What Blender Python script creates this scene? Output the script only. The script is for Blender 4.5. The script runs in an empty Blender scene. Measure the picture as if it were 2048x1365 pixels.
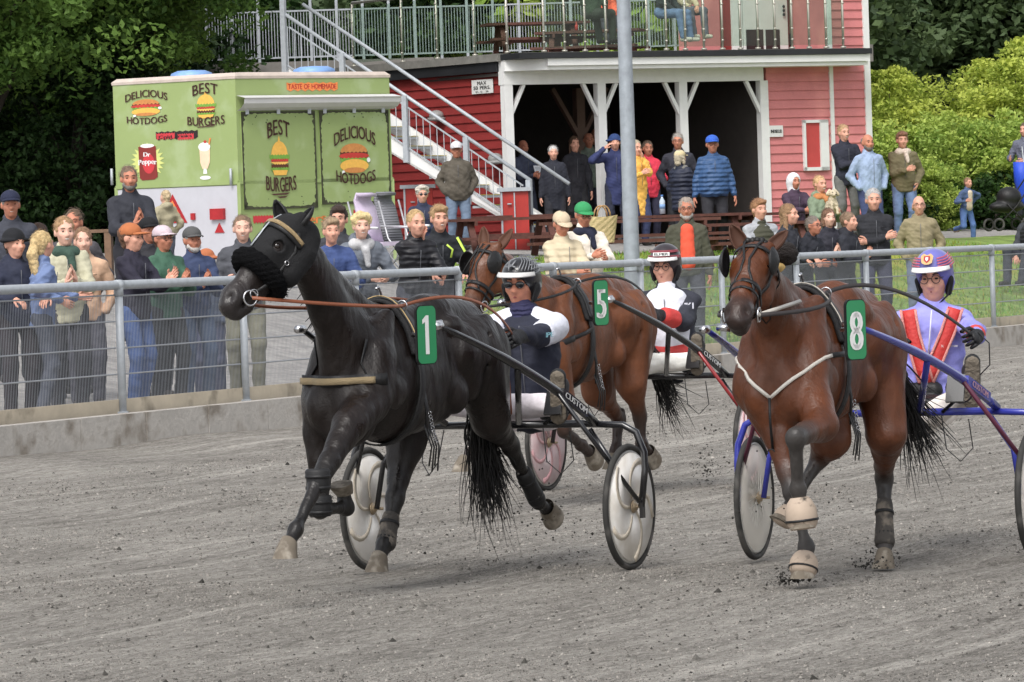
import bpy, math, random, time
import numpy as np
from mathutils import Vector, Matrix, Euler
random.seed(7); rng = np.random.default_rng(7)
R = math.radians
sc = bpy.context.scene
COL = sc.collection
_T0 = time.time()
# ---------------------------------------------------------------- camera
FPX, CX, CY = 10000.0, 1024.0, 682.5        # focal length and centre in photo pixels (2048 wide)
CAMH, ROLL = 1.9, R(1.9)
PITCH = math.atan((CY - 450.0) / FPX)
_F = Vector((0, math.cos(PITCH), -math.sin(PITCH)))
_R0 = Vector((1, 0, 0)); _U0 = Vector((0, math.sin(PITCH), math.cos(PITCH)))
_RR = _R0 * math.cos(ROLL) - _U0 * math.sin(ROLL)
_UU = _R0 * math.sin(ROLL) + _U0 * math.cos(ROLL)
cam = bpy.data.cameras.new('camera'); camo = bpy.data.objects.new('camera', cam); COL.objects.link(camo)
camo.matrix_world = Matrix(((_RR.x, _UU.x, -_F.x, 0), (_RR.y, _UU.y, -_F.y, 0), (_RR.z, _UU.z, -_F.z, CAMH), (0, 0, 0, 1)))
cam.sensor_width = 36; cam.lens = FPX / 2048 * 36; cam.clip_start = 0.5; cam.clip_end = 2000
sc.camera = camo
sc.render.resolution_x = 1024; sc.render.resolution_y = 682
# ---------------------------------------------------------------- light
w = bpy.data.worlds.new('World'); sc.world = w; w.use_nodes = True
nt = w.node_tree; nt.nodes.clear()
out = nt.nodes.new('ShaderNodeOutputWorld'); bg = nt.nodes.new('ShaderNodeBackground')
sky = nt.nodes.new('ShaderNodeTexSky'); sky.sky_type = 'NISHITA'; sky.sun_disc = False
SUN_EL, SUN_AZ = R(52), R(200)              # azimuth clockwise from +Y (behind the camera, a little to its left)
sky.sun_elevation = SUN_EL; sky.sun_rotation = SUN_AZ; sky.air_density = 1.0; sky.dust_density = 3.0
hs = nt.nodes.new('ShaderNodeHueSaturation'); hs.inputs['Saturation'].default_value = 0.22
nt.links.new(sky.outputs[0], hs.inputs['Color']); nt.links.new(hs.outputs[0], bg.inputs[0]); nt.links.new(bg.outputs[0], out.inputs[0])
bg.inputs[1].default_value = 0.148
sl = bpy.data.lights.new('sun', 'SUN'); so = bpy.data.objects.new('sun', sl); COL.objects.link(so)
sl.energy = 1.15; sl.angle = R(22); sl.color = (1, .965, .92)
sd = Vector((math.sin(SUN_AZ) * math.cos(SUN_EL), math.cos(SUN_AZ) * math.cos(SUN_EL), math.sin(SUN_EL)))
so.rotation_euler = sd.to_track_quat('Z', 'Y').to_euler()
sc.view_settings.view_transform = 'Standard'; sc.view_settings.look = 'None'; sc.view_settings.gamma = 1
sc.view_settings.exposure = 0.62
try: sc.cycles.max_bounces = 6; sc.cycles.transparent_max_bounces = 16
except Exception: pass

def ray(px, py):
    u, v = px - CX, py - CY
    return (_F + _RR * (u / FPX) - _UU * (v / FPX))
CAM = Vector((0, 0, CAMH))
def W(px, py, Y):                            # point seen at a pixel, at distance Y
    d = ray(px, py); return CAM + d * (Y / d.y)
def G(px, py, z=0.0):                        # point seen at a pixel, on the height z
    d = ray(px, py); return CAM + d * ((z - CAMH) / d.z)
def lerp(a, b, t): return a + (b - a) * t
def V(*a): return Vector(a)
# ---------------------------------------------------------------- materials
_mats = {}
def s2l(c):
    return tuple(((x / 255) / 12.92 if x / 255 <= .04045 else ((x / 255 + .055) / 1.055) ** 2.4) for x in c)
def mat(name, col, rough=.7, metal=0., var=.12, vs=6., bump=0., bs=60., spec=.4, attr=False, wave=None, alpha=None, coat=0., dirt=None):
    """col is linear; var = amount of natural colour variation, vs = its scale"""
    if name in _mats: return _mats[name]
    m = bpy.data.materials.new(name); m.use_nodes = True; n = m.node_tree.nodes; l = m.node_tree.links
    p = n['Principled BSDF']; p.inputs['Roughness'].default_value = rough; p.inputs['Metallic'].default_value = metal
    p.inputs['Specular IOR Level'].default_value = spec
    if coat: p.inputs['Coat Weight'].default_value = coat
    tc = n.new('ShaderNodeTexCoord')
    if attr:
        base = n.new('ShaderNodeVertexColor'); base.layer_name = 'Col'; bo = base.outputs[0]
    else:
        base = n.new('ShaderNodeRGB'); base.outputs[0].default_value = (*col[:3], 1); bo = base.outputs[0]
    nz = n.new('ShaderNodeTexNoise'); nz.inputs['Scale'].default_value = vs; nz.inputs['Detail'].default_value = 5; nz.inputs['Roughness'].default_value = .65
    l.new(tc.outputs['Object'], nz.inputs['Vector'])
    mr = n.new('ShaderNodeMapRange'); mr.inputs[1].default_value = .3; mr.inputs[2].default_value = .7
    mr.inputs[3].default_value = 1 - var; mr.inputs[4].default_value = 1 + var
    l.new(nz.outputs[0], mr.inputs[0])
    mx = n.new('ShaderNodeMix'); mx.data_type = 'RGBA'; mx.blend_type = 'MULTIPLY'; mx.inputs[0].default_value = 1
    l.new(bo, mx.inputs[6]); l.new(mr.outputs[0], mx.inputs[7]); co = mx.outputs[2]
    if dirt:
        nd = n.new('ShaderNodeTexNoise'); nd.inputs['Scale'].default_value = dirt[1]; nd.inputs['Detail'].default_value = 6
        l.new(tc.outputs['Object'], nd.inputs['Vector'])
        rd = n.new('ShaderNodeMapRange'); rd.inputs[1].default_value = dirt[2]; rd.inputs[2].default_value = dirt[2] + .15; l.new(nd.outputs[0], rd.inputs[0])
        md = n.new('ShaderNodeMix'); md.data_type = 'RGBA'; l.new(rd.outputs[0], md.inputs[0]); l.new(co, md.inputs[6]); md.inputs[7].default_value = (*dirt[0], 1); co = md.outputs[2]
    l.new(co, p.inputs['Base Color'])
    if bump or wave:
        bp = n.new('ShaderNodeBump'); bp.inputs['Strength'].default_value = max(bump, .0) or .5; bp.inputs['Distance'].default_value = .02
        if wave:                                   # quilting (axis, scale)
            wv = n.new('ShaderNodeTexWave'); wv.wave_profile = 'SIN'; wv.bands_direction = wave[0]; wv.inputs['Scale'].default_value = wave[1]
            wv.inputs['Distortion'].default_value = wave[2] if len(wave) > 2 else 1.5; wv.inputs['Detail Scale'].default_value = 2
            l.new(tc.outputs['Object'], wv.inputs[0]); l.new(wv.outputs[1], bp.inputs['Height'])
        else:
            nb = n.new('ShaderNodeTexNoise'); nb.inputs['Scale'].default_value = bs; nb.inputs['Detail'].default_value = 4
            l.new(tc.outputs['Object'], nb.inputs['Vector']); l.new(nb.outputs[0], bp.inputs['Height'])
        l.new(bp.outputs[0], p.inputs['Normal'])
    if alpha is not None:
        p.inputs['Alpha'].default_value = alpha
    _mats[name] = m; return m
def paint(name, rgb, **k):                          # an sRGB 0..255 colour taken as a paint or cloth colour
    c = s2l(rgb); g = .3 * c[0] + .6 * c[1] + .1 * c[2]; return mat(name, tuple(x * .86 + g * .14 for x in c), **k)
STEEL = paint('galvanised_steel', (172, 178, 184), rough=.5, metal=.2, var=.12, vs=12)
BLACK = mat('black_leather', (.012, .012, .013), rough=.5, bump=.2)
BLKP = mat('black_enamel', (.01, .01, .012), rough=.25, spec=.6, coat=.3)
RUB = mat('rubber', (.035, .034, .032), rough=.8, dirt=((.10, .095, .088), 7, .5))
WHT = mat('white_paint', (.75, .75, .74), rough=.5, var=.05)
TANL = paint('tan_leather', (140, 75, 40), rough=.5)
CHROME = mat('chrome', (.6, .6, .62), rough=.2, metal=1.)
DARKWOOD = paint('stained_wood', (98, 58, 48), rough=.7, bump=.3, var=.25, vs=9)
# ---------------------------------------------------------------- objects
def tag(o, label=None, cat=None, group=None, kind=None):
    if label: o['label'] = label
    if cat: o['category'] = cat
    if group: o['group'] = group
    if kind: o['kind'] = kind
    return o
def empty(name, loc=(0, 0, 0), rz=0, label=None, cat=None, group=None):
    o = bpy.data.objects.new(name, None); COL.objects.link(o); o.location = loc; o.rotation_euler = (0, 0, rz); o.empty_display_size = .1
    return tag(o, label, cat, group)
def link(name, me, m, parent=None):
    if m is not None and len(me.materials) == 0:
        for q in (m if isinstance(m, (list, tuple)) else [m]): me.materials.append(q)
    o = bpy.data.objects.new(name, me); COL.objects.link(o)
    if parent is not None: o.parent = parent
    return o
def npmesh(name, verts, faces, smooth=True, cols=None, matidx=None):
    """faces: int array (n,3) or (n,4)"""
    me = bpy.data.meshes.new(name); verts = np.asarray(verts, np.float32); faces = np.asarray(faces, np.int32)
    k = faces.shape[1]; nf = len(faces)
    me.vertices.add(len(verts)); me.vertices.foreach_set('co', verts.ravel())
    me.loops.add(nf * k); me.loops.foreach_set('vertex_index', faces.ravel())
    me.polygons.add(nf); me.polygons.foreach_set('loop_start', np.arange(0, nf * k, k, dtype=np.int32)); me.polygons.foreach_set('loop_total', np.full(nf, k, np.int32))
    me.polygons.foreach_set('use_smooth', np.full(nf, smooth))
    if matidx is not None: me.polygons.foreach_set('material_index', np.asarray(matidx, np.int32))
    me.update(calc_edges=True)
    if cols is not None:
        a = me.color_attributes.new('Col', 'FLOAT_COLOR', 'POINT'); c = np.ones((len(verts), 4), np.float32); c[:, :3] = cols; a.data.foreach_set('color', c.ravel())
    return me
class MB:
    """collects shapes into one mesh"""
    def __init__(s): s.v = []; s.f = []; s.sm = []
    def add(s, vs, fs, smooth=False):
        b = len(s.v); s.v += [tuple(x) for x in vs]; s.f += [tuple(i + b for i in f) for f in fs]; s.sm += [smooth] * len(fs); return s
    def box(s, c, size, M=None):
        x, y, z = [q / 2 for q in size]; c = Vector(c)
        vs = [Vector((i * x, j * y, k * z)) for i in (-1, 1) for j in (-1, 1) for k in (-1, 1)]
        vs = [(M @ q if M else q) + c for q in vs]
        return s.add(vs, [(0, 1, 3, 2), (4, 6, 7, 5), (0, 4, 5, 1), (2, 3, 7, 6), (0, 2, 6, 4), (1, 5, 7, 3)])
    def bar(s, a, b, wd, ht, up=(0, 0, 1)):          # rectangular bar between two points
        a, b = Vector(a), Vector(b); d = (b - a).normalized(); sx = d.cross(Vector(up)); sx = sx.normalized() if sx.length > 1e-5 else Vector((1, 0, 0)); uz = sx.cross(d)
        vs = []
        for p in (a, b):
            for i, j in ((-1, -1), (1, -1), (1, 1), (-1, 1)): vs.append(p + sx * i * wd / 2 + uz * j * ht / 2)
        return s.add(vs, [(0, 3, 2, 1), (4, 5, 6, 7), (0, 1, 5, 4), (1, 2, 6, 5), (2, 3, 7, 6), (3, 0, 4, 7)])
    def tube(s, pts, r, n=8, caps=True, flat=None):
        pts = [Vector(p) for p in pts]; rs = r if isinstance(r, (list, tuple)) else [r] * len(pts)
        vs = []; up = None
        for i, p in enumerate(pts):
            d = (pts[min(i + 1, len(pts) - 1)] - pts[max(i - 1, 0)]); d = d.normalized() if d.length > 1e-9 else Vector((0, 0, 1))
            if up is None: up = Vector((0, 0, 1)) if abs(d.z) < .9 else Vector((1, 0, 0))
            sx = d.cross(up).normalized(); up = sx.cross(d)
            for k in range(n):
                a = 2 * math.pi * k / n; vs.append(p + (sx * math.cos(a) + up * math.sin(a) * (flat or 1)) * rs[i])
        fs = [(i * n + k, i * n + (k + 1) % n, (i + 1) * n + (k + 1) % n, (i + 1) * n + k) for i in range(len(pts) - 1) for k in range(n)]
        if caps: fs += [tuple(range(n))[::-1], tuple((len(pts) - 1) * n + k for k in range(n))]
        return s.add(vs, fs, True)
    def strap(s, pts, wd, th=.004, normal=None):     # flat strap along points; normal(s) give its facing
        pts = [Vector(p) for p in pts]; vs = []; N = len(pts)
        for i, p in enumerate(pts):
            d = (pts[min(i + 1, N - 1)] - pts[max(i - 1, 0)]).normalized()
            nn = normal[i] if isinstance(normal, list) else (normal or Vector((0, 0, 1)))
            nn = (Vector(nn) - d * Vector(nn).dot(d)).normalized(); b = d.cross(nn)
            ww = wd[i] if isinstance(wd, list) else wd
            vs += [p + b * ww / 2 - nn * th / 2, p + b * ww / 2 + nn * th / 2, p - b * ww / 2 + nn * th / 2, p - b * ww / 2 - nn * th / 2]
        fs = [(i * 4 + k, i * 4 + (k + 1) % 4, i * 4 + 4 + (k + 1) % 4, i * 4 + 4 + k) for i in range(N - 1) for k in range(4)]
        fs += [(3, 2, 1, 0), tuple((N - 1) * 4 + k for k in range(4))]
        return s.add(vs, fs, True)
    def ell(s, c, r, n=12, m=8, M=None):
        c = Vector(c); vs = []
        for j in range(m + 1):
            t = math.pi * j / m
            for k in range(n):
                a = 2 * math.pi * k / n; q = Vector((r[0] * math.sin(t) * math.cos(a), r[1] * math.sin(t) * math.sin(a), r[2] * math.cos(t))); vs.append((M @ q if M else q) + c)
        fs = [(j * n + k, (j + 1) * n + k, (j + 1) * n + (k + 1) % n, j * n + (k + 1) % n) for j in range(m) for k in range(n)]
        return s.add(vs, fs, True)
    def ring(s, c, ax, Rr, r, n=32, m=8, a0=0, a1=2 * math.pi, rx=None):   # torus, axis ax
        ax = Vector(ax).normalized(); u = ax.orthogonal().normalized(); v = ax.cross(u); full = abs(a1 - a0 - 2 * math.pi) < 1e-6
        vs = []; N = n if full else n + 1
        for i in range(N):
            a = a0 + (a1 - a0) * i / n; d = u * math.cos(a) + v * math.sin(a)
            for k in range(m):
                b = 2 * math.pi * k / m; vs.append(Vector(c) + d * (Rr + r * math.cos(b)) + ax * (rx or r) * math.sin(b))
        fs = [(i * m + k, ((i + 1) % N) * m + k, ((i + 1) % N) * m + (k + 1) % m, i * m + (k + 1) % m) for i in range(n) for k in range(m)]
        return s.add(vs, fs, True)
    def disc(s, c, ax, r0, r1, th, n=40):            # flat annulus with thickness
        ax = Vector(ax).normalized(); u = ax.orthogonal().normalized(); v = ax.cross(u); vs = []
        for i in range(n):
            d = u * math.cos(2 * math.pi * i / n) + v * math.sin(2 * math.pi * i / n)
            for rr, h in ((r0, th), (r1, th * .5), (r1, -th * .5), (r0, -th)): vs.append(Vector(c) + d * rr + ax * h)
        fs = [(i * 4 + k, ((i + 1) % n) * 4 + k, ((i + 1) % n) * 4 + (k + 1) % 4, i * 4 + (k + 1) % 4) for i in range(n) for k in range(4)]
        return s.add(vs, fs, True)
    def poly(s, pts, ext=None):                      # flat polygon, optionally extruded by a vector
        n = len(pts); pts = [Vector(p) for p in pts]
        if ext is None: return s.add(pts, [tuple(range(n))])
        e = Vector(ext); return s.add(pts + [p + e for p in pts], [tuple(range(n))[::-1], tuple(range(n, 2 * n))] + [(i, (i + 1) % n, n + (i + 1) % n, n + i) for i in range(n)])
    def mesh(s, name):
        me = bpy.data.meshes.new(name); me.from_pydata(s.v, [], s.f); me.polygons.foreach_set('use_smooth', s.sm); me.update(); return me
    def build(s, name, m, parent=None): return link(name, s.mesh(name), m, parent)
# ---------------------------------------------------------------- signed-distance bodies
def cone(a, b, ra, rb, n=None, k=1., c=None): return ('c', np.array(a, float), np.array(b, float), ra, rb, None if n is None else np.array(n, float), k, c)
def ball(a, r, c=None, Rm=None): return ('e', np.array(a, float), np.array(r if hasattr(r, '__len__') else (r, r, r), float), c, Rm)
def prim_bounds(p):
    if p[0] == 'c':
        r = max(p[3], p[4]); return np.minimum(p[1], p[2]) - r, np.maximum(p[1], p[2]) + r
    r = p[2].max() if p[4] is not None else p[2]; return p[1] - r, p[1] + r
def prim_eval(p, P):
    if p[0] == 'c':
        a, b, ra, rb, n, k = p[1:7]; d = b - a; L2 = max(float(d @ d), 1e-9)
        q = P - a; t = np.clip((q @ d) / L2, 0, 1); v = q - t[..., None] * d
        s = (v * v).sum(-1)
        if n is not None: s = s + (k * k - 1) * (v @ n) ** 2
        return np.sqrt(s) - (ra + (rb - ra) * t)
    q = P - p[1]
    if p[4] is not None: q = q @ p[4]
    r = p[2]; k0 = np.sqrt(((q / r) ** 2).sum(-1)); k1 = np.sqrt(((q / (r * r)) ** 2).sum(-1))
    return k0 * (k0 - 1) / np.maximum(k1, 1e-6)
def sdf(prims, h, k=.03, carve=(), kc=.012, clip=None, cols=False):
    """smooth union of prims (carve = smooth subtraction), meshed with surface nets; h voxel. returns verts, quads, colours"""
    lo = np.min([prim_bounds(p)[0] for p in prims], 0) - 2.5 * h; hi = np.max([prim_bounds(p)[1] for p in prims], 0) + 2.5 * h
    if clip is not None: lo = np.maximum(lo, clip[0]); hi = np.minimum(hi, clip[1])
    n = np.ceil((hi - lo) / h).astype(int) + 1
    F = np.full(n, 1., np.float32); ax = [lo[i] + h * np.arange(n[i]) for i in range(3)]
    def sub(p, m):
        a, b = prim_bounds(p); i0 = np.clip(((a - m - lo) / h).astype(int), 0, n - 1); i1 = np.clip(((b + m - lo) / h).astype(int) + 2, 0, n)
        if (i1 <= i0).any(): return None
        P = np.stack(np.meshgrid(*[ax[i][i0[i]:i1[i]] for i in range(3)], indexing='ij'), -1)
        return tuple(slice(i0[i], i1[i]) for i in range(3)), prim_eval(p, P)
    for p in prims:
        q = sub(p, k + 2 * h)
        if q is None: continue
        s, d = q; A = F[s]; hh = np.maximum(k - np.abs(A - d), 0) / k; F[s] = np.minimum(A, d) - hh * hh * k * .25
    for p in carve:
        q = sub(p, kc + 2 * h)
        if q is None: continue
        s, d = q; A = F[s]; d = -d; hh = np.maximum(kc - np.abs(A - d), 0) / kc; F[s] = np.maximum(A, d) + hh * hh * kc * .25
    if clip is not None:                              # close the cut
        F[0], F[-1] = np.maximum(F[0], h * .1), np.maximum(F[-1], h * .1)
        F[:, 0], F[:, -1] = np.maximum(F[:, 0], h * .1), np.maximum(F[:, -1], h * .1); F[:, :, 0], F[:, :, -1] = np.maximum(F[:, :, 0], h * .1), np.maximum(F[:, :, -1], h * .1)
    S = F < 0
    c8 = [S[i:n[0] - 1 + i, j:n[1] - 1 + j, l:n[2] - 1 + l] for i in (0, 1) for j in (0, 1) for l in (0, 1)]
    cnt = sum(c.astype(np.int8) for c in c8); act = (cnt > 0) & (cnt < 8); idx = np.argwhere(act)
    if len(idx) == 0: return np.zeros((0, 3)), np.zeros((0, 4), int), None
    ids = np.full(act.shape, -1, np.int64); ids[act] = np.arange(len(idx))
    acc = np.zeros((len(idx), 3)); num = np.zeros(len(idx))
    corners = [(i, j, l) for i in (0, 1) for j in (0, 1) for l in (0, 1)]
    fv = {c: F[idx[:, 0] + c[0], idx[:, 1] + c[1], idx[:, 2] + c[2]] for c in corners}
    for c in corners:
        for a in range(3):
            if c[a] == 0:
                e = list(c); e[a] = 1; e = tuple(e); f0, f1 = fv[c], fv[e]; m = (f0 < 0) != (f1 < 0)
                t = f0[m] / (f0[m] - f1[m]); p = np.tile(np.array(c, float), (m.sum(), 1)); p[:, a] += t; acc[m] += p; num[m] += 1
    verts = lo + (idx + acc / num[:, None]) * h
    quads = []
    for a in range(3):
        b, c = (a + 1) % 3, (a + 2) % 3
        sl0 = [slice(None)] * 3; sl1 = [slice(None)] * 3; sl0[a] = slice(0, -1); sl1[a] = slice(1, None)
        for q in (b, c): sl0[q] = slice(1, -1); sl1[q] = slice(1, -1)
        s0, s1 = S[tuple(sl0)], S[tuple(sl1)]
        for flip, m in ((False, s0 & ~s1), (True, ~s0 & s1)):
            e = np.argwhere(m)
            if len(e) == 0: continue
            e[:, b] += 1; e[:, c] += 1
            def g(db, dc):
                x = e.copy(); x[:, b] -= db; x[:, c] -= dc; return ids[x[:, 0], x[:, 1], x[:, 2]]
            q = np.stack([g(1, 1), g(0, 1), g(0, 0), g(1, 0)], 1)
            quads.append(q[:, ::-1] if flip else q)
    quads = np.concatenate(quads); ok = (quads >= 0).all(1); quads = quads[ok]
    vc = None
    if cols:
        Wt = np.zeros(len(verts)); vc = np.zeros((len(verts), 3))
        for p in prims:
            col = p[7] if p[0] == 'c' else p[3]
            if col is None: continue
            wgt = np.exp(-np.maximum(prim_eval(p, verts), -.02) / .018); Wt += wgt; vc += wgt[:, None] * np.array(col)
        vc /= np.maximum(Wt, 1e-9)[:, None]
    return verts, quads, vc
def relax(v, q, it=2, f=.5):                          # light smoothing
    for _ in range(it):
        s = np.zeros_like(v); c = np.zeros(len(v))
        for a, b in ((0, 1), (1, 2), (2, 3), (3, 0)):
            np.add.at(s, q[:, a], v[q[:, b]]); np.add.at(s, q[:, b], v[q[:, a]]); np.add.at(c, q[:, a], 1); np.add.at(c, q[:, b], 1)
        v = v * (1 - f) + f * s / np.maximum(c, 1)[:, None]
    return v
def vnoise(v, sc_, seed=0):                           # cheap smooth noise from sines
    r = np.random.default_rng(seed); o = np.zeros(len(v))
    for i in range(5):
        d = r.normal(size=3); d /= np.linalg.norm(d); o += np.sin(v @ d * sc_ * (1 + .6 * i) + r.uniform(0, 6.3)) / (1 + .5 * i)
    return o / 2.5
def normals(v, q):
    n = np.cross(v[q[:, 2]] - v[q[:, 0]], v[q[:, 3]] - v[q[:, 1]]); o = np.zeros_like(v)
    for a in range(4): np.add.at(o, q[:, a], n)
    return o / np.maximum(np.linalg.norm(o, axis=1), 1e-9)[:, None]
def sobj(name, prims, h, m, parent, k=.03, carve=(), kc=.012, extra=None, wr=0., wrs=30., seed=0, cols=False, clip=None, sm=1, sub=None):
    v, q, c = sdf(prims, h, k, carve, kc, clip, cols)
    if len(v) == 0: return None
    if sm: v = relax(v, q, sm)
    if wr: v = v + normals(v, q) * (wr * vnoise(v * np.array([1, 1, 1.6]), wrs, seed))[:, None]
    if sub is not None: v = v - np.array(sub)
    if extra is not None and extra.v:
        ev = np.array(extra.v, float)
        if sub is not None: ev = ev - np.array(sub)
        ef = np.array([f if len(f) == 4 else (f[0], f[1], f[2], f[2]) for f in extra.f if len(f) in (3, 4)])
        n0 = len(v); v = np.concatenate([v, ev]); q = np.concatenate([q, ef + n0])
        if c is not None: c = np.concatenate([c, np.tile(c.mean(0), (len(ev), 1))])
    return link(name, npmesh(name, v, q, True, c), m, parent)
# ---------------------------------------------------------------- lettering
_gl = {}
def glyph(ch):
    if ch in _gl: return _gl[ch]
    cu = bpy.data.curves.new('g', 'FONT'); cu.body = ch; cu.size = 1; cu.resolution_u = 3
    o = bpy.data.objects.new('g', cu); COL.objects.link(o); bpy.context.view_layer.update()
    me = bpy.data.meshes.new_from_object(o.evaluated_get(bpy.context.evaluated_depsgraph_get()))
    vs = [(v.co.x, v.co.y) for v in me.vertices]; fs = [tuple(p.vertices) for p in me.polygons]
    bpy.data.objects.remove(o); bpy.data.curves.remove(cu); bpy.data.meshes.remove(me)
    xs = [v[0] for v in vs] or [0, .28]; _gl[ch] = (vs, fs, min(xs), max(xs)); return _gl[ch]
class Face2D:
    """a plane in space: o + u*x + v*y, raised by n"""
    def __init__(s, o, u, v): s.o = Vector(o); s.u = Vector(u); s.v = Vector(v); s.n = s.u.cross(s.v).normalized(); s.lift = .004
    def p(s, x, y, l=None): return s.o + s.u * x + s.v * y + s.n * (s.lift if l is None else l)
    def text(s, mb, txt, cx, cy, h, wd=None, arc=0., bold=0., lift=None):
        """txt centred at cx,cy, cap height h, total width wd, arc = sagitta"""
        adv = []; x = 0
        for ch in txt:
            vs, fs, a, b = glyph(ch); adv.append(x - a); x += (b - a) + .09
        tot = max(x - .09, .01); sx = (wd / tot) if wd else h / .72; sy = h / .72
        for ch, ad in zip(txt, adv):
            vs, fs, a, b = glyph(ch)
            mid = ((a + b) / 2 + ad) / tot * 2 - 1; dy = arc * (1 - mid * mid); sl = -2 * arc * mid / (tot * sx / 2) if arc else 0
            pts = []
            for vx, vy in vs:
                X = (vx + ad - tot / 2) * sx; Y = (vy - .36) * sy + dy + sl * (vx - (a + b) / 2) * sx
                pts.append(s.p(cx + X, cy + Y, lift))
            mb.add(pts, fs)
            if bold:
                for dx_ in (-bold, bold): mb.add([q + s.u * dx_ + s.n * .0003 for q in pts], fs)
        return mb
    def poly(s, mb, pts, lift=None): return mb.poly([s.p(x, y, lift) for x, y in pts])
    def oval(s, mb, cx, cy, rx, ry, lift=None, n=20, a0=0, a1=2 * math.pi): return s.poly(mb, [(cx + rx * math.cos(a0 + (a1 - a0) * i / n), cy + ry * math.sin(a0 + (a1 - a0) * i / n)) for i in range(n + (1 if a1 - a0 < 6.2 else 0))], lift)
# ================================================================ GROUND
FA = R(24.5); FE = V(math.sin(FA), math.cos(FA), 0); FN = V(-math.cos(FA), math.sin(FA), 0)     # fence direction, and towards the public
F0 = W(225, 568, 45.5); F0.z = 0
def sm(x, a, b):
    t = min(max((x - a) / (b - a), 0), 1); return t * t * (3 - 2 * t)
def sdist(x, y): return (V(x, y, 0) - F0).dot(FN)
def ground(x, y):
    s = sdist(x, y); t = (V(x, y, 0) - F0).dot(FE)
    if s < .15: return 0.
    return .30 + 1.05 * sm(s, 1.6, 8.2) + .3 * sm(s, 8, 14) + .25 * sm(s, 20, 40)
def proj(P):
    d = Vector(P) - CAM; k = d.dot(_F); return CX + FPX * d.dot(_RR) / k, CY - FPX * d.dot(_UU) / k
def fn_(m, kind, *a):
    n = m.node_tree.nodes.new(kind); return n
# racing surface: grey-brown sandy gravel with harrow lines along the track
def track_material():
    m = bpy.data.materials.new('track_gravel'); m.use_nodes = True; n = m.node_tree.nodes; l = m.node_tree.links; p = n['Principled BSDF']
    p.inputs['Roughness'].default_value = .95; p.inputs['Specular IOR Level'].default_value = .15
    tc = n.new('ShaderNodeTexCoord'); mp = n.new('ShaderNodeMapping'); mp.inputs['Rotation'].default_value = (0, 0, FA); l.new(tc.outputs['Object'], mp.inputs[0])
    def noise(scale, vec, det=4, rough=.6):
        q = n.new('ShaderNodeTexNoise'); q.inputs['Scale'].default_value = scale; q.inputs['Detail'].default_value = det; q.inputs['Roughness'].default_value = rough; l.new(vec, q.inputs['Vector']); return q.outputs[0]
    st = n.new('ShaderNodeMapping'); st.inputs['Scale'].default_value = (7, .22, 1); l.new(mp.outputs[0], st.inputs[0])
    a = noise(1.0, st.outputs[0], 5); gs = n.new('ShaderNodeMapping'); gs.inputs['Scale'].default_value = (1, .22, 1); l.new(mp.outputs[0], gs.inputs[0]); b = noise(62, gs.outputs[0], 5, .85); c = noise(.6, tc.outputs['Object'], 4); d = noise(17, gs.outputs[0], 5, .7); s2_ = n.new('ShaderNodeMapping'); s2_.inputs['Scale'].default_value = (4.2, .035, 1); l.new(mp.outputs[0], s2_.inputs[0]); ln = noise(1., s2_.outputs[0], 3, .5)
    r = n.new('ShaderNodeValToRGB'); e = r.color_ramp.elements
    e[0].position = .40; e[0].color = (.10, .09, .078, 1); e[1].position = .63; e[1].color = (.64, .60, .545, 1)
    mid = e.new(.5); mid.color = (.315, .294, .264, 1)
    def mth(op, x, y):
        q = n.new('ShaderNodeMath'); q.operation = op
        for i, z in enumerate((x, y)):
            if isinstance(z, (int, float)): q.inputs[i].default_value = z
            else: l.new(z, q.inputs[i])
        return q.outputs[0]
    sx = mth('ADD', mth('MULTIPLY', a, .16), mth('MULTIPLY', b, .50)); sx = mth('ADD', sx, mth('MULTIPLY', c, .12)); sx = mth('ADD', sx, mth('MULTIPLY', d, .22))
    lr = n.new('ShaderNodeMapRange'); lr.inputs[1].default_value = .60; lr.inputs[2].default_value = .66; lr.inputs[4].default_value = .045; l.new(ln, lr.inputs[0]); sx = mth('ADD', sx, lr.outputs[0])
    l.new(sx, r.inputs[0]); l.new(r.outputs[0], p.inputs['Base Color'])
    bp = n.new('ShaderNodeBump'); bp.inputs['Strength'].default_value = 1.; bp.inputs['Distance'].default_value = .06
    l.new(mth('ADD', mth('MULTIPLY', b, .5), mth('ADD', mth('MULTIPLY', a, .9), mth('MULTIPLY', d, .6))), bp.inputs['Height']); l.new(bp.outputs[0], p.inputs['Normal'])
    return m
TRACKM = track_material()
def grid(name, x0, x1, y0, y1, step, zf, m, label=None, kind='structure'):
    xs = np.arange(x0, x1 + step, step); ys = np.arange(y0, y1 + step, step); X, Y = np.meshgrid(xs, ys, indexing='ij')
    Z = np.vectorize(zf)(X, Y); v = np.stack([X, Y, Z], -1).reshape(-1, 3); i = np.arange(len(xs) - 1)[:, None] * len(ys) + np.arange(len(ys) - 1)[None]
    i = i.ravel(); q = np.stack([i, i + len(ys), i + len(ys) + 1, i + 1], 1)
    return tag(link(name, npmesh(name, v, q), m), kind=kind)
def wob(x, y): return .012 * math.sin(x * 2.1 + math.sin(y * .7) * 2) + .010 * math.sin(y * 1.3 + x * .6)
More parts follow.
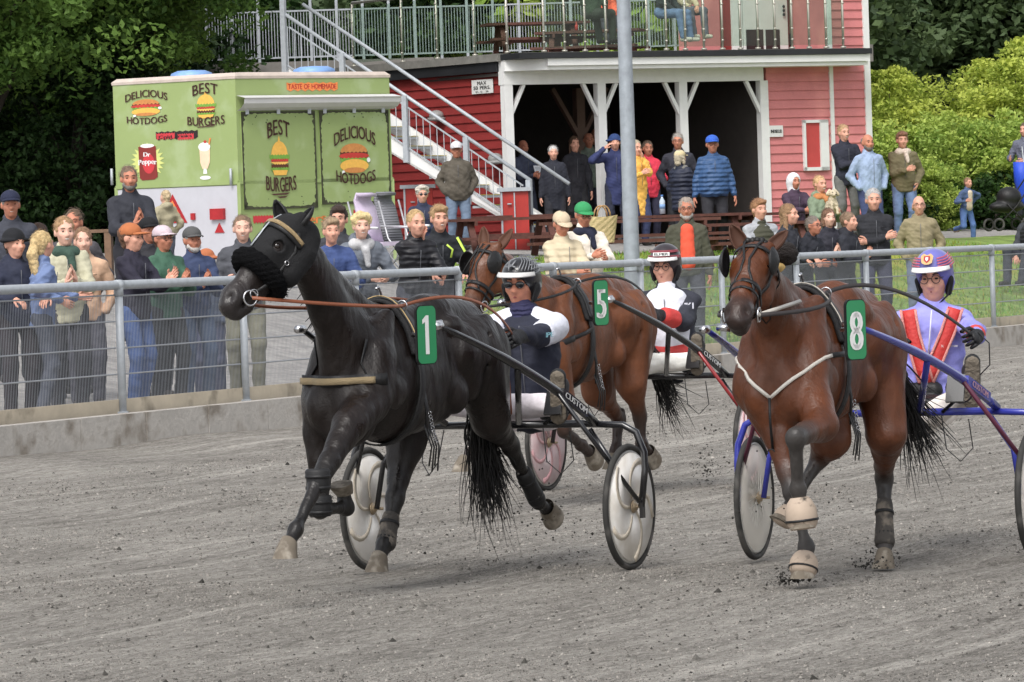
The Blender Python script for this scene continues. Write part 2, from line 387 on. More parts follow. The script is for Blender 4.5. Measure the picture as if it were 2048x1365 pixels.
# the track sheet stops under the concrete kerb
def strip(name, m, s0, s1, t0, t1, ns, ntt, zf, sN=None):
    vs = []
    for i in range(ntt + 1):
        t = lerp(t0, t1, i / ntt)
        for j in range(ns + 1):
            a, b = (sN(t) if sN else (s0, s1)); s = lerp(a, b, j / ns); p = F0 + FE * t + FN * s; vs.append((p.x, p.y, zf(p.x, p.y, s, t)))
    i = (np.arange(ntt)[:, None] * (ns + 1) + np.arange(ns)[None]).ravel(); q = np.stack([i, i + ns + 1, i + ns + 2, i + 1], 1)[:, ::-1]
    return tag(link(name, npmesh(name, vs, q), m), kind='structure')
strip('track', TRACKM, -60, -.25, -48, 120, 300, 260, lambda x, y, s, t: wob(x, y) + .04 * sm(s, -2.5, -.3))
ASPH = paint('gravel_paving', (150, 146, 142), rough=.95, var=.3, vs=3, bump=.6, bs=40, dirt=((.22, .21, .2), 9, .5))
GRASSM = paint('lawn_grass', (112, 138, 48), rough=.9, var=.45, vs=1.6, bump=.6, bs=30, dirt=(s2l((150, 152, 60)), .5, .5))
strip('gravel_yard', ASPH, .02, 75, -30, 120, 110, 150, lambda x, y, s, t: (ground(x, y) if s > .15 else .3))
def lawn_s(t):
    b = .12 + .05 * math.sin(t)
    return (b, b + 2.2 * sm(t, 9.5, 13) + 5.2 * sm(t, 14, 22) + 1.2 * sm(t, 20, 30) - .02)
strip('lawn', GRASSM, 0, 0, 9.6, 70, 40, 160, lambda x, y, s, t: (.3 if s < .16 else ground(x, y)) + .02 + .012 * math.sin(x * 9) * math.sin(y * 7), sN=lawn_s)
def far_s(t): return (11.8, 16)
strip('meadow', GRASSM, 0, 0, 60, 110, 8, 60, lambda x, y, s, t: ground(x, y) + .02, sN=far_s)
HILLM = mat('hill_scrub', (.03, .05, .018), rough=1, var=.5, vs=.5, bump=1, bs=2)
grid('hillside', -60, 70, 118, 320, 4, lambda x, y: 1.2 + 14 * sm(y, 118, 260) + math.sin(x * .3) * .6, HILLM)
# grass blades on the lawn near the fence: ground cover nobody could count
def blades():
    n = 26000; t = rng.uniform(9.8, 44, n); u = rng.uniform(0, 1, n)
    v = np.zeros((n, 3, 3)); 
    for i in range(n):
        a, b = lawn_s(t[i]); p = F0 + FE * t[i] + FN * lerp(a, b, u[i]); z = (.3 if False else ground(p.x, p.y)) + .02
        h = rng.uniform(.03, .09); an = rng.uniform(0, 6.28); w_ = .012; dx, dy = math.cos(an) * w_, math.sin(an) * w_
        v[i] = ((p.x - dx, p.y - dy, z), (p.x + dx, p.y + dy, z), (p.x + rng.normal() * .02, p.y + rng.normal() * .02, z + h))
    c = np.repeat(np.stack([rng.uniform(.10, .26, n), rng.uniform(.20, .34, n), rng.uniform(.02, .06, n)], 1), 3, 0)
    o = link('grass_blades', npmesh('grass_blades', v.reshape(-1, 3), np.arange(3 * n).reshape(-1, 3), False, c), mat('grass_blade', (0, 0, 0), attr=True, rough=.8)); tag(o, 'short green grass of the lawn behind the rail', 'grass', kind='stuff')
blades()
# loose clods on the track
def clods(name, pts, sizes, label, cols=(.03, .12)):
    base = np.array([(1, 0, 0), (-1, 0, 0), (0, 1, 0), (0, -1, 0), (0, 0, 1), (0, 0, -1)], float); tf = np.array([(0, 2, 4), (2, 1, 4), (1, 3, 4), (3, 0, 4), (2, 0, 5), (1, 2, 5), (3, 1, 5), (0, 3, 5)])
    n = len(pts); vv = np.asarray(pts)[:, None, :] + base[None] * np.asarray(sizes)[:, None, None] * rng.uniform(.5, 1.2, (n, 6, 1))
    f = (tf[None] + (np.arange(n) * 6)[:, None, None]).reshape(-1, 3); g = rng.uniform(*cols, n); c = np.repeat(np.stack([g, g * .95, g * .86], 1), 6, 0)
    o = link(name, npmesh(name, vv.reshape(-1, 3), f, False, c), mat('clod', (0, 0, 0), attr=True, rough=1, spec=.1)); return tag(o, label, 'clods', kind='stuff')
def grit():
    n = 150000; b = rng.uniform(300, 960, n); y = CAMH * FPX / b; x = rng.uniform(-.112, .112, n) * y; s_ = (x - F0.x) * FN.x + (y - F0.y) * FN.y; ok = s_ < -.34; x, y = x[ok], y[ok]; n = len(x)
    z = .012 * np.sin(x * 2.1 + np.sin(y * .7) * 2) + .010 * np.sin(y * 1.3 + x * .6); r_ = rng.choice([.0035, .005, .008, .013], n, p=[.45, .36, .16, .03]) * (y / 30)
    a = rng.uniform(0, 6.28, n); v = np.zeros((n, 5, 3))
    for k in range(4): q = r_ * rng.uniform(.7, 1.3, n); v[:, k, 0] = x + np.cos(a + k * 1.57) * q; v[:, k, 1] = y + np.sin(a + k * 1.57) * q; v[:, k, 2] = z - .001
    v[:, 4, 0] = x; v[:, 4, 1] = y; v[:, 4, 2] = z + r_ * rng.uniform(.35, .9, n); f = (np.array([(0, 1, 4), (1, 2, 4), (2, 3, 4), (3, 0, 4)])[None] + (np.arange(n) * 5)[:, None, None]).reshape(-1, 3)
    g = np.clip(rng.normal(.19, .09, n), .03, .38); c = np.repeat(np.stack([g, g * .93, g * .84], 1), 5, 0); o = link('track_grit', npmesh('track_grit', v.reshape(-1, 3), f, False, c), mat('grit', (0, 0, 0), attr=True, rough=1, spec=.1)); tag(o, 'coarse grey grit of the raked racing surface', 'grit', kind='stuff')
grit()
_p = []; _s = []
for i in range(2600):
    y = 20 + 42 * rng.uniform() ** 1.3; x = rng.uniform(-.11, .11) * y
    if sdist(x, y) < -.5: _p.append((x, y, wob(x, y) + .002)); _s.append(rng.choice([.005, .008, .012, .02], p=[.45, .35, .17, .03]))
clods('gravel_clods', _p, _s, 'loose gravel clods scattered over the raked track', (.035, .16))
# ---------------------------------------------------------------- kerb, plank and fence
KERBM = paint('concrete_kerb', (186, 180, 172), rough=.9, var=.18, vs=3, bump=.4, bs=25, dirt=(s2l((140, 132, 122)), 3, .5))
PLANKM = paint('kick_plank', (196, 182, 158), rough=.85, var=.15, vs=2, bump=.3, bs=12, dirt=(s2l((140, 130, 115)), 3, .55))
kerb = empty('concrete_kerb', F0, 0, 'weathered concrete kerb along the foot of the track fence', 'kerb')
def fpt(t, s, z): return FE * t + FN * s + V(0, 0, z)
for i in range(-4, 32):
    m = MB(); a, b = i * 1.2 + .004, i * 1.2 + 1.196; j = .006 * math.sin(i * 5.3)
    m.bar(fpt(a, -.22 + j, .10), fpt(b, -.22 + j, .10), .16, .42); m.build('kerb_stone', KERBM, kerb)
plank = empty('kick_board', F0, 0, 'pale plank boards laid end to end behind the fence posts', 'board')
for i in range(-2, 16):
    m = MB(); m.bar(fpt(i * 2.43 + .01, -.02, .33 + .006 * math.sin(i * 3)), fpt(i * 2.43 + 2.42, -.02, .33 + .006 * math.sin(i * 3)), .045, .20); m.build('plank', PLANKM, plank)
fence = empty('track_fence', F0, 0, 'grey steel tube rail fence with welded wire mesh between crowd and track', 'fence')
RAILZ = 1.47; NB = 14
def railz(t): return RAILZ - .004 * t
for i in range(-1, NB + 1):
    t = i * 2.43; m = MB(); m.tube([fpt(t, -.06, .14), fpt(t, -.06, railz(t) - .02)], .038, 10); m.tube([fpt(t, -.06, railz(t) - .1), fpt(t, -.06, railz(t) + .01)], .045, 10)
    m.box(fpt(t, -.06, .31), (.1, .1, .02)); m.build('post', STEEL, fence)
m = MB(); m.tube([fpt(t * 2.43, -.06, railz(t * 2.43)) for t in range(-2, NB + 3)], .042, 12)
for t in range(-1, NB + 1): m.tube([fpt(t * 2.43 - .05, -.06, railz(t * 2.43)), fpt(t * 2.43 + .05, -.06, railz(t * 2.43))], .049, 12)
m.build('top_rail', STEEL, fence)
WIRE = paint('fence_wire', (158, 162, 168), rough=.5, metal=.2, var=.05)
for i in range(-2, NB):
    v, f = [], []; t0 = i * 2.43 + .04; t1 = t0 + 2.35; z0, z1 = .42, railz(t0) - .1
    def bar(a, b, w_):
        d = (b - a).normalized(); x = (FE if abs(d.z) > .5 else V(0, 0, 1)) * w_; y = FN * w_ * .6; n0 = len(v)
        for p in (a, b): v.extend([tuple(p + x), tuple(p + y), tuple(p - x), tuple(p - y)])
        f.extend([(n0 + k, n0 + (k + 1) % 4, n0 + 4 + (k + 1) % 4, n0 + 4 + k) for k in range(4)])
    nb = 84 if i < 8 else 60
    for k in range(nb + 1): t = lerp(t0, t1, k / nb); bar(fpt(t, -.02, z0), fpt(t, -.02, z1), .0032)
    for k in range(5): z = lerp(z0, z1, k / 4); bar(fpt(t0, -.035, z), fpt(t1, -.035, z), .0075); bar(fpt(t0, -.005, z), fpt(t1, -.005, z), .006)
    link('mesh_panel', npmesh('mesh_panel', v, f, False), WIRE, fence)
# lamp pole
def lamp_pole():
    b = W(1266, 590, 61); e = empty('lamp_pole', (b.x, b.y, ground(b.x, b.y)), 0, 'tall tapered galvanised pole standing behind the rail in front of the porch', 'pole')
    zz = e.location.z; m = MB(); N = 14; pts = [V(0, 0, -.05 + k * 8.0 / N) for k in range(N + 1)]
    m.tube(pts, [.102 - .0045 * p.z for p in pts], 20); m.build('shaft', paint('spangled_steel', (158, 166, 174), rough=.5, metal=.3, var=.16, vs=9), e)
    m = MB(); m.tube([V(0, 0, 0), V(0, 0, .06)], .18, 20)
    for k in range(4): m.tube([V(.14 * math.cos(k * 1.57), .14 * math.sin(k * 1.57), .05), V(.14 * math.cos(k * 1.57), .14 * math.sin(k * 1.57), .1)], .015, 6)
    m.build('base_plate', STEEL, e)
    m = MB(); m.tube([V(0, 0, 7.9), V(0, -.5, 8.2), V(0, -1, 8.25)], [.05, .04, .04]); m.box(V(0, -1.2, 8.24), (.3, .5, .1)); m.build('lamp_head', STEEL, e)
lamp_pole()
# ================================================================ CLUBHOUSE
class Plane:
    def __init__(s, o, d): s.o = Vector(o); s.d = Vector(d).normalized(); s.n = V(s.d.y, -s.d.x, 0)
    def at(s, px, py):
        r = ray(px, py); return CAM + r * ((s.o - CAM).dot(s.n) / r.dot(s.n))
    def tz(s, px, py): q = s.at(px, py); return (q - s.o).dot(s.d), q.z
    def pt(s, t, z, off=0.): return V(s.o.x, s.o.y, 0) + s.d * t + s.n * off + V(0, 0, z)      # +off = towards the camera
BETA = R(30); _o = W(1017, 300, 84); TER = 1.62
FAC = Plane((_o.x, _o.y, 0), (math.cos(BETA), math.sin(BETA), 0))
LWP = Plane((_o.x, _o.y, 0), (-math.cos(R(58)), math.sin(R(58)), 0)); LWP.n = -LWP.n
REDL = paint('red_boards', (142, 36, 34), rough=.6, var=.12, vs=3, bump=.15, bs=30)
REDR = paint('pink_red_boards', (208, 118, 118), rough=.55, var=.10, vs=2.5, bump=.15, bs=30, dirt=(s2l((220, 142, 138)), 1.2, .5))  # right-hand boards, paler and pinker than the left wall's red
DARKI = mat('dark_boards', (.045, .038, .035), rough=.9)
house = empty('red_clubhouse', (_o.x, _o.y, TER), 0, 'red clapboard clubhouse with white trimmed open porch and roof deck', 'building')
HO = V(_o.x, _o.y, TER)
def hb(mb, name, m, par=house): 
    mb.v = [tuple(Vector(q) - HO) for q in mb.v]; return mb.build(name, m, par)
def siding(pl, t0, t1, z0, z1, name, m, step=.155, off=0., par=house):
    mb = MB(); z = z0
    while z < z1 - .01:
        zt = min(z + step, z1); a, b = pl.pt(t0, z, off + .028), pl.pt(t1, z, off + .028); c, d = pl.pt(t1, zt, off + .004), pl.pt(t0, zt, off + .004); e, f = pl.pt(t0, z, off), pl.pt(t1, z, off)
        mb.add([a, b, c, d, e, f], [(0, 1, 2, 3), (4, 5, 1, 0)]); z = zt
    mb.poly([pl.pt(t0, z0, off), pl.pt(t1, z0, off), pl.pt(t1, z1, off), pl.pt(t0, z1, off)], pl.n * -.1)
    return hb(mb, name, m, par)
def fb(mb, pl, t0, t1, z0, z1, o0, o1):                # box on a plane
    P = [pl.pt(t, z, o) for t in (t0, t1) for z in (z0, z1) for o in (o0, o1)]
    return mb.add(P, [(0, 1, 3, 2), (4, 6, 7, 5), (0, 4, 5, 1), (2, 3, 7, 6), (0, 2, 6, 4), (1, 5, 7, 3)])
tR0, _z = FAC.tz(1526, 300); tR1, _ = FAC.tz(1664, 300); tR2, _ = FAC.tz(1738, 300)
_, zBeamB = FAC.tz(1270, 166); _, zBeamT = FAC.tz(1270, 142); _, zFasT = FAC.tz(1270, 120); _, zDeck = FAC.tz(1270, 104)
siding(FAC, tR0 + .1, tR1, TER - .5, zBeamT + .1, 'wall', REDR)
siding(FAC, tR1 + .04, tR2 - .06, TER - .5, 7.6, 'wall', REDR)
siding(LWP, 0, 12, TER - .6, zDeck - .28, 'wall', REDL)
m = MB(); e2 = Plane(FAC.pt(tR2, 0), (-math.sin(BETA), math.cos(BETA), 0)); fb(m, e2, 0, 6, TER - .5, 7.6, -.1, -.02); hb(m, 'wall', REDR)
m = MB(); fb(m, FAC, tR2 - .07, tR2 + .05, TER - .5, 7.6, -.05, .05); fb(m, FAC, tR1 - .03, tR1 + .045, TER - .5, zDeck + 2.2, -.02, .045); hb(m, 'corner_trim', WHT)
m = MB(); fb(m, FAC, -.08, tR0 + .02, zBeamB, zBeamT + .02, -.12, .06); hb(m, 'beam', WHT)
# porch posts with braces
bays = [.0, FAC.tz(1203, 300)[0], FAC.tz(1366, 300)[0], tR0 + .02]
for i, t in enumerate(bays):
    m = MB(); fb(m, FAC, t - .07, t + .09, TER - .3, zBeamB, -.09, .055)
    for sg in (-1, 1):
        if (i == 0 and sg < 0) or (i == 3 and sg > 0): continue
        m.bar(FAC.pt(t + sg * .04, zBeamB - .56, -.01), FAC.pt(t + sg * .33, zBeamB, -.01), .06, .075, up=FAC.n)
    hb(m, 'porch_post', WHT)
for px in (1140, 1312):
    t = FAC.tz(px, 300)[0]; m = MB(); fb(m, FAC, t - .08, t + .08, TER, zBeamB, -2.6, -2.45)
    for sg in (-1, 1): m.bar(FAC.pt(t, zBeamB - .9, -2.5), FAC.pt(t + sg * .55, zBeamB, -2.5), .07, .1, up=FAC.n)
    hb(m, 'inner_post', paint('inner_timber', (120, 96, 84), rough=.8))
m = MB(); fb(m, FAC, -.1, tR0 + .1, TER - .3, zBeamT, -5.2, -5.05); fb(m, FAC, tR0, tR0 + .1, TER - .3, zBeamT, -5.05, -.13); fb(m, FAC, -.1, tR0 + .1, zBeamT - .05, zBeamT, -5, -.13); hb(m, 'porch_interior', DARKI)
m = MB(); fb(m, FAC, .0, tR0, TER - .1, TER + .02, -5.05, .3); hb(m, 'porch_floor', ASPH)
m = MB(); t = FAC.tz(1046, 200)[0]; fb(m, FAC, t, t + .38, zBeamB - .28, zBeamB - .22, -1.6, -1.4); hb(m, 'porch_lamp', WHT)
# deck slab with fascia, projecting on the front
tF0 = FAC.tz(1062, 130)[0]; tF1 = FAC.tz(1700, 130)[0]
m = MB(); fb(m, FAC, tF0, tF1, zBeamT + .02, lerp(zBeamT, zFasT, .45), -.05, .55); fb(m, FAC, tF0 - .02, tF1 + .02, lerp(zBeamT, zFasT, .47), zFasT + .02, -.05, .6)
m.poly([FAC.pt(-.08, zBeamT + .02, .1), FAC.pt(tF0, zBeamT + .02, .54), FAC.pt(tF0, zBeamT + .02, -.1), FAC.pt(-.08, zBeamT + .02, -.1)], (0, 0, zFasT - zBeamT)); hb(m, 'fascia', WHT)
m = MB(); fb(m, FAC, -.1, tF1 + .04, zFasT + .025, zFasT + .12, -8, .64); hb(m, 'deck_edge', mat('bitumen_edge', (.02, .021, .024), rough=.5, var=.3, vs=2))
m = MB(); fb(m, LWP, .12, 12.4, zDeck - .3, zDeck - .14, -.3, .12); hb(m, 'deck_edge', _mats['bitumen_edge'])
m = MB(); fb(m, LWP, .0, 12.4, zDeck - .13, zDeck - .0, -.3, .16); fb(m, FAC, 0, tF1, zFasT + .13, zDeck - .01, -8, .5); hb(m, 'deck_floor', paint('deck_boards', (120, 118, 112), rough=.8, var=.2))
# shuttered window and signs
t0, z1 = FAC.tz(1602, 241); t1, z0 = FAC.tz(1655, 341)
m = MB()
for a in ((t0, t0 + .05, z0, z1), (t1 - .17, t1, z0, z1), (t0, t1, z1 - .05, z1 + .001), (t0, t1, z0, z0 + .06)): fb(m, FAC, *a, .02, .075)
wf = hb(m, 'window', WHT); m = MB(); fb(m, FAC, t0 + .05, t1 - .17, z0 + .06, z1 - .05, .02, .04); hb(m, 'shutter', paint('shutter_red', (196, 60, 56), rough=.5, var=.06), wf)
def sign(pl, pxa, pya, pxb, pyb, lines, name, off=.04, col=(.72, .72, .70), tcol=(.02, .02, .02), par=house, flip=False):
    ta, za = pl.tz(pxa, pya); tb, zb = pl.tz(pxb, pyb); 
    if ta > tb: ta, tb = tb, ta
    m = MB(); fb(m, pl, ta, tb, zb, za, off, off + .012); s = hb(m, name, mat('sign_white', col, rough=.4, var=.03), par)
    u = pl.d if not flip else -pl.d; o = pl.pt(tb if flip else ta, zb, off + .014); F = Face2D(o, u, (0, 0, 1)); wd, hh = tb - ta, za - zb
    mm = MB()
    for i, (tx, hf, wfr, yf) in enumerate(lines): F.text(mm, tx, wd / 2, hh * yf, hh * hf, wd * wfr, bold=hh * hf * .05)
    mm.v = [tuple(Vector(q) - HO) for q in mm.v]; mm.build('lettering', mat('sign_black', tcol, rough=.5), s)
sign(LWP, 990, 158, 949, 189, [('MAX', .26, .42, .76), ('50 PERS.', .26, .8, .43), ('KL. 12 - 20', .13, .6, .14)], 'notice_sign', flip=True)
sign(FAC, 1535, 252, 1563, 274, [('INDSKUD', .3, .8, .5)], 'notice_sign', off=.045)
# wall lamps on the red wall
for px, py in ((1003, 318), (885, 232)):
    t, z = LWP.tz(px, py); m = MB(); c = LWP.pt(t, z, .12); m.ell(c, (.13, .13, .1), 14, 8); m.tube([c + V(0, 0, -.08), c + V(0, 0, -.03)], .16, 14); hb(m, 'wall_lamp', paint('lamp_grey', (140, 140, 138), rough=.4))
# upper storey behind the deck: door, window and wall
uo = FAC.pt(0, 0, -2.2); UP = Plane((uo.x, uo.y, 0), tuple(FAC.d)); ua = UP.tz(1452, 60)[0]; ub = UP.tz(1668, 60)[0]
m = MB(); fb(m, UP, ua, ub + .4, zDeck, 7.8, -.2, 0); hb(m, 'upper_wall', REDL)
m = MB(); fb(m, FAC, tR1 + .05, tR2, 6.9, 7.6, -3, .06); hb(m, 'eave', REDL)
def upq(a, b, py0, py1, o0, o1, name, mt):
    m = MB(); ta, tb = UP.tz(a, 60)[0], UP.tz(b, 60)[0]; fb(m, UP, ta, tb, max(UP.tz(a, py1)[1], zDeck + .002), UP.tz(a, py0)[1], o0, o1); return hb(m, name, mt)
upq(1462, 1482, -70, 108, .0, .05, 'door_frame', WHT)
dd = upq(1484, 1572, -70, 108, .0, .06, 'door', WHT)
upq(1488, 1522, 60, 106, .06, .07, 'door_panel', mat('dark_glass', (.015, .018, .02), rough=.15, spec=.8)); upq(1527, 1555, 60, 106, .06, .07, 'door_panel', _mats['dark_glass'])
upq(1578, 1650, -40, 66, .0, .03, 'window_pane', paint('brown_reflection', (120, 84, 66), rough=.3, var=.4, vs=3)); upq(1578, 1650, 68, 108, .0, .03, 'dark_base', _mats['dark_glass'])  # upper pane: reflection of brown plants painted in as its colour
m = MB(); q = UP.pt(UP.tz(1562, 20)[0], 0, .09); 
for k in range(3): m.ell(V(q.x, q.y, UP.tz(1562, 14 + k * 8)[1]), (.025, .03, .03), 8, 6)
hb(m, 'door_switches', BLACK)
# ---------------------------------------------------------------- deck railings
GLASS = bpy.data.materials.new('clear_glass'); GLASS.use_nodes = True; _n = GLASS.node_tree.nodes; _l = GLASS.node_tree.links; _n.clear()
_o1 = _n.new('ShaderNodeOutputMaterial'); _mx = _n.new('ShaderNodeMixShader'); _tr = _n.new('ShaderNodeBsdfTransparent'); _gl1 = _n.new('ShaderNodeBsdfGlossy'); _tr.inputs[0].default_value = (.80, .88, .82, 1); _gl1.inputs['Roughness'].default_value = .05
_mx.inputs[0].default_value = .05; _l.new(_tr.outputs[0], _mx.inputs[1]); _l.new(_gl1.outputs[0], _mx.inputs[2]); _l.new(_mx.outputs[0], _o1.inputs[0])
INOX = paint('brushed_steel', (176, 172, 160), rough=.4, metal=.5, var=.05)
gr = empty('glass_railing', (_o.x, _o.y, TER), 0, 'steel and clear glass balustrade along the edge of the roof deck', 'railing')
RH = 1.12
gp = [FAC.tz(px, 100)[0] for px in (1063, 1104, 1145, 1187, 1229, 1269, 1307, 1345, 1382, 1419, 1455, 1490, 1524, 1558, 1592, 1626, 1660)]
lp = [LWP.tz(px, 105)[0] for px in (1020, 955, 880, 810, 712)]
for pl, ts, off in ((FAC, gp, .42), (LWP, lp, .05)):
    for t in ts:
        m = MB(); m.tube([pl.pt(t, zDeck, off), pl.pt(t, zDeck + RH, off)], .021, 8)
        for z in (.16, .35, .78, .95): m.ell(pl.pt(t, zDeck + z, off + .01), (.027, .022, .022), 8, 6)
        m.tube([pl.pt(t, zDeck, off), pl.pt(t, zDeck + .03, off)], .05, 10); hb(m, 'post', INOX, gr)
    for a, b in zip(ts[:-1], ts[1:]): m = MB(); fb(m, pl, a + .02, b - .02, zDeck + .06, zDeck + RH - .08, off + .005, off + .015) if a < b else fb(m, pl, b + .02, a - .02, zDeck + .06, zDeck + RH - .08, off + .005, off + .015); hb(m, 'glass_pane', GLASS, gr)
    m = MB(); m.tube([pl.pt(min(ts), zDeck + RH, off), pl.pt(max(ts), zDeck + RH, off)], .026, 8); hb(m, 'handrail', INOX, gr)
br = empty('bar_railing', (_o.x, _o.y, TER), 0, 'galvanised vertical bar railing along the far edge of the deck above the food trailer', 'railing')
bo = W(415, 127, 93); BP = Plane((bo.x, bo.y, 0), (1, .06, 0)); zb0 = bo.z; BL = 9.2
m = MB(); z = zb0 + .06; k = 0
for i in range(int(BL / .055)): m.bar(BP.pt(i * .055, zb0 + .06), BP.pt(i * .055, zb0 + .92), .012, .012)
for zz in (.06, .92): m.bar(BP.pt(0, zb0 + zz), BP.pt(BL, zb0 + zz), .035, .03)
hb(m, 'bars', STEEL, br)
for i in range(20): m = MB(); m.bar(BP.pt(i * .485, zb0 - .1, .02), BP.pt(i * .485, zb0 + 1.25, .02), .05, .05); hb(m, 'post', STEEL, br)
m = MB(); m.tube([BP.pt(0, zb0 + 1.25, .02), BP.pt(BL, zb0 + 1.25, .02)], .026); hb(m, 'top_rail', STEEL, br)
m = MB(); fb(m, BP, -.15, 4.2, zb0 - .24, zb0 - .02, -1.2, .1); fb(m, BP, -.15, -.02, 1.2, zb0 - .24, -.1, .1); hb(m, 'landing', paint('landing_concrete', (128, 124, 118), rough=.9)); m = MB(); fb(m, BP, 2.6, 12.5, zb0 - .34, zb0 - .02, -3.2, -.4); hb(m, 'deck_floor', _mats['deck_boards'])
# ---------------------------------------------------------------- staircase
so_ = W(1062, 470, 81.0); SD = V(-math.cos(R(31)), math.sin(R(31)), 0); SP = Plane((so_.x, so_.y, 0), tuple(SD)); SP.n = -SP.n
st = empty('outdoor_staircase', (_o.x, _o.y, TER), 0, 'white steel staircase with yellow nosed treads climbing to the deck', 'staircase')
def stz(px, py): t, z = SP.tz(px, py); return t, z
tA, zA = stz(1062, 362); tB, zB = stz(567, 27)                 # near handrail ends
def rail(t): return lerp(zA, zB, (t - tA) / (tB - tA))
SW = -1.05
slope = (zB - zA) / (tB - tA)
for off, ta, tb in ((0, tA, tB), (SW, tA - .1, tB + .3)):
    m = MB(); m.tube([SP.pt(ta, rail(ta), off), SP.pt(tb, rail(tb), off)], .03, 10); hb(m, 'handrail', STEEL, st)
m = MB(); m.bar(SP.pt(tA + .15, rail(tA) - .17 + slope * .15), SP.pt(tB - .1, rail(tB) - .17 - slope * .1), .03, .02)
n = int((tB - tA) / .13)
for i in range(n): t = tA + .2 + i * .13; m.bar(SP.pt(t, rail(t) - .18), SP.pt(t, rail(t) - .84), .012, .012)
m.bar(SP.pt(tA + .1, rail(tA) - .84 + slope * .1), SP.pt(tB, rail(tB) - .84), .02, .02)
hb(m, 'balusters', STEEL, st)
for px in (1057, 934, 814, 692, 577): t = SP.tz(px, 300)[0]; m = MB(); fb(m, SP, t - .045, t + .045, rail(t) - 1.1, rail(t) + (.25 if px == 577 else .0), -.01, .055); hb(m, 'newel', STEEL, st)
zs = lambda t: rail(t) - .88
for off in (-.02, SW): m = MB(); t0 = tA - .6; m.poly([SP.pt(t0, zs(t0), off), SP.pt(tB, zs(tB), off), SP.pt(tB, zs(tB) - .42, off), SP.pt(t0 + .0, max(zs(t0) - .42, TER - .2), off)], SP.n * -.03); hb(m, 'stringer', WHT, st)
k = 0; t = tA - .45
while t < tB:
    m = MB(); z = zs(t) - .06; fb(m, SP, t - .02, t + .26, z - .04, z, SW + .02, -.06); tr = hb(m, 'tread', STEEL, st); m = MB(); fb(m, SP, t - .03, t + .05, z + .001, z + .012, SW + .02, -.06); hb(m, 'nosing', paint('nosing_yellow', (190, 170, 60), rough=.6), tr); t += .17 / slope; k += 1
# red cupboards under and beside the stairs
for (a, b, c, d, Y, lab) in ((1000, 1058, 384, 432, 80.2, 'red cupboard with grey steel top standing at the foot of the stairs'), (806, 866, 378, 430, 83, 'low red cupboard partly hidden under the staircase')):
    p = W(a, c, Y); q = W(b, d, Y); e = empty('red_cupboard', (p.x, p.y, TER - .2), 0, lab, 'cupboard'); wd = q.x - p.x; hh = p.z - TER + .2
    m = MB(); m.box(V(wd / 2, .35, hh / 2), (wd, .7, hh)); m.build('body', paint('cupboard_red', (180, 40, 30), rough=.4), e); m = MB(); m.box(V(wd / 2, .35, hh + .03), (wd + .1, .8, .06)); m.build('worktop', STEEL, e)
    m = MB(); m.box(V(wd * .5, -.012, hh * .5), (.02, .02, hh * .96)); m.box(V(.02, -.012, hh / 2), (.03, .02, hh)); m.build('door_frame', STEEL, e); m = MB(); m.tube([V(wd * .25, -.03, hh * .8), V(wd * .4, -.03, hh * .8)], .012); m.build('handle', STEEL, e)
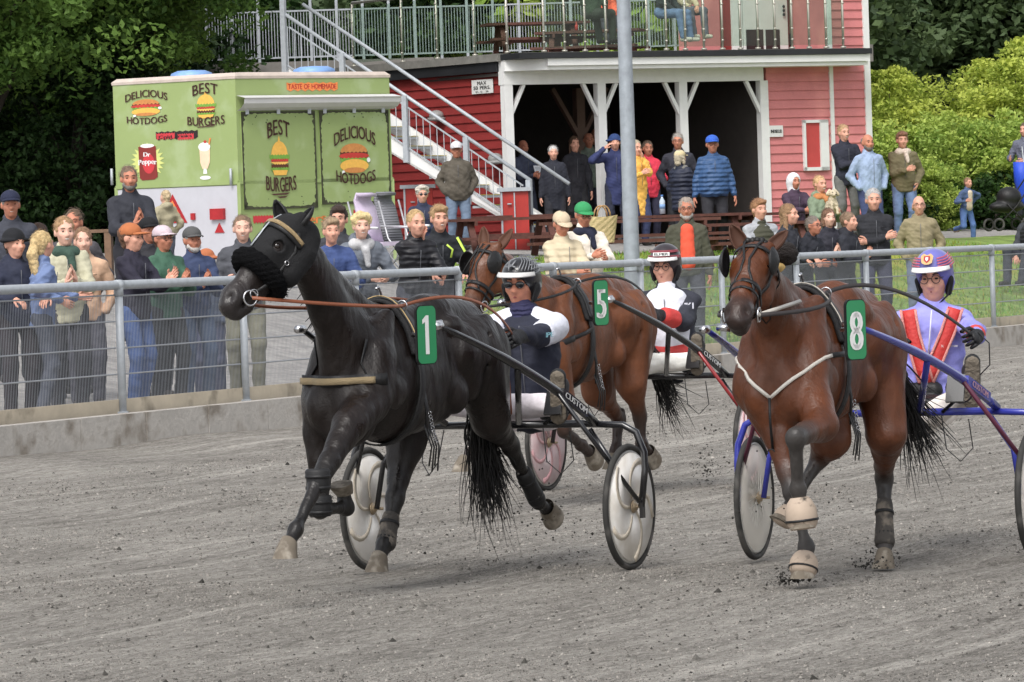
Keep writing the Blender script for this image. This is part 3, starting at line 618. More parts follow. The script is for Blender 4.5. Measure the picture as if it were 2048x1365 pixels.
# ================================================================ FOOD TRAILER
TY = 72.0
def trailer():
    A = W(225, 163, TY + 1.35); B = W(470, 155, TY); C = W(778, 152, TY + 1.9); zt = B.z; gz = ground(B.x, B.y); zb = W(470, 486, TY).z; zt -= gz; zb -= gz
    e = empty('food_trailer', (B.x, B.y, gz), 0, 'lime green food trailer painted with burgers and hotdogs, grey lower rear panel', 'food trailer'); O = Vector(e.location)
    def pl(P, Q):
        d = V(Q.x - P.x, Q.y - P.y, 0); L = d.length; F = Face2D(V(P.x, P.y, 0) - O, d.normalized(), (0, 0, 1)); F.L = L; return F
    FR, FS = pl(A, B), pl(B, C)
    def loc(F, px, py):                                  # pixel -> face coordinates
        r = ray(px, py); o = F.o + O; t = (o - CAM).dot(F.n) / r.dot(F.n); q = CAM + r * t - o; return q.dot(F.u), q.z
    GRN = paint('lime_paint', (146, 166, 96), rough=.45, var=.05, vs=1.5, dirt=(s2l((160, 176, 128)), 2.6, .52)); GRY = paint('grey_panel', (188, 188, 196), rough=.5, var=.04)
    up = lambda F, x, z, l=0.: F.o + F.u * x + V(0, 0, z) + F.n * l
    depth = FR.L * 1.; back = FR.o + FS.u * FS.L
    m = MB(); b0, b1, b2, b3 = [V(q.x, q.y, 0) for q in (FR.o, FS.o, FS.o + FS.u * FS.L, FR.o + FS.u * FS.L)]
    zc = zt - .02
    m.add([b + V(0, 0, zb) for b in (b0, b1, b2, b3)] + [b + V(0, 0, zc) for b in (b0, b1, b2, b3)], [(0, 1, 5, 4), (1, 2, 6, 5), (2, 3, 7, 6), (3, 0, 4, 7), (3, 2, 1, 0)]); body = m.build('body', GRN, e)
    m = MB(); cc = (b0 + b1 + b2 + b3) / 4; ring = []
    for sc_, dz in ((1.008, -.02), (1.01, .02), (.97, .07), (.6, .09)): ring.append([cc + (b - cc) * sc_ + V(0, 0, zt + dz) for b in (b0, b1, b2, b3)])
    vs = [q for r_ in ring for q in r_]; m.add(vs, [(i * 4 + k, i * 4 + (k + 1) % 4, i * 4 + 4 + (k + 1) % 4, i * 4 + 4 + k) for i in range(3) for k in range(4)] + [(12, 13, 14, 15)]); m.build('roof', paint('roof_cream', (196, 180, 168), rough=.6), e)
    for px, py in ((383, 150), (628, 147)):
        q = W(px, py, TY + 1.6) - O; m = MB(); m.tube([V(q.x, q.y, zt + .05), V(q.x, q.y, zt + .13), V(q.x, q.y, zt + .17)], [.33, .30, .2], 4); m.build('roof_vent', paint('vent_blue', (120, 165, 225), rough=.4), e)
    # lower grey panel, frame edges
    xg, zg = loc(FR, 350, 376); m = MB(); F = FR
    m.add([up(F, .01, zb + .01, .006), up(F, F.L - .01, zb + .01, .006), up(F, F.L - .01, zg, .006), up(F, .01, zg, .006)], [(0, 1, 2, 3)]); m.build('lower_panel', GRY, e)
    m = MB()
    for F, x in ((FR, 0), (FS, 0), (FS, FS.L)): m.bar(up(F, x, zb), up(F, x, zt), .05, .05)
    m.bar(up(FR, 0, zt), up(FR, FR.L, zt), .04, .05); m.bar(up(FS, 0, zt), up(FS, FS.L, zt), .04, .05); m.build('edge_trim', GRN, e)
    # awning rail
    xa, za = loc(FS, 474, 200); m = MB(); m.add([up(FS, .0, za + .06, .02), up(FS, FS.L + .05, za + .06, .02), up(FS, FS.L + .05, za + .02, .22), up(FS, .0, za + .02, .22), up(FS, 0, za, .2), up(FS, FS.L + .05, za, .2), up(FS, FS.L + .05, za - .06, .19), up(FS, 0, za - .06, .19), up(FS, 0, za - .12, .12), up(FS, FS.L + .05, za - .12, .12), up(FS, 0, za - .16, .02), up(FS, FS.L + .05, za - .16, .02)], [(0, 1, 2, 3), (3, 2, 5, 4), (4, 5, 6, 7), (7, 6, 9, 8), (8, 9, 11, 10)]); m.build('awning', paint('awning_white', (206, 204, 206), rough=.5, var=.04), e)
    BR = paint('print_brown', (84, 52, 44), rough=.6); DK = paint('panel_dark', (64, 66, 44), rough=.6, var=.5, vs=8)
    # service hatches with ragged printed borders
    for k, (a, b, zt_, zb_) in enumerate(((480, 628, 224, 418), (636, 775, 222, 408))):
        x0, z1 = loc(FS, a, zt_); x1, _ = loc(FS, b, zt_); _, z0 = loc(FS, (a + b) / 2, zb_)
        m = MB(); m.add([up(FS, x0, z0, .02), up(FS, x1, z0, .02), up(FS, x1, z1, .02), up(FS, x0, z1, .02)] + [up(FS, x0, z0, 0), up(FS, x1, z0, 0), up(FS, x1, z1, 0), up(FS, x0, z1, 0)], [(0, 1, 2, 3), (0, 1, 5, 4), (1, 2, 6, 5), (2, 3, 7, 6), (3, 0, 4, 7)]); h = m.build('hatch', GRN, e)
        m = MB(); rr = random.Random(k)
        def edge(p0, p1, inn):
            N = 46; P0, P1 = Vector(p0), Vector(p1); outer = []; innr = []
            for i in range(N + 1):
                t = i / N; c = P0.lerp(P1, t); cr = max(0, 1 - min(t, 1 - t) * 7); wdt = .022 + rr.random() * .02 + cr * .09 * rr.random()
                outer.append(c); innr.append(c + Vector(inn) * wdt)
            for i in range(N): m.add([up(FS, q.x, q.y, .0215 + .0003 * k) for q in (outer[i], outer[i + 1], innr[i + 1], innr[i])], [(0, 1, 2, 3)])
        edge((x0, z0), (x1, z0), (0, 1)); edge((x0, z1), (x1, z1), (0, -1)); edge((x0, z0 + .03), (x0, z1 - .03), (1, 0)); edge((x1, z0 + .03), (x1, z1 - .03), (-1, 0))
        for i in range(22):
            x, z = rr.uniform(x0, x1), rr.choice((z0 + .1, z1 - .1)) + rr.gauss(0, .07); z = min(max(z, z0 + .05), z1 - .05); r_ = rr.uniform(.004, .014); m.add([up(FS, x + r_ * math.cos(a_), z + r_ * math.sin(a_), .0225) for a_ in (0, 1.2, 2.6, 4, 5.2)], [(0, 1, 2, 3, 4)])
        m.build('printed_border', DK, h)
        for t in (.08, .5, .92): m = MB(); q = lerp(x0, x1, t); m.box(up(FS, q, z1 + .0, .03), (.05, .05, .08)); m.build('hinge', STEEL, h)
    # ---- painted pictures
    YB = paint('bun_yellow', (238, 178, 40), rough=.6, var=.1, vs=20); OB = paint('bun_brown', (205, 130, 50), rough=.6, var=.15, vs=20); RD = paint('sauce_red', (200, 40, 30), rough=.6); LG = paint('salad_green', (110, 165, 40), rough=.6, var=.2, vs=20); MT = paint('patty_brown', (96, 48, 30), rough=.7); CH = paint('cheese_orange', (245, 190, 60), rough=.6)
    CR = paint('shake_cream', (240, 205, 170), rough=.5); WH = paint('print_white', (235, 235, 235), rough=.5); ORG = paint('print_orange', (240, 130, 40), rough=.5); CAN = paint('can_red', (135, 40, 34), rough=.35); YG = paint('glow_yellow', (205, 212, 110), rough=.6); BK = paint('print_black', (40, 30, 30), rough=.6); RD2 = paint('print_red', (206, 36, 48), rough=.5)
    cnt = [0]
    def art(F, cx, cy, wpx, lines, base=.005):
        x, z = loc(F, cx, cy); s = (loc(F, cx + 50, cy)[0] - loc(F, cx - 50, cy)[0]) / 100; sv = (loc(F, cx, cy - 50)[1] - loc(F, cx, cy + 50)[1]) / 100
        for i, (k, mt, a) in enumerate(lines):
            m = MB(); F.lift = base + .0008 * i
            if k == 'oval': F.oval(m, x + a[0] * s, z - a[1] * sv, a[2] * s, a[3] * sv)
            elif k == 'dome': F.oval(m, x + a[0] * s, z - a[1] * sv, a[2] * s, a[3] * sv, a0=0, a1=math.pi)
            elif k == 'poly': F.poly(m, [(x + p[0] * s, z - p[1] * sv) for p in a])
            elif k == 'wavy':
                n = 14; x0_, x1_, y0_, y1_ = a; top = [(lerp(x0_, x1_, j / n), y0_ + (1.2 if j % 2 else -1.2)) for j in range(n + 1)]; bot = [(lerp(x1_, x0_, j / n), y1_ + (2 if j % 2 else -2)) for j in range(n + 1)]
                F.poly(m, [(x + p[0] * s, z - p[1] * sv) for p in top + bot])
            elif k == 'text': F.text(m, a[0], x + a[1] * s, z - a[2] * sv, a[3] * sv, a[4] * s, arc=a[5] * sv, bold=.004 if len(a) < 7 else a[6])
            elif k == 'star':
                n = a[4]; F.poly(m, [(x + (a[0] + (a[2] if j % 2 else a[2] * .72) * math.cos(j * math.pi / n)) * s, z - (a[1] + (a[3] if j % 2 else a[3] * .72) * math.sin(j * math.pi / n)) * sv) for j in range(2 * n)])
            cnt[0] += 1; m.build('print', mt, e)
        F.lift = .004
    def burger(F, cx, cy, w_, h_, base=.005):      # centre, half width, half height in pixels
        sp = []
        art(F, cx, cy, 0, [('poly', YB, [(-w_ * .2, -h_ * .8), (0, -h_ * 1.35), (w_ * .15, -h_ * .8)]), ('dome', YB, (0, -h_ * .15, w_ * .82, h_ * .85)), ('wavy', LG, (-w_, w_, -h_ * .2, h_ * .05)), ('wavy', RD, (-w_ * .85, w_ * .85, h_ * .05, h_ * .22)), ('poly', CH, [(-w_ * .95, h_ * .22), (w_ * .95, h_ * .22), (w_ * .2, h_ * .48), (-w_ * .1, h_ * .5)]), ('wavy', MT, (-w_ * .85, w_ * .85, h_ * .36, h_ * .58)), ('wavy', LG, (-w_ * .9, w_ * .9, h_ * .55, h_ * .72)), ('poly', YB, [(-w_ * .75, h_ * .7), (w_ * .75, h_ * .7), (w_ * .6, h_), (-w_ * .6, h_)])], base)
    def hotdog(F, cx, cy, w_, h_, base=.005):
        art(F, cx, cy, 0, [('oval', OB, (0, -h_ * .35, w_ * .9, h_ * .55)), ('wavy', MT, (-w_ * .92, w_ * .92, -h_ * .35, h_ * .1)), ('oval', RD, (0, -h_ * .12, w_, h_ * .2)), ('wavy', LG, (-w_ * .9, w_ * .9, h_ * .02, h_ * .25)), ('oval', YB, (0, h_ * .5, w_ * .95, h_ * .42)), ('oval', OB, (0, h_ * .78, w_ * .7, h_ * .18)), ('oval', WH, (w_ * .95, h_ * .15, w_ * .12, h_ * .15)), ('oval', WH, (-w_ * .75, h_ * .9, w_ * .1, h_ * .12))], base)
    hotdog(FR, 292, 215, 30, 18); art(FR, 292, 215, 0, [('text', BR, ('DELICIOUS', 2, -19, 15, 84, 9)), ('text', BR, ('HOTDOGS', 2, 23, 14, 80, -4))], .012)
    burger(FR, 412, 213, 21, 24); art(FR, 412, 213, 0, [('text', BR, ('BEST', 0, -32, 22, 50, 5)), ('text', BR, ('BURGERS', 0, 27, 18, 74, -3)), ('poly', BR, [(-20, 40), (18, 39), (14, 41), (-16, 42)])], .012)
    burger(FS, 557, 317, 20, 34, .026); art(FS, 557, 317, 0, [('text', BR, ('BEST', -1, -55, 32, 44, 8)), ('text', BR, ('BURGERS', 1, 48, 30, 60, -4)), ('poly', BR, [(-20, 71), (18, 69), (12, 73), (-14, 74)]), ('poly', BR, [(-8, 77), (14, 75), (8, 79), (-2, 80)])], .034)
    hotdog(FS, 706, 316, 30, 32, .026); art(FS, 706, 316, 0, [('text', BR, ('DELICIOUS', 2, -36, 26, 82, 16)), ('text', BR, ('HOTDOGS', 2, 34, 22, 78, -8))], .034)
    art(FR, 410, 318, 0, [('poly', WH, [(-4, 30), (4, 30), (2, 14), (-2, 14)]), ('oval', WH, (0, 38, 11, 4)), ('poly', CR, [(-10, -22), (11, -22), (10, 8), (5, 20), (-5, 20), (-9, 8)]), ('oval', WH, (0, -24, 12, 9)), ('oval', RD, (2, -34, 3, 3)), ('poly', ORG, [(8, -28), (11, -28), (14, -41), (11, -41)])], .006)
    art(FR, 296, 323, 0, [('star', YG, (0, 0, 34, 38, 22)), ('poly', CAN, [(-18, -30), (17, -30), (19, 32), (12, 37), (-12, 38), (-17, 33)]), ('oval', WH, (0, -31, 14, 4)), ('oval', RD2, (2, 5, 12, 20)), ('text', WH, ('Dr', -1, -14, 9, 13, 0)), ('text', WH, ('Pepper', 0, 2, 11, 36, 2))], .006)
    art(FR, 354, 271, 0, [('wavy', BK, (-42, 42, -8, 7)), ('wavy', RD2, (-41, -4, -5, 6)), ('wavy', RD2, (2, 34, -2, 9)), ('text', BK, ('Cold drinks', -3, 2, 6, 66, 0))], .006)
    art(FS, 625, 173, 0, [('wavy', ORG, (-52, 50, -7, 8)), ('text', RD, ('TASTE OF HOMEMADE', -1, 0, 10, 96, 0, .003))], .006)
    art(FS, 520, 440, 0, [('wavy', RD2, (-14, 26, -8, 6)), ('text', ORG, ('Burgers', 90, -2, 20, 84, -4, .008)), ('wavy', RD2, (190, 230, -14, 4))], .006)
    # lights and warning signs on the rear
    def rp(a, b, c, d, mt, name, th=.03):
        x0, z1 = loc(FR, a, b); x1, z0 = loc(FR, c, d); m = MB(); P = [up(FR, x, z, o) for x in (x0, x1) for z in (z0, z1) for o in (.006, th)]
        m.add(P, [(0, 1, 3, 2), (4, 6, 7, 5), (0, 4, 5, 1), (2, 3, 7, 6), (0, 2, 6, 4), (1, 5, 7, 3)]); return m.build(name, mt, e)
    LR = paint('lens_red', (175, 22, 32), rough=.2); rp(424, 418, 452, 439, LR, 'tail_light', .06); rp(384, 427, 392, 440, LR, 'marker_light', .04)
    def tri(cx, cy, h, mt, name, l): 
        m = MB(); x, z = loc(FR, cx, cy); s = h / 139; q = [(x - s * .62, z - s * .5), (x + s * .62, z - s * .5), (x, z + s * .5)]; m.poly([up(FR, a, b, .008) for a, b in q], FR.n * l); return m.build(name, mt, e)
    tri(440, 456, 20, LR, 'reflector', .01); tri(347, 418, 58, LR, 'warning_triangle', .01); tri(347, 421, 40, ORG, 'warning_triangle', .016)
    for px in (228, 466): m = MB(); x, z = loc(FR, px, 354); m.tube([up(FR, x, z - .12, .05), up(FR, x, z + .12, .05)], .02); m.build('handle', STEEL, e)
    # wheels, chassis, jack legs
    for t in (.42, .6):
        m = MB(); c = up(FS, FS.L * t, gz - gz + .30 + 0, -.12); c.z = .32; m.ring(c, FS.n, .24, .08, 24, 8); w_ = m.build('wheel', RUB, e); m = MB(); m.disc(c, FS.n, 0, .19, .05, 20); m.build('rim', STEEL, w_)
    m = MB(); m.bar(V(b0.x, b0.y, zb - .08) * .9, V(b3.x, b3.y, zb - .08) * .98, .1, .12); m.bar(V(b1.x, b1.y, zb - .08) * .9 + V(-.1, .1, 0), V(b2.x, b2.y, zb - .08) * .95, .1, .12); m.build('chassis', STEEL, e)
    for q in (b0, b1, b2): q = q * .9; m = MB(); m.bar(V(q.x, q.y, 0), V(q.x, q.y, zb), .06, .06); m.build('jack_leg', STEEL, e)
# local z of the trailer is measured from its base
_oldW = W
def trailer_fix():
    before = set(bpy.data.objects); trailer()
    root = [o for o in bpy.data.objects if o not in before and o.name.startswith('food_trailer')][0]
trailer_fix()
# ================================================================ TREES
LEAFM = {}
def leafmat(name):
    m = bpy.data.materials.new(name); m.use_nodes = True; n = m.node_tree.nodes; l = m.node_tree.links; p = n['Principled BSDF']; o = n['Material Output']
    a = n.new('ShaderNodeVertexColor'); a.layer_name = 'Col'; l.new(a.outputs[0], p.inputs['Base Color']); p.inputs['Roughness'].default_value = .6; p.inputs['Specular IOR Level'].default_value = .25
    t = n.new('ShaderNodeBsdfTranslucent'); l.new(a.outputs[0], t.inputs[0]); mx = n.new('ShaderNodeMixShader'); mx.inputs[0].default_value = .35; l.new(p.outputs[0], mx.inputs[1]); l.new(t.outputs[0], mx.inputs[2]); l.new(mx.outputs[0], o.inputs[0]); return m
LEAF = leafmat('leaf')
BARK = paint('bark', (52, 46, 38), rough=.9, bump=.8, bs=18, var=.3)
def crown_mesh(seed, rx, ry, rz, nclump, per, leaf, cA, cB, zbase=0., spread=.55):
    r = np.random.default_rng(seed); u = r.normal(size=(nclump, 3)); u /= np.linalg.norm(u, axis=1)[:, None]; rad = r.uniform(.35, 1., nclump) ** .6
    lump = 1 + .28 * vnoise(u * 2.4, 1.7, seed) ; C = u * (rad * lump)[:, None] * np.array([rx, ry, rz]); cs = r.uniform(.5, 1.25, nclump) * spread
    n = nclump * per; ci = np.repeat(np.arange(nclump), per); d = r.normal(size=(n, 3)); d /= np.linalg.norm(d, axis=1)[:, None]
    P = C[ci] + d * (r.uniform(.2, 1, n) ** .5 * cs[ci])[:, None] * np.array([1, 1, .62]); P[:, 2] -= .12 * cs[ci] * 0
    a = r.normal(size=(n, 3)); a /= np.linalg.norm(a, axis=1)[:, None]; nn = r.normal(size=(n, 3)) + np.array([0, 0, 1.1]); b = np.cross(nn, a); b /= np.maximum(np.linalg.norm(b, axis=1), 1e-6)[:, None]; a = np.cross(b, nn); a /= np.maximum(np.linalg.norm(a, axis=1), 1e-6)[:, None]
    s = (leaf * r.uniform(.55, 1.3, n))[:, None]; v = np.stack([P - a * s, P - b * s * .55, P + a * s, P + b * s * .55], 1).reshape(-1, 3); v[:, 2] += zbase
    mix = np.clip(r.uniform(0, 1, nclump)[ci] * .65 + r.uniform(0, 1, n) * .35, 0, 1)[:, None]; c = np.array(cA) * (1 - mix) + np.array(cB) * mix
    return npmesh('crown', v, np.arange(4 * n).reshape(-1, 4), False, np.repeat(c, 4, 0)), C + np.array([0, 0, zbase])
_tc = {}
def tree_kind(key, seed, rx, ry, rz, ncl, per, leaf, cA, cB, zb, spread, tr=.16, limbs=10):
    cm, C = crown_mesh(seed, rx, ry, rz, ncl, per, leaf, cA, cB, zb, spread); cm.materials.append(LEAF); m = MB(); rr = random.Random(seed)
    top = zb + rz * .6; m.tube([V(0, 0, -.3), V(.06, 0, zb * .5), V(-.05, .1, zb), V(.1, 0, top)], [tr * 1.25, tr, tr * .75, tr * .15], 9)
    for i in range(limbs):
        q = V(*C[rr.randrange(len(C))]); z0 = lerp(zb * .35, top * .8, rr.random()); s = V(0, 0, z0); mid = (s + q) / 2 + V(rr.uniform(-.3, .3), rr.uniform(-.3, .3), rr.uniform(-.1, .5)); m.tube([s, mid, q], [tr * .45, tr * .28, tr * .06], 6)
    tm = m.mesh('trunk'); tm.materials.append(BARK); _tc[key] = (cm, tm)
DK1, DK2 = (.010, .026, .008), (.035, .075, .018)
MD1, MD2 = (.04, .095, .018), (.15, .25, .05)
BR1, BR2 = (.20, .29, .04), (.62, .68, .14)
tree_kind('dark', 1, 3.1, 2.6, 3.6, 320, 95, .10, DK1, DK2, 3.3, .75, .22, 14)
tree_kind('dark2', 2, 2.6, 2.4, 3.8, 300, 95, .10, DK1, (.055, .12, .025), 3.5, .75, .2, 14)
tree_kind('mid', 3, 3.0, 2.4, 2.6, 340, 170, .058, MD1, MD2, 5.0, .6, .2, 16)
tree_kind('bright', 4, 1.7, 1.5, 2.3, 170, 90, .070, BR1, BR2, 2.0, .42, .09, 10)
tree_kind('bright2', 5, 2.0, 1.6, 1.7, 210, 90, .075, (.20, .32, .06), (.54, .64, .15), 1.7, .42, .09, 10)
tree_kind('green', 6, 2.8, 2.4, 3.2, 300, 95, .095, (.05, .085, .04), (.14, .20, .08), 3.4, .6, .16, 14)  # leaf greens greyed slightly, haze mixed into their colour
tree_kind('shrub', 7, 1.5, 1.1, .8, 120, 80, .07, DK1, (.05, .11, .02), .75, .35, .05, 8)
def tree(key, px, Y, dz=0., sc_=1., rz=0., name='tree', label='', group=None, X=None):
    x = X if X is not None else W(px, 450, Y).x; z = ground(x, Y) if Y < 118 else 1.2 + 14 * sm(Y, 118, 260)
    e = empty(name, (x, Y, z - .1 + dz), rz, label, 'tree' if name != 'shrub' else 'shrub', group); e.scale = (sc_, sc_, sc_)
    cm, tm = _tc[key]; link('trunk', tm, None, e); link('crown', cm, None, e); return e
rr = random.Random(3)
ORD = ('leftmost', 'second from left', 'third from left', 'fourth from left', 'fifth from left', 'sixth from left', 'seventh from left', 'eighth from left', 'ninth from left', 'rightmost')
def ordn(px, allpx):
    q = sorted(allpx); i = q.index(px); return 'rightmost' if i == len(q) - 1 else ORD[i]
# left wood
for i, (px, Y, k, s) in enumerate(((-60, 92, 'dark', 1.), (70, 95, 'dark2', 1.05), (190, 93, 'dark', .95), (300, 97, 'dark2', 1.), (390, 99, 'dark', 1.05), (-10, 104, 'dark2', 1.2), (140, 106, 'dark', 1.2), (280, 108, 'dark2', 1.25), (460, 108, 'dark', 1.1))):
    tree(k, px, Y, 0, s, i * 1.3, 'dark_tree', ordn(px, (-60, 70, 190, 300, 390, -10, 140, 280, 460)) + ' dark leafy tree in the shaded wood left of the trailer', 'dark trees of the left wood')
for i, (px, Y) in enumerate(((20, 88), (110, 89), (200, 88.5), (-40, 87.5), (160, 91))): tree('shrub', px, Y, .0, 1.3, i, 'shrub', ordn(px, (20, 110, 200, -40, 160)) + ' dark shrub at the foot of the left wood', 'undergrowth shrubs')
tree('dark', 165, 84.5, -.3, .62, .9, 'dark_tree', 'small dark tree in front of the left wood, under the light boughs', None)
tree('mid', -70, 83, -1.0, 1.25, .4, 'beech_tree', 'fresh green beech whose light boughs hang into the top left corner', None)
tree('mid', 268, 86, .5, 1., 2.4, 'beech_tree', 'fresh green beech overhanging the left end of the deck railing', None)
# behind the deck
for i, (px, Y, k, s, dz) in enumerate(((500, 112, 'green', 1.25, .6), (620, 106, 'green', 1.1, .2), (730, 110, 'dark2', 1.2, .5), (850, 104, 'green', 1.1, .3), (960, 110, 'green', 1.25, .6), (1080, 105, 'bright2', 2.2, 1.2), (1190, 110, 'green', 1.3, .8), (1300, 106, 'bright2', 2.1, 1.4), (1400, 110, 'green', 1.25, .8), (1500, 112, 'green', 1.3, .6))):
    tree(k, px, Y, dz, s, i * 1.7, 'leafy_tree', ordn(px, (500, 620, 730, 850, 960, 1080, 1190, 1300, 1400, 1500)) + ' green leafy tree behind the roof deck', 'trees behind the deck')
# right side bank
BL = 'bright yellow green young tree in the thicket right of the clubhouse'
for i, (px, Y, k, s, dz) in enumerate(((1765, 106, 'bright', .98, .2), (1835, 108, 'bright', 1.0, .0), (1880, 103, 'bright2', 1.0, -.2), (1940, 107, 'bright', .95, 0), (2005, 109, 'bright', 1.12, .2), (2060, 106, 'bright', 1.1, .2), (1800, 102, 'bright2', .85, 0), (1985, 103, 'bright2', .95, 0), (2090, 110, 'bright', 1.2, .4), (1735, 110, 'bright', 1.15, 0))):
    tree(k, px, Y, dz, s * .76, i * 2.1, 'young_tree', ordn(px, (1765, 1835, 1880, 1940, 2005, 2060, 1800, 1985, 2090, 1735)) + ' bright yellow green young tree right of the clubhouse', 'bright young trees on the right bank')
for i, (px, Y, k, s) in enumerate(((1720, 118, 'green', 1.3), (1850, 121, 'green', 1.35), (1990, 119, 'green', 1.3), (2110, 123, 'green', 1.4), (1780, 150, 'dark2', 1.9), (1900, 155, 'dark', 2.), (2030, 150, 'dark2', 1.9), (2140, 158, 'dark', 2.), (1640, 150, 'dark', 1.9), (1520, 150, 'dark2', 1.9), (1400, 155, 'dark', 1.9), (1250, 150, 'dark2', 1.9), (1100, 152, 'dark', 1.9), (950, 150, 'dark2', 1.9), (800, 155, 'dark', 1.9), (650, 150, 'dark2', 1.9), (500, 150, 'dark', 1.9), (330, 150, 'dark2', 1.9), (150, 150, 'dark', 1.9), (-20, 150, 'dark2', 1.9), (-150, 120, 'dark2', 1.5), (-130, 100, 'dark', 1.2), (-420, 96, 'dark2', 1.3), (-720, 100, 'dark', 1.4), (-300, 112, 'green', 1.5), (-560, 108, 'green', 1.5), (2350, 118, 'green', 1.4))):
    tree(k, px, Y, 0 if Y < 130 else -3.5, s, i * 1.9, 'wood_tree', 'tall tree of the distant wood behind everything', 'far wood trees')
for i, (px, Y) in enumerate(((1760, 99), (1850, 99), (1930, 104), (2040, 104), (1990, 101.5))): tree('bright2' if i % 2 else 'shrub', px, Y, -.15, .9 if i % 2 == 0 else .5, i, 'shrub', ordn(px, (1760, 1850, 1930, 2040, 1990)) + ' low leafy shrub beside the path right of the clubhouse', 'shrubs along the right path')
# ================================================================ FURNITURE
def picnic(px, py, Y, L=1.8, rz=.3, label='', depthoff=0):
    p = W(px, py, Y); e = empty('picnic_table', (p.x, p.y, p.z - .75), rz, label, 'picnic table')
    def ch(n, f, m_=DARKWOOD): m = MB(); f(m); return m.build(n, m_, e)
    for k in range(4): ch('top_board', lambda m: m.box(V(0, -.27 + k * .18, .73), (L, .165, .045)))
    for s in (-1, 1):
        for k in (0, 1): ch('bench_board', lambda m: m.box(V(0, s * (.58 + k * .16), .44), (L, .145, .045)))
        x = s * (L / 2 - .3)
        ch('leg', lambda m: (m.bar(V(x, -.6, 0), V(x, -.2, .7), .05, .1, up=(1, 0, 0)), m.bar(V(x, .6, 0), V(x, .2, .7), .05, .1, up=(1, 0, 0)), m.bar(V(x + .05, -.72, .39), V(x + .05, .72, .39), .045, .09), m.bar(V(x + .05, -.36, .68), V(x + .05, .36, .68), .045, .08)))
    return e
picnic(1010, 436, 77, 1.9, .35, 'brown picnic table at the foot of the stairs left of the seated couple')
picnic(1000, 432, 80.5, 1.8, .35, 'brown picnic table nearest the stairs, partly behind another table')
picnic(1320, 431, 79, 3.0, .45, 'long brown picnic table with the water bottle on it')
picnic(1260, 440, 73, 2.6, .4, 'long brown picnic table behind the lamp pole carrying the straw bag')
picnic(1490, 446, 77, 2.3, .45, 'brown picnic table behind the man in the orange shirt')
picnic(1560, 425, 80, 1.9, .5, 'brown picnic table in front of the pink boarded wall')
picnic(1070, 46, 91, 1.9, .2, 'brown picnic table up on the deck left of the green jacketed guest'); picnic(1180, 62, 90, 1.9, -.2, 'brown picnic table up on the deck with a red bottle on it')
def wood_bench(px, py, Y, L, label, rz=0.):
    p = W(px, py, Y); g = ground(p.x, p.y); e = empty('wooden_bench', (p.x, p.y, g), rz, label, 'bench'); h = p.z - g
    for k in range(3): m = MB(); m.box(V(0, k * .13, h), (L, .11, .04)); m.build('seat_board', paint('old_timber', (120, 92, 70), rough=.8, var=.3, vs=6), e)
    for s in (-1, 0, 1): m = MB(); m.box(V(s * (L / 2 - .15), .13, h / 2 - .02), (.08, .36, h)); m.build('leg', _mats['old_timber'], e)
wood_bench(215, 462, 60, 1.1, 'weathered timber bench top showing behind the clapping crowd')
def bottle():
    p = W(1325, 428, 79); e = empty('water_bottle', (p.x, p.y, p.z - .0), 0, 'clear plastic water bottle with blue label standing on a picnic table', 'bottle')
    m = MB(); m.tube([V(0, 0, 0), V(0, 0, .2), V(0, 0, .25), V(0, 0, .27)], [.045, .045, .018, .018], 12); m.build('body', paint('bottle_clear', (190, 205, 220), rough=.15), e); m = MB(); m.tube([V(0, 0, .27), V(0, 0, .30)], .02, 10); m.build('cap', paint('cap_blue', (80, 130, 200)), e); m = MB(); m.tube([V(0, 0, .08), V(0, 0, .15)], .0465, 12); m.build('wrapper', paint('wrapper_blue', (120, 160, 210)), e)
bottle()
def red_bottle():
    p = W(1153, 62, 90); e = empty('sauce_bottle', (p.x, p.y, p.z), 0, 'small red sauce bottle on the deck table', 'bottle'); m = MB(); m.tube([V(0, 0, 0), V(0, 0, .09), V(0, 0, .12), V(0, 0, .16)], [.03, .03, .012, .008], 10); m.build('body', paint('sauce_bottle', (200, 50, 40), rough=.3), e)
red_bottle()
def straw_bag():
    p = W(1206, 486, 67.5); e = empty('straw_bag', tuple(p), .2, 'woven straw basket bag with handles beside the seated man in the green cap', 'bag'); m = MB(); n = 22; vs = []; 
    for j in range(9):
        z = j / 8; r = lerp(.15, .21, z)
        for k in range(n): a = 2 * math.pi * k / n; q = .006 * ((j + k) % 2); vs.append(V((r + q) * math.cos(a), (r * .55 + q) * math.sin(a), z * .36 + .01 * math.cos(2 * a) * z))
    m.add(vs, [(j * n + k, j * n + (k + 1) % n, j * n + n + (k + 1) % n, j * n + n + k) for j in range(8) for k in range(n)]); m.add(vs[:n], [tuple(range(n))]); m.build('basket', paint('straw', (196, 172, 120), rough=.8, bump=.6, bs=40, var=.2), e)
    for s in (-1, 1): m = MB(); m.tube([V(.09 * math.cos(t) , s * .1, .36 + .14 * math.sin(t)) for t in [k * math.pi / 10 for k in range(11)]], .012, 6); m.build('handle', paint('straw_dark', (170, 130, 80), rough=.8), e)
straw_bag()
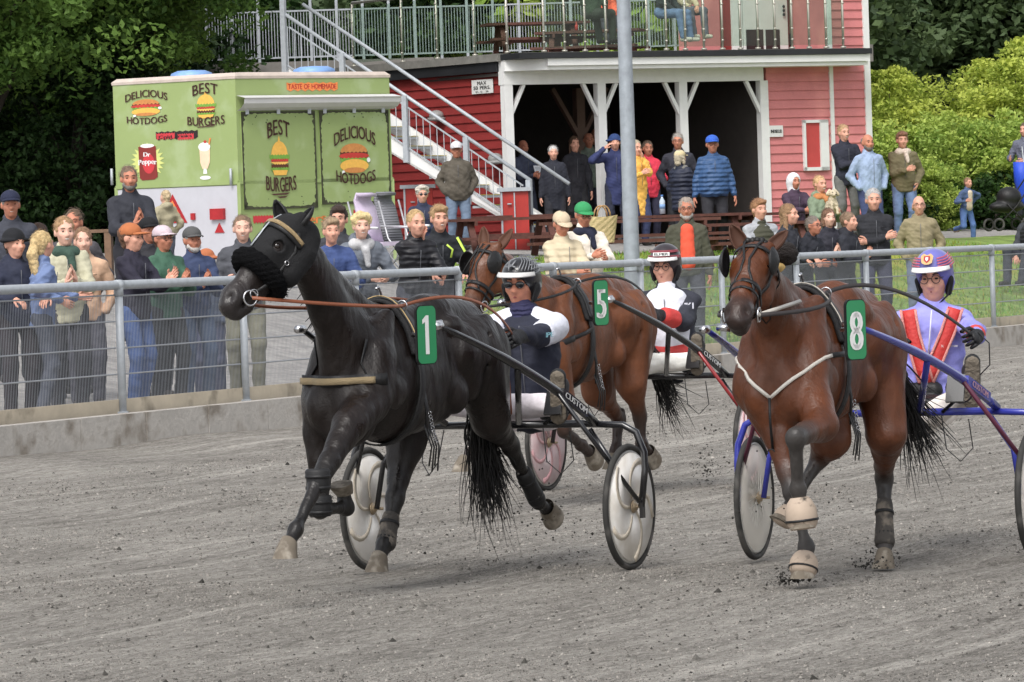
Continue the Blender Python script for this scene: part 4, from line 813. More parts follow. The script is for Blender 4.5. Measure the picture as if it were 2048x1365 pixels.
def deck_chair(px, py, Y, c, label, rz, grp):
    p = W(px, py, Y); e = empty('folding_chair', (p.x, p.y, p.z - 1.08), rz, label, 'chair'); CH = paint('chair_frame', (190, 190, 195), rough=.4, metal=.4)
    m = MB(); vs = []
    for i, (y, z) in enumerate(((.12, .45), (.2, .7), (.27, .92), (.33, 1.02), (.30, 1.08), (.22, 1.06))):
        w_ = .16 if i < 3 else .13
        for x in (-w_, 0, w_): vs.append(V(x, y + (.02 if x == 0 else 0), z))
    m.add(vs, [(i * 3 + k, i * 3 + k + 1, i * 3 + 4 + k, i * 3 + 3 + k) for i in range(5) for k in (0, 1)], True); o = m.build('backrest', c, e)
    s = o.modifiers.new('s', 'SOLIDIFY'); s.thickness = .04
    m = MB(); m.box(V(0, -.12, .43), (.48, .46, .05)); m.build('seat', c, e)
    for s_ in (-1, 1): m = MB(); m.tube([V(s_ * .26, -.38, 0), V(s_ * .26, .15, .5), V(s_ * .26, .33, 1.0)], .013, 6); m.tube([V(s_ * .26, .3, 0), V(s_ * .26, -.3, .43)], .013, 6); m.tube([V(s_ * .27, -.3, .64), V(s_ * .27, .2, .66)], .02, 6); m.build('leg', CH, e)
LIL = paint('lilac_cloth', (196, 180, 205), rough=.9, bump=.3); STR = mat('striped_cloth', (.2, .2, .22), rough=.9, wave=('Z', 9, .5))
deck_chair(757, 390, 66, LIL, 'folding chair with a pale lilac cloth over its back beside the trailer', .7, None); deck_chair(797, 388, 66.8, STR, 'folding chair with grey striped padding right of the lilac one', .7, None)
m = MB(); p_ = W(748, 388, 65.9); p2_ = W(795, 388, 66.7)
def picnic_red():
    p = W(1108, 512, 58); e = empty('folding_chair', (p.x, p.y, ground(p.x, p.y)), .1, 'dark folding chair under the seated woman in the beige coat', 'chair')
    m = MB(); m.box(V(0, .05, .42), (.5, .45, .04)); m.build('seat', BLACK, e); m = MB(); m.box(V(-.02, .27, .68), (.5, .03, .45)); m.build('backrest', BLACK, e)
    for s in (-1, 1):
        for t in (-1, 1): m = MB(); m.tube([V(s * .22, .05 + t * .2, 0), V(s * .22, .05 + t * .18, .42)], .012, 6); m.build('leg', STEEL, e)
    q = W(1172, 512, 58.3); e2_ = empty('garden_bench', (q.x, q.y, ground(q.x, q.y)), .1, 'brown wooden bench under the seated man in the green cap', 'bench'); m = MB(); m.box(V(.1, .1, .42), (.9, .4, .05)); m.build('seat', DARKWOOD, e2_)
    for s in (-1, 1): m = MB(); m.box(V(.1 + s * .35, .1, .2), (.06, .36, .4)); m.build('leg', DARKWOOD, e2_)
picnic_red()
def umbrella_and_pram():
    p = W(2045, 325, 95); e = empty('parasol', (p.x, p.y, p.z - .9), 0, 'folded bright blue umbrella hanging at the right edge of the photo', 'umbrella'); m = MB(); m.tube([V(0, 0, .9), V(-.02, 0, .55), V(0, 0, .2), V(.1, 0, 0)], [.18, .15, .07, .02], 8); m.build('canopy', paint('umbrella_blue', (30, 80, 220), rough=.5), e); m = MB(); m.tube([V(.1, 0, -.1), V(0, 0, 1.2)], .012); m.build('shaft', STEEL, e)
    p = W(2015, 462, 93); e = empty('pram', (p.x, p.y, p.z), .4, 'black pushchair parked on the path at the right edge', 'pram')
    sobj('hood', [ball((.05, 0, .62), (.24, .22, .2)), ball((.0, 0, .45), (.36, .2, .12))], .025, BLACK, e, k=.05)
    for x in (-.28, .3):
        for y in (-.2, .2): m = MB(); m.ring(V(x, y, .12), (0, 1, 0), .1, .025, 16, 6); m.build('wheel', RUB, e)
    m = MB(); 
    for y in (-.2, .2): m.tube([V(-.28, y, .12), V(.1, y, .45), V(.5, y, .95)], .014, 6); m.tube([V(.3, y, .12), V(-.1, y, .5)], .014, 6)
    m.tube([V(.5, -.2, .95), V(.5, .2, .95)], .018, 6); m.build('frame', BLACK, e)
umbrella_and_pram()
def planter(px, Y, label):
    p = W(px, 100, Y); e = empty('potted_shrub', (p.x, p.y, zDeck), 0, label, 'potted plant'); e.scale = (.45,) * 3; link('crown', _tc['shrub'][0], None, e); link('trunk', _tc['shrub'][1], None, e)
# ================================================================ PEOPLE
def smooth_pt(p): return np.array(p, float)
def skinmat(t): return mat('skin_%d' % t, [s2l((214, 160, 138)), s2l((190, 128, 104)), s2l((222, 176, 156)), s2l((170, 108, 86))][t], rough=.55, var=.1, vs=25, spec=.3)
MOUTH = paint('lips', (150, 70, 66), rough=.5); TEETH = paint('teeth', (235, 230, 222), rough=.3); EYED = mat('eye_dark', (.02, .015, .012), rough=.2, spec=.6); EYEW = paint('eye_white', (225, 220, 214), rough=.3)
LENSD = mat('dark_lens', (.015, .016, .02), rough=.08, spec=.8); SOLE = paint('shoe_sole', (120, 112, 100), rough=.8)
def ik(a, b, l1, l2, hint):
    a, b = Vector(a), Vector(b); d = b - a; L = d.length
    if L > (l1 + l2) * .995: b = a + d.normalized() * (l1 + l2) * .995; d = b - a; L = d.length
    L = max(L, abs(l1 - l2) + .02); x = (l1 * l1 - l2 * l2 + L * L) / (2 * L); h = math.sqrt(max(l1 * l1 - x * x, 0)); u = d.normalized(); hv = Vector(hint); hv = (hv - u * hv.dot(u)).normalized()
    return a + u * x + hv * h, b
def hand_mesh(mb, w, d, n, curl, side, k=1., gap=.019):
    """palm prims are returned, fingers go into mb. d finger direction, n palm normal, side = +1/-1 where the thumb is"""
    d = Vector(d).normalized(); n = Vector(n); n = (n - d * n.dot(d)).normalized(); s = d.cross(n) * side; w = Vector(w)
    prims = [cone(w, w + d * .03 * k, .024 * k, .028 * k, n, 1.3), cone(w + d * .03 * k, w + d * .082 * k, .030 * k, .036 * k, n, 2.0)]
    for i in range(4):
        ln = (.078, .088, .082, .062)[i] * k; b = w + d * .085 * k + s * (1.5 - i) * gap * k; a = 0; pts = [b - d * .03 * k, b]; dd = d
        for j in range(3):
            a += curl * (.55 + .25 * j); dd = (d * math.cos(a) + n * math.sin(a)) + s * (1.5 - i) * .05; pts.append(pts[-1] + dd.normalized() * ln * (.42, .33, .25)[j])
        mb.tube(pts, [.0105 * k, .0105 * k, .0098 * k, .0088 * k, .0068 * k], 7)
    t0 = w + d * .025 * k + s * .026 * k; t1 = t0 + (d * .8 + s * .75 + n * .3).normalized() * .042 * k; t2 = t1 + (d * 1. + s * .25 + n * .5 * (1 + curl)).normalized() * .034 * k; t3 = t2 + (d + n * .5 * curl).normalized() * .022 * k
    mb.tube([w + d * .015 * k, t0, t1, t2, t3], [.014 * k, .0135 * k, .012 * k, .011 * k, .008 * k], 7)
    return prims
ARMS = {'down': ((-.25, -.03, .83), (.25, -.03, .83)), 'clap': ((-.045, -.34, 1.16), (.045, -.34, 1.18)), 'rail': ((-.16, -.36, 1.12), (.18, -.34, 1.12)), 'pocket': ((-.2, -.08, .93), (.2, -.08, .93)),
        'lap': ((-.10, -.3, .98), (.10, -.3, .98)), 'cross': ((.10, -.2, 1.17), (-.12, -.18, 1.12)), 'hold': ((-.07, -.3, 1.12), (.07, -.3, 1.12)), 'phone': ((-.03, -.3, 1.2), (.04, -.3, 1.2))}
_pc = [0]; HS = 1.07
def headprims(Hc, M, k, fem=0):
    Mn = np.array(M); r_ = random.Random(_pc[0] * 7 + 1); q_ = Vector((r_.uniform(.93, 1.05), r_.uniform(.97, 1.05), r_.uniform(.90, 1.0))); qa = np.array(q_)
    def C(a, b, ra, rb, n=None, kk=1.): return cone(Hc + M @ (Vector(a) * q_) * k, Hc + M @ (Vector(b) * q_) * k, ra * k, rb * k, None if n is None else M @ Vector(n), kk)
    def B(a, r): return ball(Hc + M @ (Vector(a) * q_) * k, np.array(r if hasattr(r, '__len__') else (r,) * 3) * qa * k, None, Mn)
    return C, B
def person(label, px, ptop, Y, yaw=0, arms='down', top=(40, 42, 50), bottom=(40, 42, 50), hair='short', hc=(90, 70, 55), hat=None, hatc=(40, 40, 50), skin=0, lean=0, side=0, hyaw=0, nod=0, H=None,
           seat=None, fat=0., hem=.84, smile=1, glasses=None, h=.0125, shoes=(40, 36, 34), collar=True, tmat=None, fem=0, open_=None, group=None, name='person', feet=None, beard=None, base=None, hood=None, dy=0, vest=None, mouth=True, palms=None, zoff=0, toeup=False, scarf=None, cat='person', short=False):
    top, bottom = [tuple(min(255, int(x * 1.12 + 9)) for x in q) for q in (top, bottom)]
    if isinstance(hatc, int): skin, hatc = hatc, (40, 40, 50)
    _pc[0] += 1; seed = _pc[0]; T = W(px, ptop, Y); g = base if base is not None else ground(T.x, T.y); hz = .93
    la, sa = R(lean), R(side); sh = 0.
    if seat is not None: hz = seat + .09
    def U(p):                                         # upper body transform (about the hip)
        p = Vector(p); q = p - V(0, 0, .93); y = q.y * math.cos(la) - q.z * math.sin(la); z = q.z * math.cos(la) + q.y * math.sin(la); x = q.x + z * math.sin(sa)
        return V(x, y, z + hz)
    toploc = U((0, .01, 1.62)) + V(0, 0, .13 * HS); k = (T.z - g) / toploc.z
    if H: k = H / 1.75
    k0 = k
    if not H and not (.86 < k < 1.12): k = min(max(k, .88), 1.09); print('PERSON', label[:40], 'k %.2f -> %.2f, base off %.2f' % (k0, k, T.z - toploc.z * k - g))
    e = empty(name, (T.x, T.y, T.z - toploc.z * k), R(yaw), label, cat, group); off = toploc * k; rot = Matrix.Rotation(R(yaw), 3, 'Z'); o2 = rot @ V(off.x, off.y, 0); e.location.x -= o2.x; e.location.y -= o2.y
    K = lambda p: Vector(p) * k
    UK = lambda p: U(p) * k
    M = Matrix.Rotation(R(hyaw), 3, 'Z') @ Matrix.Rotation(R(nod), 3, 'X') @ Matrix.Rotation(-sa * .3, 3, 'Y'); Hc = UK((0, .01 , 1.62)); kk0 = k; C, B = headprims(Hc, M, k * HS)
    Mn = np.array(M)
    # joints
    A = ARMS[arms] if isinstance(arms, str) else arms
    S = [UK((s * (.150 if fem else .168), .0, 1.375)) for s in (-1, 1)]; Wt = [UK(a) for a in A] if isinstance(arms, str) and arms != 'lap' else ([UK(a) for a in A] if isinstance(arms, str) else [K(a) for a in A])
    EW = [ik(S[i], Wt[i], .29 * k, .26 * k, (s * .6, .45, -.8)) for i, s in enumerate((-1, 1))]
    hips = [K((s * .095, 0, hz - .02)) for s in (-1, 1)]
    if feet: FT = [K(f) for f in feet]
    elif seat is not None: FT = [K((s * .13, -.48, .08)) for s in (-1, 1)]
    else: FT = [K((s * .11, .0 + .04 * s * ((seed % 3) - 1), .08)) for s in (-1, 1)]
    KN = [ik(hips[i], FT[i], .42 * k, .43 * k, (s * .15, -1, .1)) for i, s in enumerate((-1, 1))]
    sk = skinmat(skin); bex = MB(); dn = []
    pr = [B((0, .01, .03), (.076, .096, .098)), B((0, -.02, -.045), (.058, .074, .072)), B((0, -.060, -.090), .026), C((0, -.088, .012), (0, -.110, -.026), .009, .0155), B((.010, -.1, -.03), .010), B((-.010, -.1, -.03), .010),
          C((-.034, -.080, .032), (.034, -.080, .032), .014, .014), B((.038, -.064, -.022), .026), B((-.038, -.064, -.022), .026), B((.079, .012, -.008), (.011, .022, .032)), B((-.079, .012, -.008), (.011, .022, .032)), C((-.02, -.085, -.058), (.02, -.085, -.058), .010, .010),
          cone(UK((0, .025, 1.41)), UK((0, .01, 1.55)), .058 * k, .052 * k), cone(UK((-.13, .01, 1.38)), UK((.13, .01, 1.38)), .05 * k, .05 * k), cone(UK((0, 0, 1.3)), UK((0, 0, 1.02)), .13 * k, .12 * k, UK((0, 1, 0)) * 0 + V(0, 1, 0), 1.4), cone(K((-.07, 0, hz)), K((.07, 0, hz)), .1 * k, .1 * k)]
    for i, s in enumerate((-1, 1)):
        E, Wr = EW[i]; Kn, An = KN[i]; fd = (Wr - E).normalized()
        pr += [cone(S[i], E, .048 * k, .040 * k), cone(E, Wr, .038 * k, .026 * k), cone(hips[i], Kn, .075 * k, .05 * k), cone(Kn, An, .048 * k, .034 * k), cone(An + V(0, .02, -.03) * k, An + (V(0, -.05, .11) if toeup else V(s * .01, -.13, -.045)) * k, .035 * k, .026 * k)]
        if arms == 'pocket': continue
        if palms: pn, cu, df = palms[i]
        elif arms == 'clap': pn, cu, df = V(-s, 0, 0), .10, V(-s * .25, -.35, .9)
        elif arms in ('rail', 'lap'): pn, cu, df = V(0, .2, -1), .5, fd + V(-s * .5, 0, -.5)
        elif arms in ('hold', 'phone', 'cross'): pn, cu, df = V(-s, .1, .2), .7, fd
        else: pn, cu, df = V(-s, 0, 0), .35, fd
        pr += hand_mesh(bex, Wr, df, pn, cu, 1 if Vector(df).cross(Vector(pn)).dot(V(0, -.4, 1)) > 0 else -1, k)
    sobj('body', pr, h * k if k > 1 else h, sk, e, k=.022, carve=[B((.031, -.104, .008), .015), B((-.031, -.104, .008), .015)], kc=.012, extra=bex)
    # face
    k = kk0 * HS
    for s in (-1, 1):
        m = MB(); m.ell(Hc + M @ V(s * .031, -.085, .007) * k, (.0105 * k, .007 * k, .0045 * k), 8, 6, M); ey = m.build('eye', EYED, e)
    bc = hc if hair != 'bald' else (120, 100, 84)
    m = MB()
    for s in (-1, 1): m.tube([Hc + M @ V(s * .015, -.095, .030) * k, Hc + M @ V(s * .032, -.094, .036) * k, Hc + M @ V(s * .05, -.082, .030) * k], [.004 * k, .0045 * k, .002 * k], 5)
    m.build('eyebrows', paint('brow_%d_%d_%d' % bc, tuple(int(x * .7) for x in bc), rough=.8), e)
    if mouth:
        m = MB(); w_ = .027 if smile else .022; cz = .006 if smile else -.003
        m.tube([Hc + M @ V(x * w_, -.0945 + abs(x) * .012, -.058 + cz * x * x) * k for x in (-1, -.5, 0, .5, 1)], [.003 * k, .006 * k, .007 * k, .006 * k, .003 * k], 6); mo = m.build('mouth', MOUTH, e)
        if smile > 1: m = MB(); m.ell(Hc + M @ V(0, -.100, -.0565) * k, (.017 * k, .0035 * k, .0036 * k * smile * .6), 8, 6, M); m.build('teeth', TEETH, mo)
    if glasses:
        m = MB(); dk = glasses == 'sun'
        for s in (-1, 1):
            c = Hc + M @ V(s * .032, -.104, .006) * k
            if dk: m.ell(c, (.024 * k, .005 * k, .019 * k), 12, 6, M)
            else: m.ring(c, M @ V(0, 1, .05), .022 * k, .0022 * k, 14, 5)
            m.tube([c + M @ V(s * .022, 0, .005) * k, Hc + M @ V(s * .08, .0, .01) * k], .0025 * k, 5)
        m.tube([Hc + M @ V(-.01, -.106, .01) * k, Hc + M @ V(.01, -.106, .01) * k], .0025 * k, 5); m.build('glasses', LENSD if dk else paint('spectacle_frame', (70, 62, 60), rough=.3), e)
    if glasses == 'up':
        pass
    # hair
    hm = paint('hair_%d_%d_%d' % hc, hc, rough=.55, var=.35, vs=40, wave=('X', 60, 4)); fc = [B((0, -.108, -.035), (.074, .078, .108))]; hp = []
    if hair in ('short', 'quiff', 'curly', 'long', 'pony', 'bun', 'bob'):
        hp = [B((0, .022, .042), (.086 if hair != 'short' else .083, .100, .100 if hair != 'quiff' else .104)), C((0, .06, .0), (0, .055, -.05), .065, .05)]
        if hair in ('quiff', 'curly'): hp += [B((0, -.058, .092), (.06, .042, .034)), B((.03, -.03, .10), (.05, .05, .032))]
        if hair == 'curly': hp += [B((.05, 0, .07), .055), B((-.05, 0, .07), .055), B((0, .05, .09), .06)]
        if hair in ('long', 'bob'):
            L = -.24 if hair == 'long' else -.09; hp += [C((.062, .02, .0), (.075, .01, L), .034, .03), C((-.062, .02, .0), (-.075, .01, L), .034, .03), C((0, .07, -.02), (0, .075, L), .06, .055, (0, 1, 0), 1.3)]
        if hair == 'pony': hp += [B((0, .12, .04), .03), C((0, .125, .03), (.02, .15, -.1), .028, .034), C((.02, .15, -.1), (.03, .12, -.28), .034, .012)]
        if hair == 'bun': hp += [B((0, .11, .05), (.04, .035, .04))]
    elif hair == 'thin': hp = [B((0, .03, .022), (.082, .093, .088))]; fc = [B((0, -.10, .02), (.078, .09, .125))]
    if hair == 'bald': hp = [C((-.05, .055, -.03), (.05, .055, -.03), .04, .04), ]
    if hp and hat != 'hood':
        hx = MB(); r_ = random.Random(seed)
        if hair not in ('bald', 'thin') and hat is None:
            for i_ in range(420):
                d = V(r_.gauss(0, 1), r_.gauss(.25, 1), r_.gauss(.4, .8)).normalized()
                if d.y < -.25 and d.z < .62 or d.z < -.35: continue
                p0 = V(0, .022, .042) + V(d.x * .086, d.y * .101, d.z * .101); fl = V(d.x * .5, .35 + d.y * .3, -.7 if hair != 'quiff' else .1) + V(r_.gauss(0, .35), r_.gauss(0, .35), r_.gauss(0, .3)); fl = (fl - d * fl.dot(d) * .75).normalized(); sd_ = fl.cross(d) * .0022; L_ = r_.uniform(.015, .035)
                hx.add([Hc + M @ q_ * k for q_ in (p0 - sd_, p0 + sd_, p0 + fl * L_ + d * .006 + sd_ * .4, p0 + fl * L_ + d * .006 - sd_ * .4)], [(0, 1, 2, 3)])
        sobj('hair', hp, .009 if h < .013 else .011, hm, e, k=.02, carve=fc, kc=.01, wr=.006 if hair not in ('curly',) else .011, wrs=80, seed=seed, sm=1, extra=hx)
    if beard: sobj('beard', [B((0, -.052, -.082), (.046, .046, .042)), C((-.045, -.03, -.06), (.045, -.03, -.06), .03, .03)], .008, paint('beard_%d' % beard, (beard, beard - 5, beard - 10), rough=.9, bump=.5), e, k=.02, carve=[B((0, -.1, -.022), (.05, .05, .03))], kc=.01)
    hm2 = paint('hat_%d_%d_%d' % hatc, hatc, rough=.85, bump=.25, bs=80)
    if hat == 'cap':
        dome = [B((0, .012, .055), (.090, .108, .088))]; sobj('cap', dome, .009, hm2, e, k=.01, carve=[B((0, 0, -.17), (.30, .30, .205))], kc=.006)
        m = MB(); n = 10; vs = []
        for i in range(n + 1):
            a = math.pi * (i / n); 
            for rr_, dz in ((0, .004), (1, -.006)):
                x = .076 * math.cos(a); y = -.06 - (.035 + .095 * rr_) * math.sin(a); vs.append(Hc + M @ V(x, y, .052 + dz - .012 * (1 - math.sin(a)) + .0) * k)
        nn_ = len(vs); vs2 = [v - M @ V(0, 0, .007) * k for v in vs]; fs = [(2 * i, 2 * i + 1, 2 * i + 3, 2 * i + 2) for i in range(n)] + [(nn_ + 2 * i, nn_ + 2 * i + 2, nn_ + 2 * i + 3, nn_ + 2 * i + 1) for i in range(n)] + [(2 * i + 1, nn_ + 2 * i + 1, nn_ + 2 * i + 3, 2 * i + 3) for i in range(n)]
        m.add(vs + vs2, fs, True); m.build('cap_brim', hm2, e)
    elif hat == 'beanie': sobj('beanie', [B((0, .015, .055), (.093, .111, .094)), C((-.05, .0, .035), (.05, .0, .035), .09, .09, (0, 0, 1), 3.5)], .010, hm2, e, k=.015, carve=[B((0, -.06, -.18), (.30, .30, .21))], kc=.006)
    elif hat == 'hood': sobj('hood', [B((0, .025, .03), (.105, .12, .125)), C((0, .05, -.02), (0, .04, -.12), .10, .09)], .011, hm2, e, k=.03, carve=[B((0, -.13, -.015), (.068, .12, .105))], kc=.012)
    k = kk0
    # clothes
    tm = tmat or paint('cloth_%d_%d_%d' % top, top, rough=.85, var=.2, vs=9, bump=.8, bs=13)
    f = fat; bx = V(0, 1, 0)
    tp = [ball(UK((0, .0, 1.26)), np.array((.180 + f * .5, .136 + f * .5, .20)) * k, None, np.array(Matrix.Rotation(-la * -1, 3, 'X'))), cone(UK((-.12, .005, 1.372)), UK((.12, .005, 1.372)), .066 * k, .066 * k), cone(UK((0, .02, 1.455)), UK((-.15, .0, 1.39)), .052 * k, .04 * k), cone(UK((0, .02, 1.455)), UK((.15, .0, 1.39)), .052 * k, .04 * k),
          cone(UK((0, -.01 - f * .4, 1.16)), UK((0, -.01 - f * .4, .97)), (.155 + f) * k, (.16 + f) * k, bx, 1.25)]
    if seat is None: tp.append(cone(UK((0, -.01, .98)), K((0, 0, hem)), (.162 + f * .7) * k, (.165 + f * .6) * k, bx, 1.25))
    if collar: tp.append(cone(UK((0, .03, 1.43)), UK((0, .012, 1.495)), .080 * k, .074 * k))
    if hood: tp.append(ball(UK((0, .09, 1.46)), np.array((.11, .07, .07)) * k))
    for i in (0, 1):
        E, Wr = EW[i]; tp += [cone(S[i], E, .071 * k, .062 * k)]
        if not short: tp += [cone(E, Wr.lerp(E, .06), .060 * k, .044 * k)]
    tc_ = [] if not collar else [ball(UK((0, -.03, 1.56)), np.array((.066, .078, .075)) * k)]
    if open_: tc_ += []
    sobj('jacket' if not short else 'shirt', tp, .0135 if h < .013 else .015, tm, e, k=.035, carve=tc_, kc=.01, wr=.011, wrs=30, seed=seed, clip=None if seat is not None else ((-9, -9, (hem + (0 if lean < 8 else .06)) * k - (.0 if arms not in ('down', 'pocket') and isinstance(arms, str) else 0)), (9, 9, 9)))
    if open_: sobj('shirt', [cone(UK((0, -.085 - f, 1.38)), UK((0, -.10 - f, 1.0)), .078 * k, .10 * k, bx, 1.15)], .013, paint('shirt_%d_%d_%d' % open_, open_, rough=.8, bump=.2), e, wr=.003)
    if vest: sobj('vest', [ball(UK((0, 0, 1.26)), np.array((.185, .15, .2)) * k), cone(UK((0, 0, 1.2)), UK((0, 0, .95)), .18 * k, .18 * k, bx, 1.2), cone(UK((0, .03, 1.42)), UK((0, .02, 1.47)), .088 * k, .082 * k)], .013, paint('vest_%d_%d_%d' % vest, vest, rough=.85, wave=('Z', 5, 1)), e, k=.03, carve=[ball(UK((0, -.02, 1.56)), np.array((.07, .075, .075)) * k)], wr=.004)
    if scarf: sobj('scarf', [cone(UK((-.05, -.01, 1.435)), UK((.05, -.01, 1.435)), .086 * k, .086 * k, V(0, 0, 1), 1.3), cone(UK((.03, -.11, 1.42)), UK((.05, -.155, 1.28)), .042 * k, .03 * k)], .012, paint('scarf_%d_%d_%d' % scarf, scarf, rough=.9, bump=.4), e, wr=.005)
    if not short and not open_ and not vest:            # zip and pocket seams
        m = MB(); m.tube([UK((.0, -.150 - f * .8, z_)) for z_ in (1.38, 1.3, 1.2, 1.1, 1.0)], .0035 * k, 5); m.build('zip', paint('zip_grey', (96, 98, 104), rough=.4), e)
    if not short and not open_ and not vest and seat is None and not tmat and seed % 2:   # chest pocket flap and sleeve seam on every other jacket
        m = MB(); m.strap([UK((.05, -.150 - f * .8, 1.30)), UK((.11, -.135 - f * .8, 1.30))], .02, .006, V(0, -1, 0)); m.build('pocket_flap', tm, e)
    # trousers and shoes
    bm = paint('trouser_%d_%d_%d' % bottom, bottom, rough=.85, var=.22, vs=8, bump=.8, bs=12)
    tr = [cone(K((-.06, 0, hz - .0)), K((.06, 0, hz - .0)), (.11 + f * .5) * k, (.11 + f * .5) * k)]
    for i in (0, 1): Kn, An = KN[i]; tr += [cone(hips[i], Kn, (.096 + f * .3) * k, .074 * k), cone(Kn, An, .072 * k, .062 * k)]
    sobj('trousers', tr, .0145, bm, e, k=.03, wr=.006, wrs=22, seed=seed + 50)
    for i, s in enumerate((-1, 1)):
        An = KN[i][1]
        if toeup:
            n_ = V(0, 1, .28).normalized(); a_, b_ = An + V(0, -.015, -.055) * k, An + V(s * .01, -.07, .155) * k
            so_ = sobj('boot', [cone(a_, b_, .050 * k, .044 * k, n_, 1.25), cone(An, An + V(0, .05, .10) * k, .048 * k, .052 * k)], .010, paint('boot_black', (40, 38, 38), rough=.6), e, k=.02); sobj('sole', [cone(a_ - n_ * .036, b_ - n_ * .034, .046 * k, .042 * k, n_, 3.)], .008, paint('boot_sole', (116, 106, 92), rough=.9, bump=1, bs=40), so_); continue
        sobj('shoe', [cone(An + V(0, .03, -.035) * k, An + V(s * .012, -.15, -.042) * k, .043 * k, .036 * k), cone(An, An + V(0, .01, -.04) * k, .042 * k, .042 * k)], .014, paint('shoe_%d_%d_%d' % shoes, shoes, rough=.6), e, k=.02)
    e['_s'] = 0; del e['_s']
    return dict(e=e, k=k * HS, kb=k, Hc=Hc, M=M, U=UK, K=K, wr=[EW[0][1], EW[1][1]], el=[EW[0][0], EW[1][0]], B=B, C=C, S=S, kn=KN)
def held(P, i, name, mt, label, cat, fn, loc=(0, 0, 0)):
    """an object held at the wrist i, placed as its own thing"""
    e = P['e']; Mw = Matrix.Translation(e.location) @ Matrix.Rotation(e.rotation_euler.z, 4, 'Z'); p = Mw @ (P['wr'][i] + Vector(loc)); r = empty(name, p, e.rotation_euler.z, label, cat); fn(r); return r
def paper(r):
    m = MB(); m.box(V(0, 0, .09), (.15, .008, .21), Matrix.Rotation(R(-25), 3, 'X')); m.build('sheet', paint('paper_white', (222, 226, 232), rough=.6), r); m = MB()
    for i in range(6): q = Matrix.Rotation(R(-25), 3, 'X') @ V(0, -.006, .07 - i * .024); m.box(V(0, 0, .09) + q, (.11, .002, .006), Matrix.Rotation(R(-25), 3, 'X'))
    m.build('print', paint('print_grey', (120, 124, 135)), r)
def phone(r): m = MB(); m.box(V(0, 0, .0), (.075, .15, .010), Matrix.Rotation(R(25), 3, 'X')); m.build('case', mat('phone_black', (.01, .01, .012), rough=.2), r); m = MB(); m.box(V(0, .003, .007), (.066, .135, .002), Matrix.Rotation(R(25), 3, 'X')); m.build('screen', mat('phone_glass', (.03, .03, .04), rough=.05), r)
NAVY = (30, 34, 52); BLK = (26, 27, 32); JEAN = (52, 70, 104); DGREY = (52, 54, 60)
QUILT = paint('navy_quilt', (34, 40, 60), rough=.6, wave=('Z', 4.5, 1.), bump=.6); QBLUE = paint('blue_quilt', (48, 84, 130), rough=.55, wave=('Z', 4.5, 1.), bump=.6); QDEN = paint('dusty_blue_quilt', (108, 128, 172), rough=.8, wave=('DIAGONAL', 5, 1.), bump=.6)
YF = lambda px: [None]
def fy(px, s=.42):                                     # distance of the line s behind the fence, at a pixel column
    lo, hi = 40., 80.
    for _ in range(40):
        mid = (lo + hi) / 2; q = W(px, 600, mid)
        if sdist(q.x, q.y) > s: hi = mid
        else: lo = mid
    return lo
L1 = dict(h=.0105)
# ---- left crowd along the rail
person('smiling man in a navy cap and dark jacket at the far left edge', 20, 380, fy(20, 1.6), 10, 'pocket', (48, 50, 60), BLK, 'short', (150, 145, 140), 'cap', (34, 40, 66), 1, smile=2, H=1.8, **L1)
person('person in a black knitted beanie and navy hooded jacket at the left edge', 28, 459, fy(28, .6), 25, 'rail', NAVY, (34, 30, 34), 'short', (60, 45, 36), 'beanie', (26, 27, 32), 0, hood=1, hyaw=15, **L1)
P = person('woman with a blond ponytail and dusty blue quilted jacket at the rail', 85, 461, fy(105, .3), 115, ((-.3, -.1, 1.1), (.12, -.42, 1.12)), (122, 140, 184), (58, 62, 74), 'pony', (222, 190, 128), None, fem=1, lean=6, tmat=QDEN, hyaw=30, **L1)
sobj('hair_tail', [P['C']((0, .10, .05), (.0, .15, -.08), .03, .045), P['C']((0, .15, -.08), (-.02, .12, -.30), .045, .03)], .01, _mats['hair_222_190_128'], P['e'], wr=.006, wrs=60)
person('laughing fair woman in a beige jacket and green turtleneck, clapping', 128, 434, fy(135, .75), 12, 'clap', (158, 154, 128), (40, 40, 46), 'bun', (176, 136, 92), None, 2, smile=2.6, hyaw=5, fem=1, hem=.8, scarf=(58, 84, 72), **L1)
person('smiling young woman in a tan hooded top behind the laughing woman', 165, 456, fy(170, 1.3), 10, 'pocket', (176, 140, 110), (60, 60, 70), 'bun', (150, 112, 80), None, 2, smile=2, hood=1, **L1)
person('man with brown hair looking over the group from behind', 146, 417, fy(150, 2.2), -5, 'pocket', (60, 58, 62), BLK, 'short', (112, 88, 68), None, 1, smile=1, H=1.82, **L1)
person('dark-haired head behind the ponytailed woman', 79, 447, fy(80, 1.9), 160, 'pocket', (44, 40, 46), BLK, 'short', (66, 48, 38), None, 1, H=1.7, **L1)
person('bearded man in a black jacket clapping, standing higher than the crowd by the trailer', 257, 331, fy(257, 3.2), 18, 'clap', (36, 38, 46), (30, 30, 36), 'short', (128, 104, 84), None, 1, smile=1, beard=120, hyaw=-5, H=1.83, **L1)
person('blond toddler in a beige hooded coat carried beside the clapping bearded man', 330, 381, fy(325, 3.3), 215, 'pocket', (140, 132, 104), (80, 84, 96), 'short', (222, 196, 150), None, 2, H=.98, hood=1, **L1)
person('person under a black baseball cap behind the orange cap woman', 297, 433, fy(297, 1.6), 25, 'pocket', (34, 34, 40), BLK, 'short', (50, 38, 30), 'cap', (24, 24, 28), 1, smile=0, **L1)
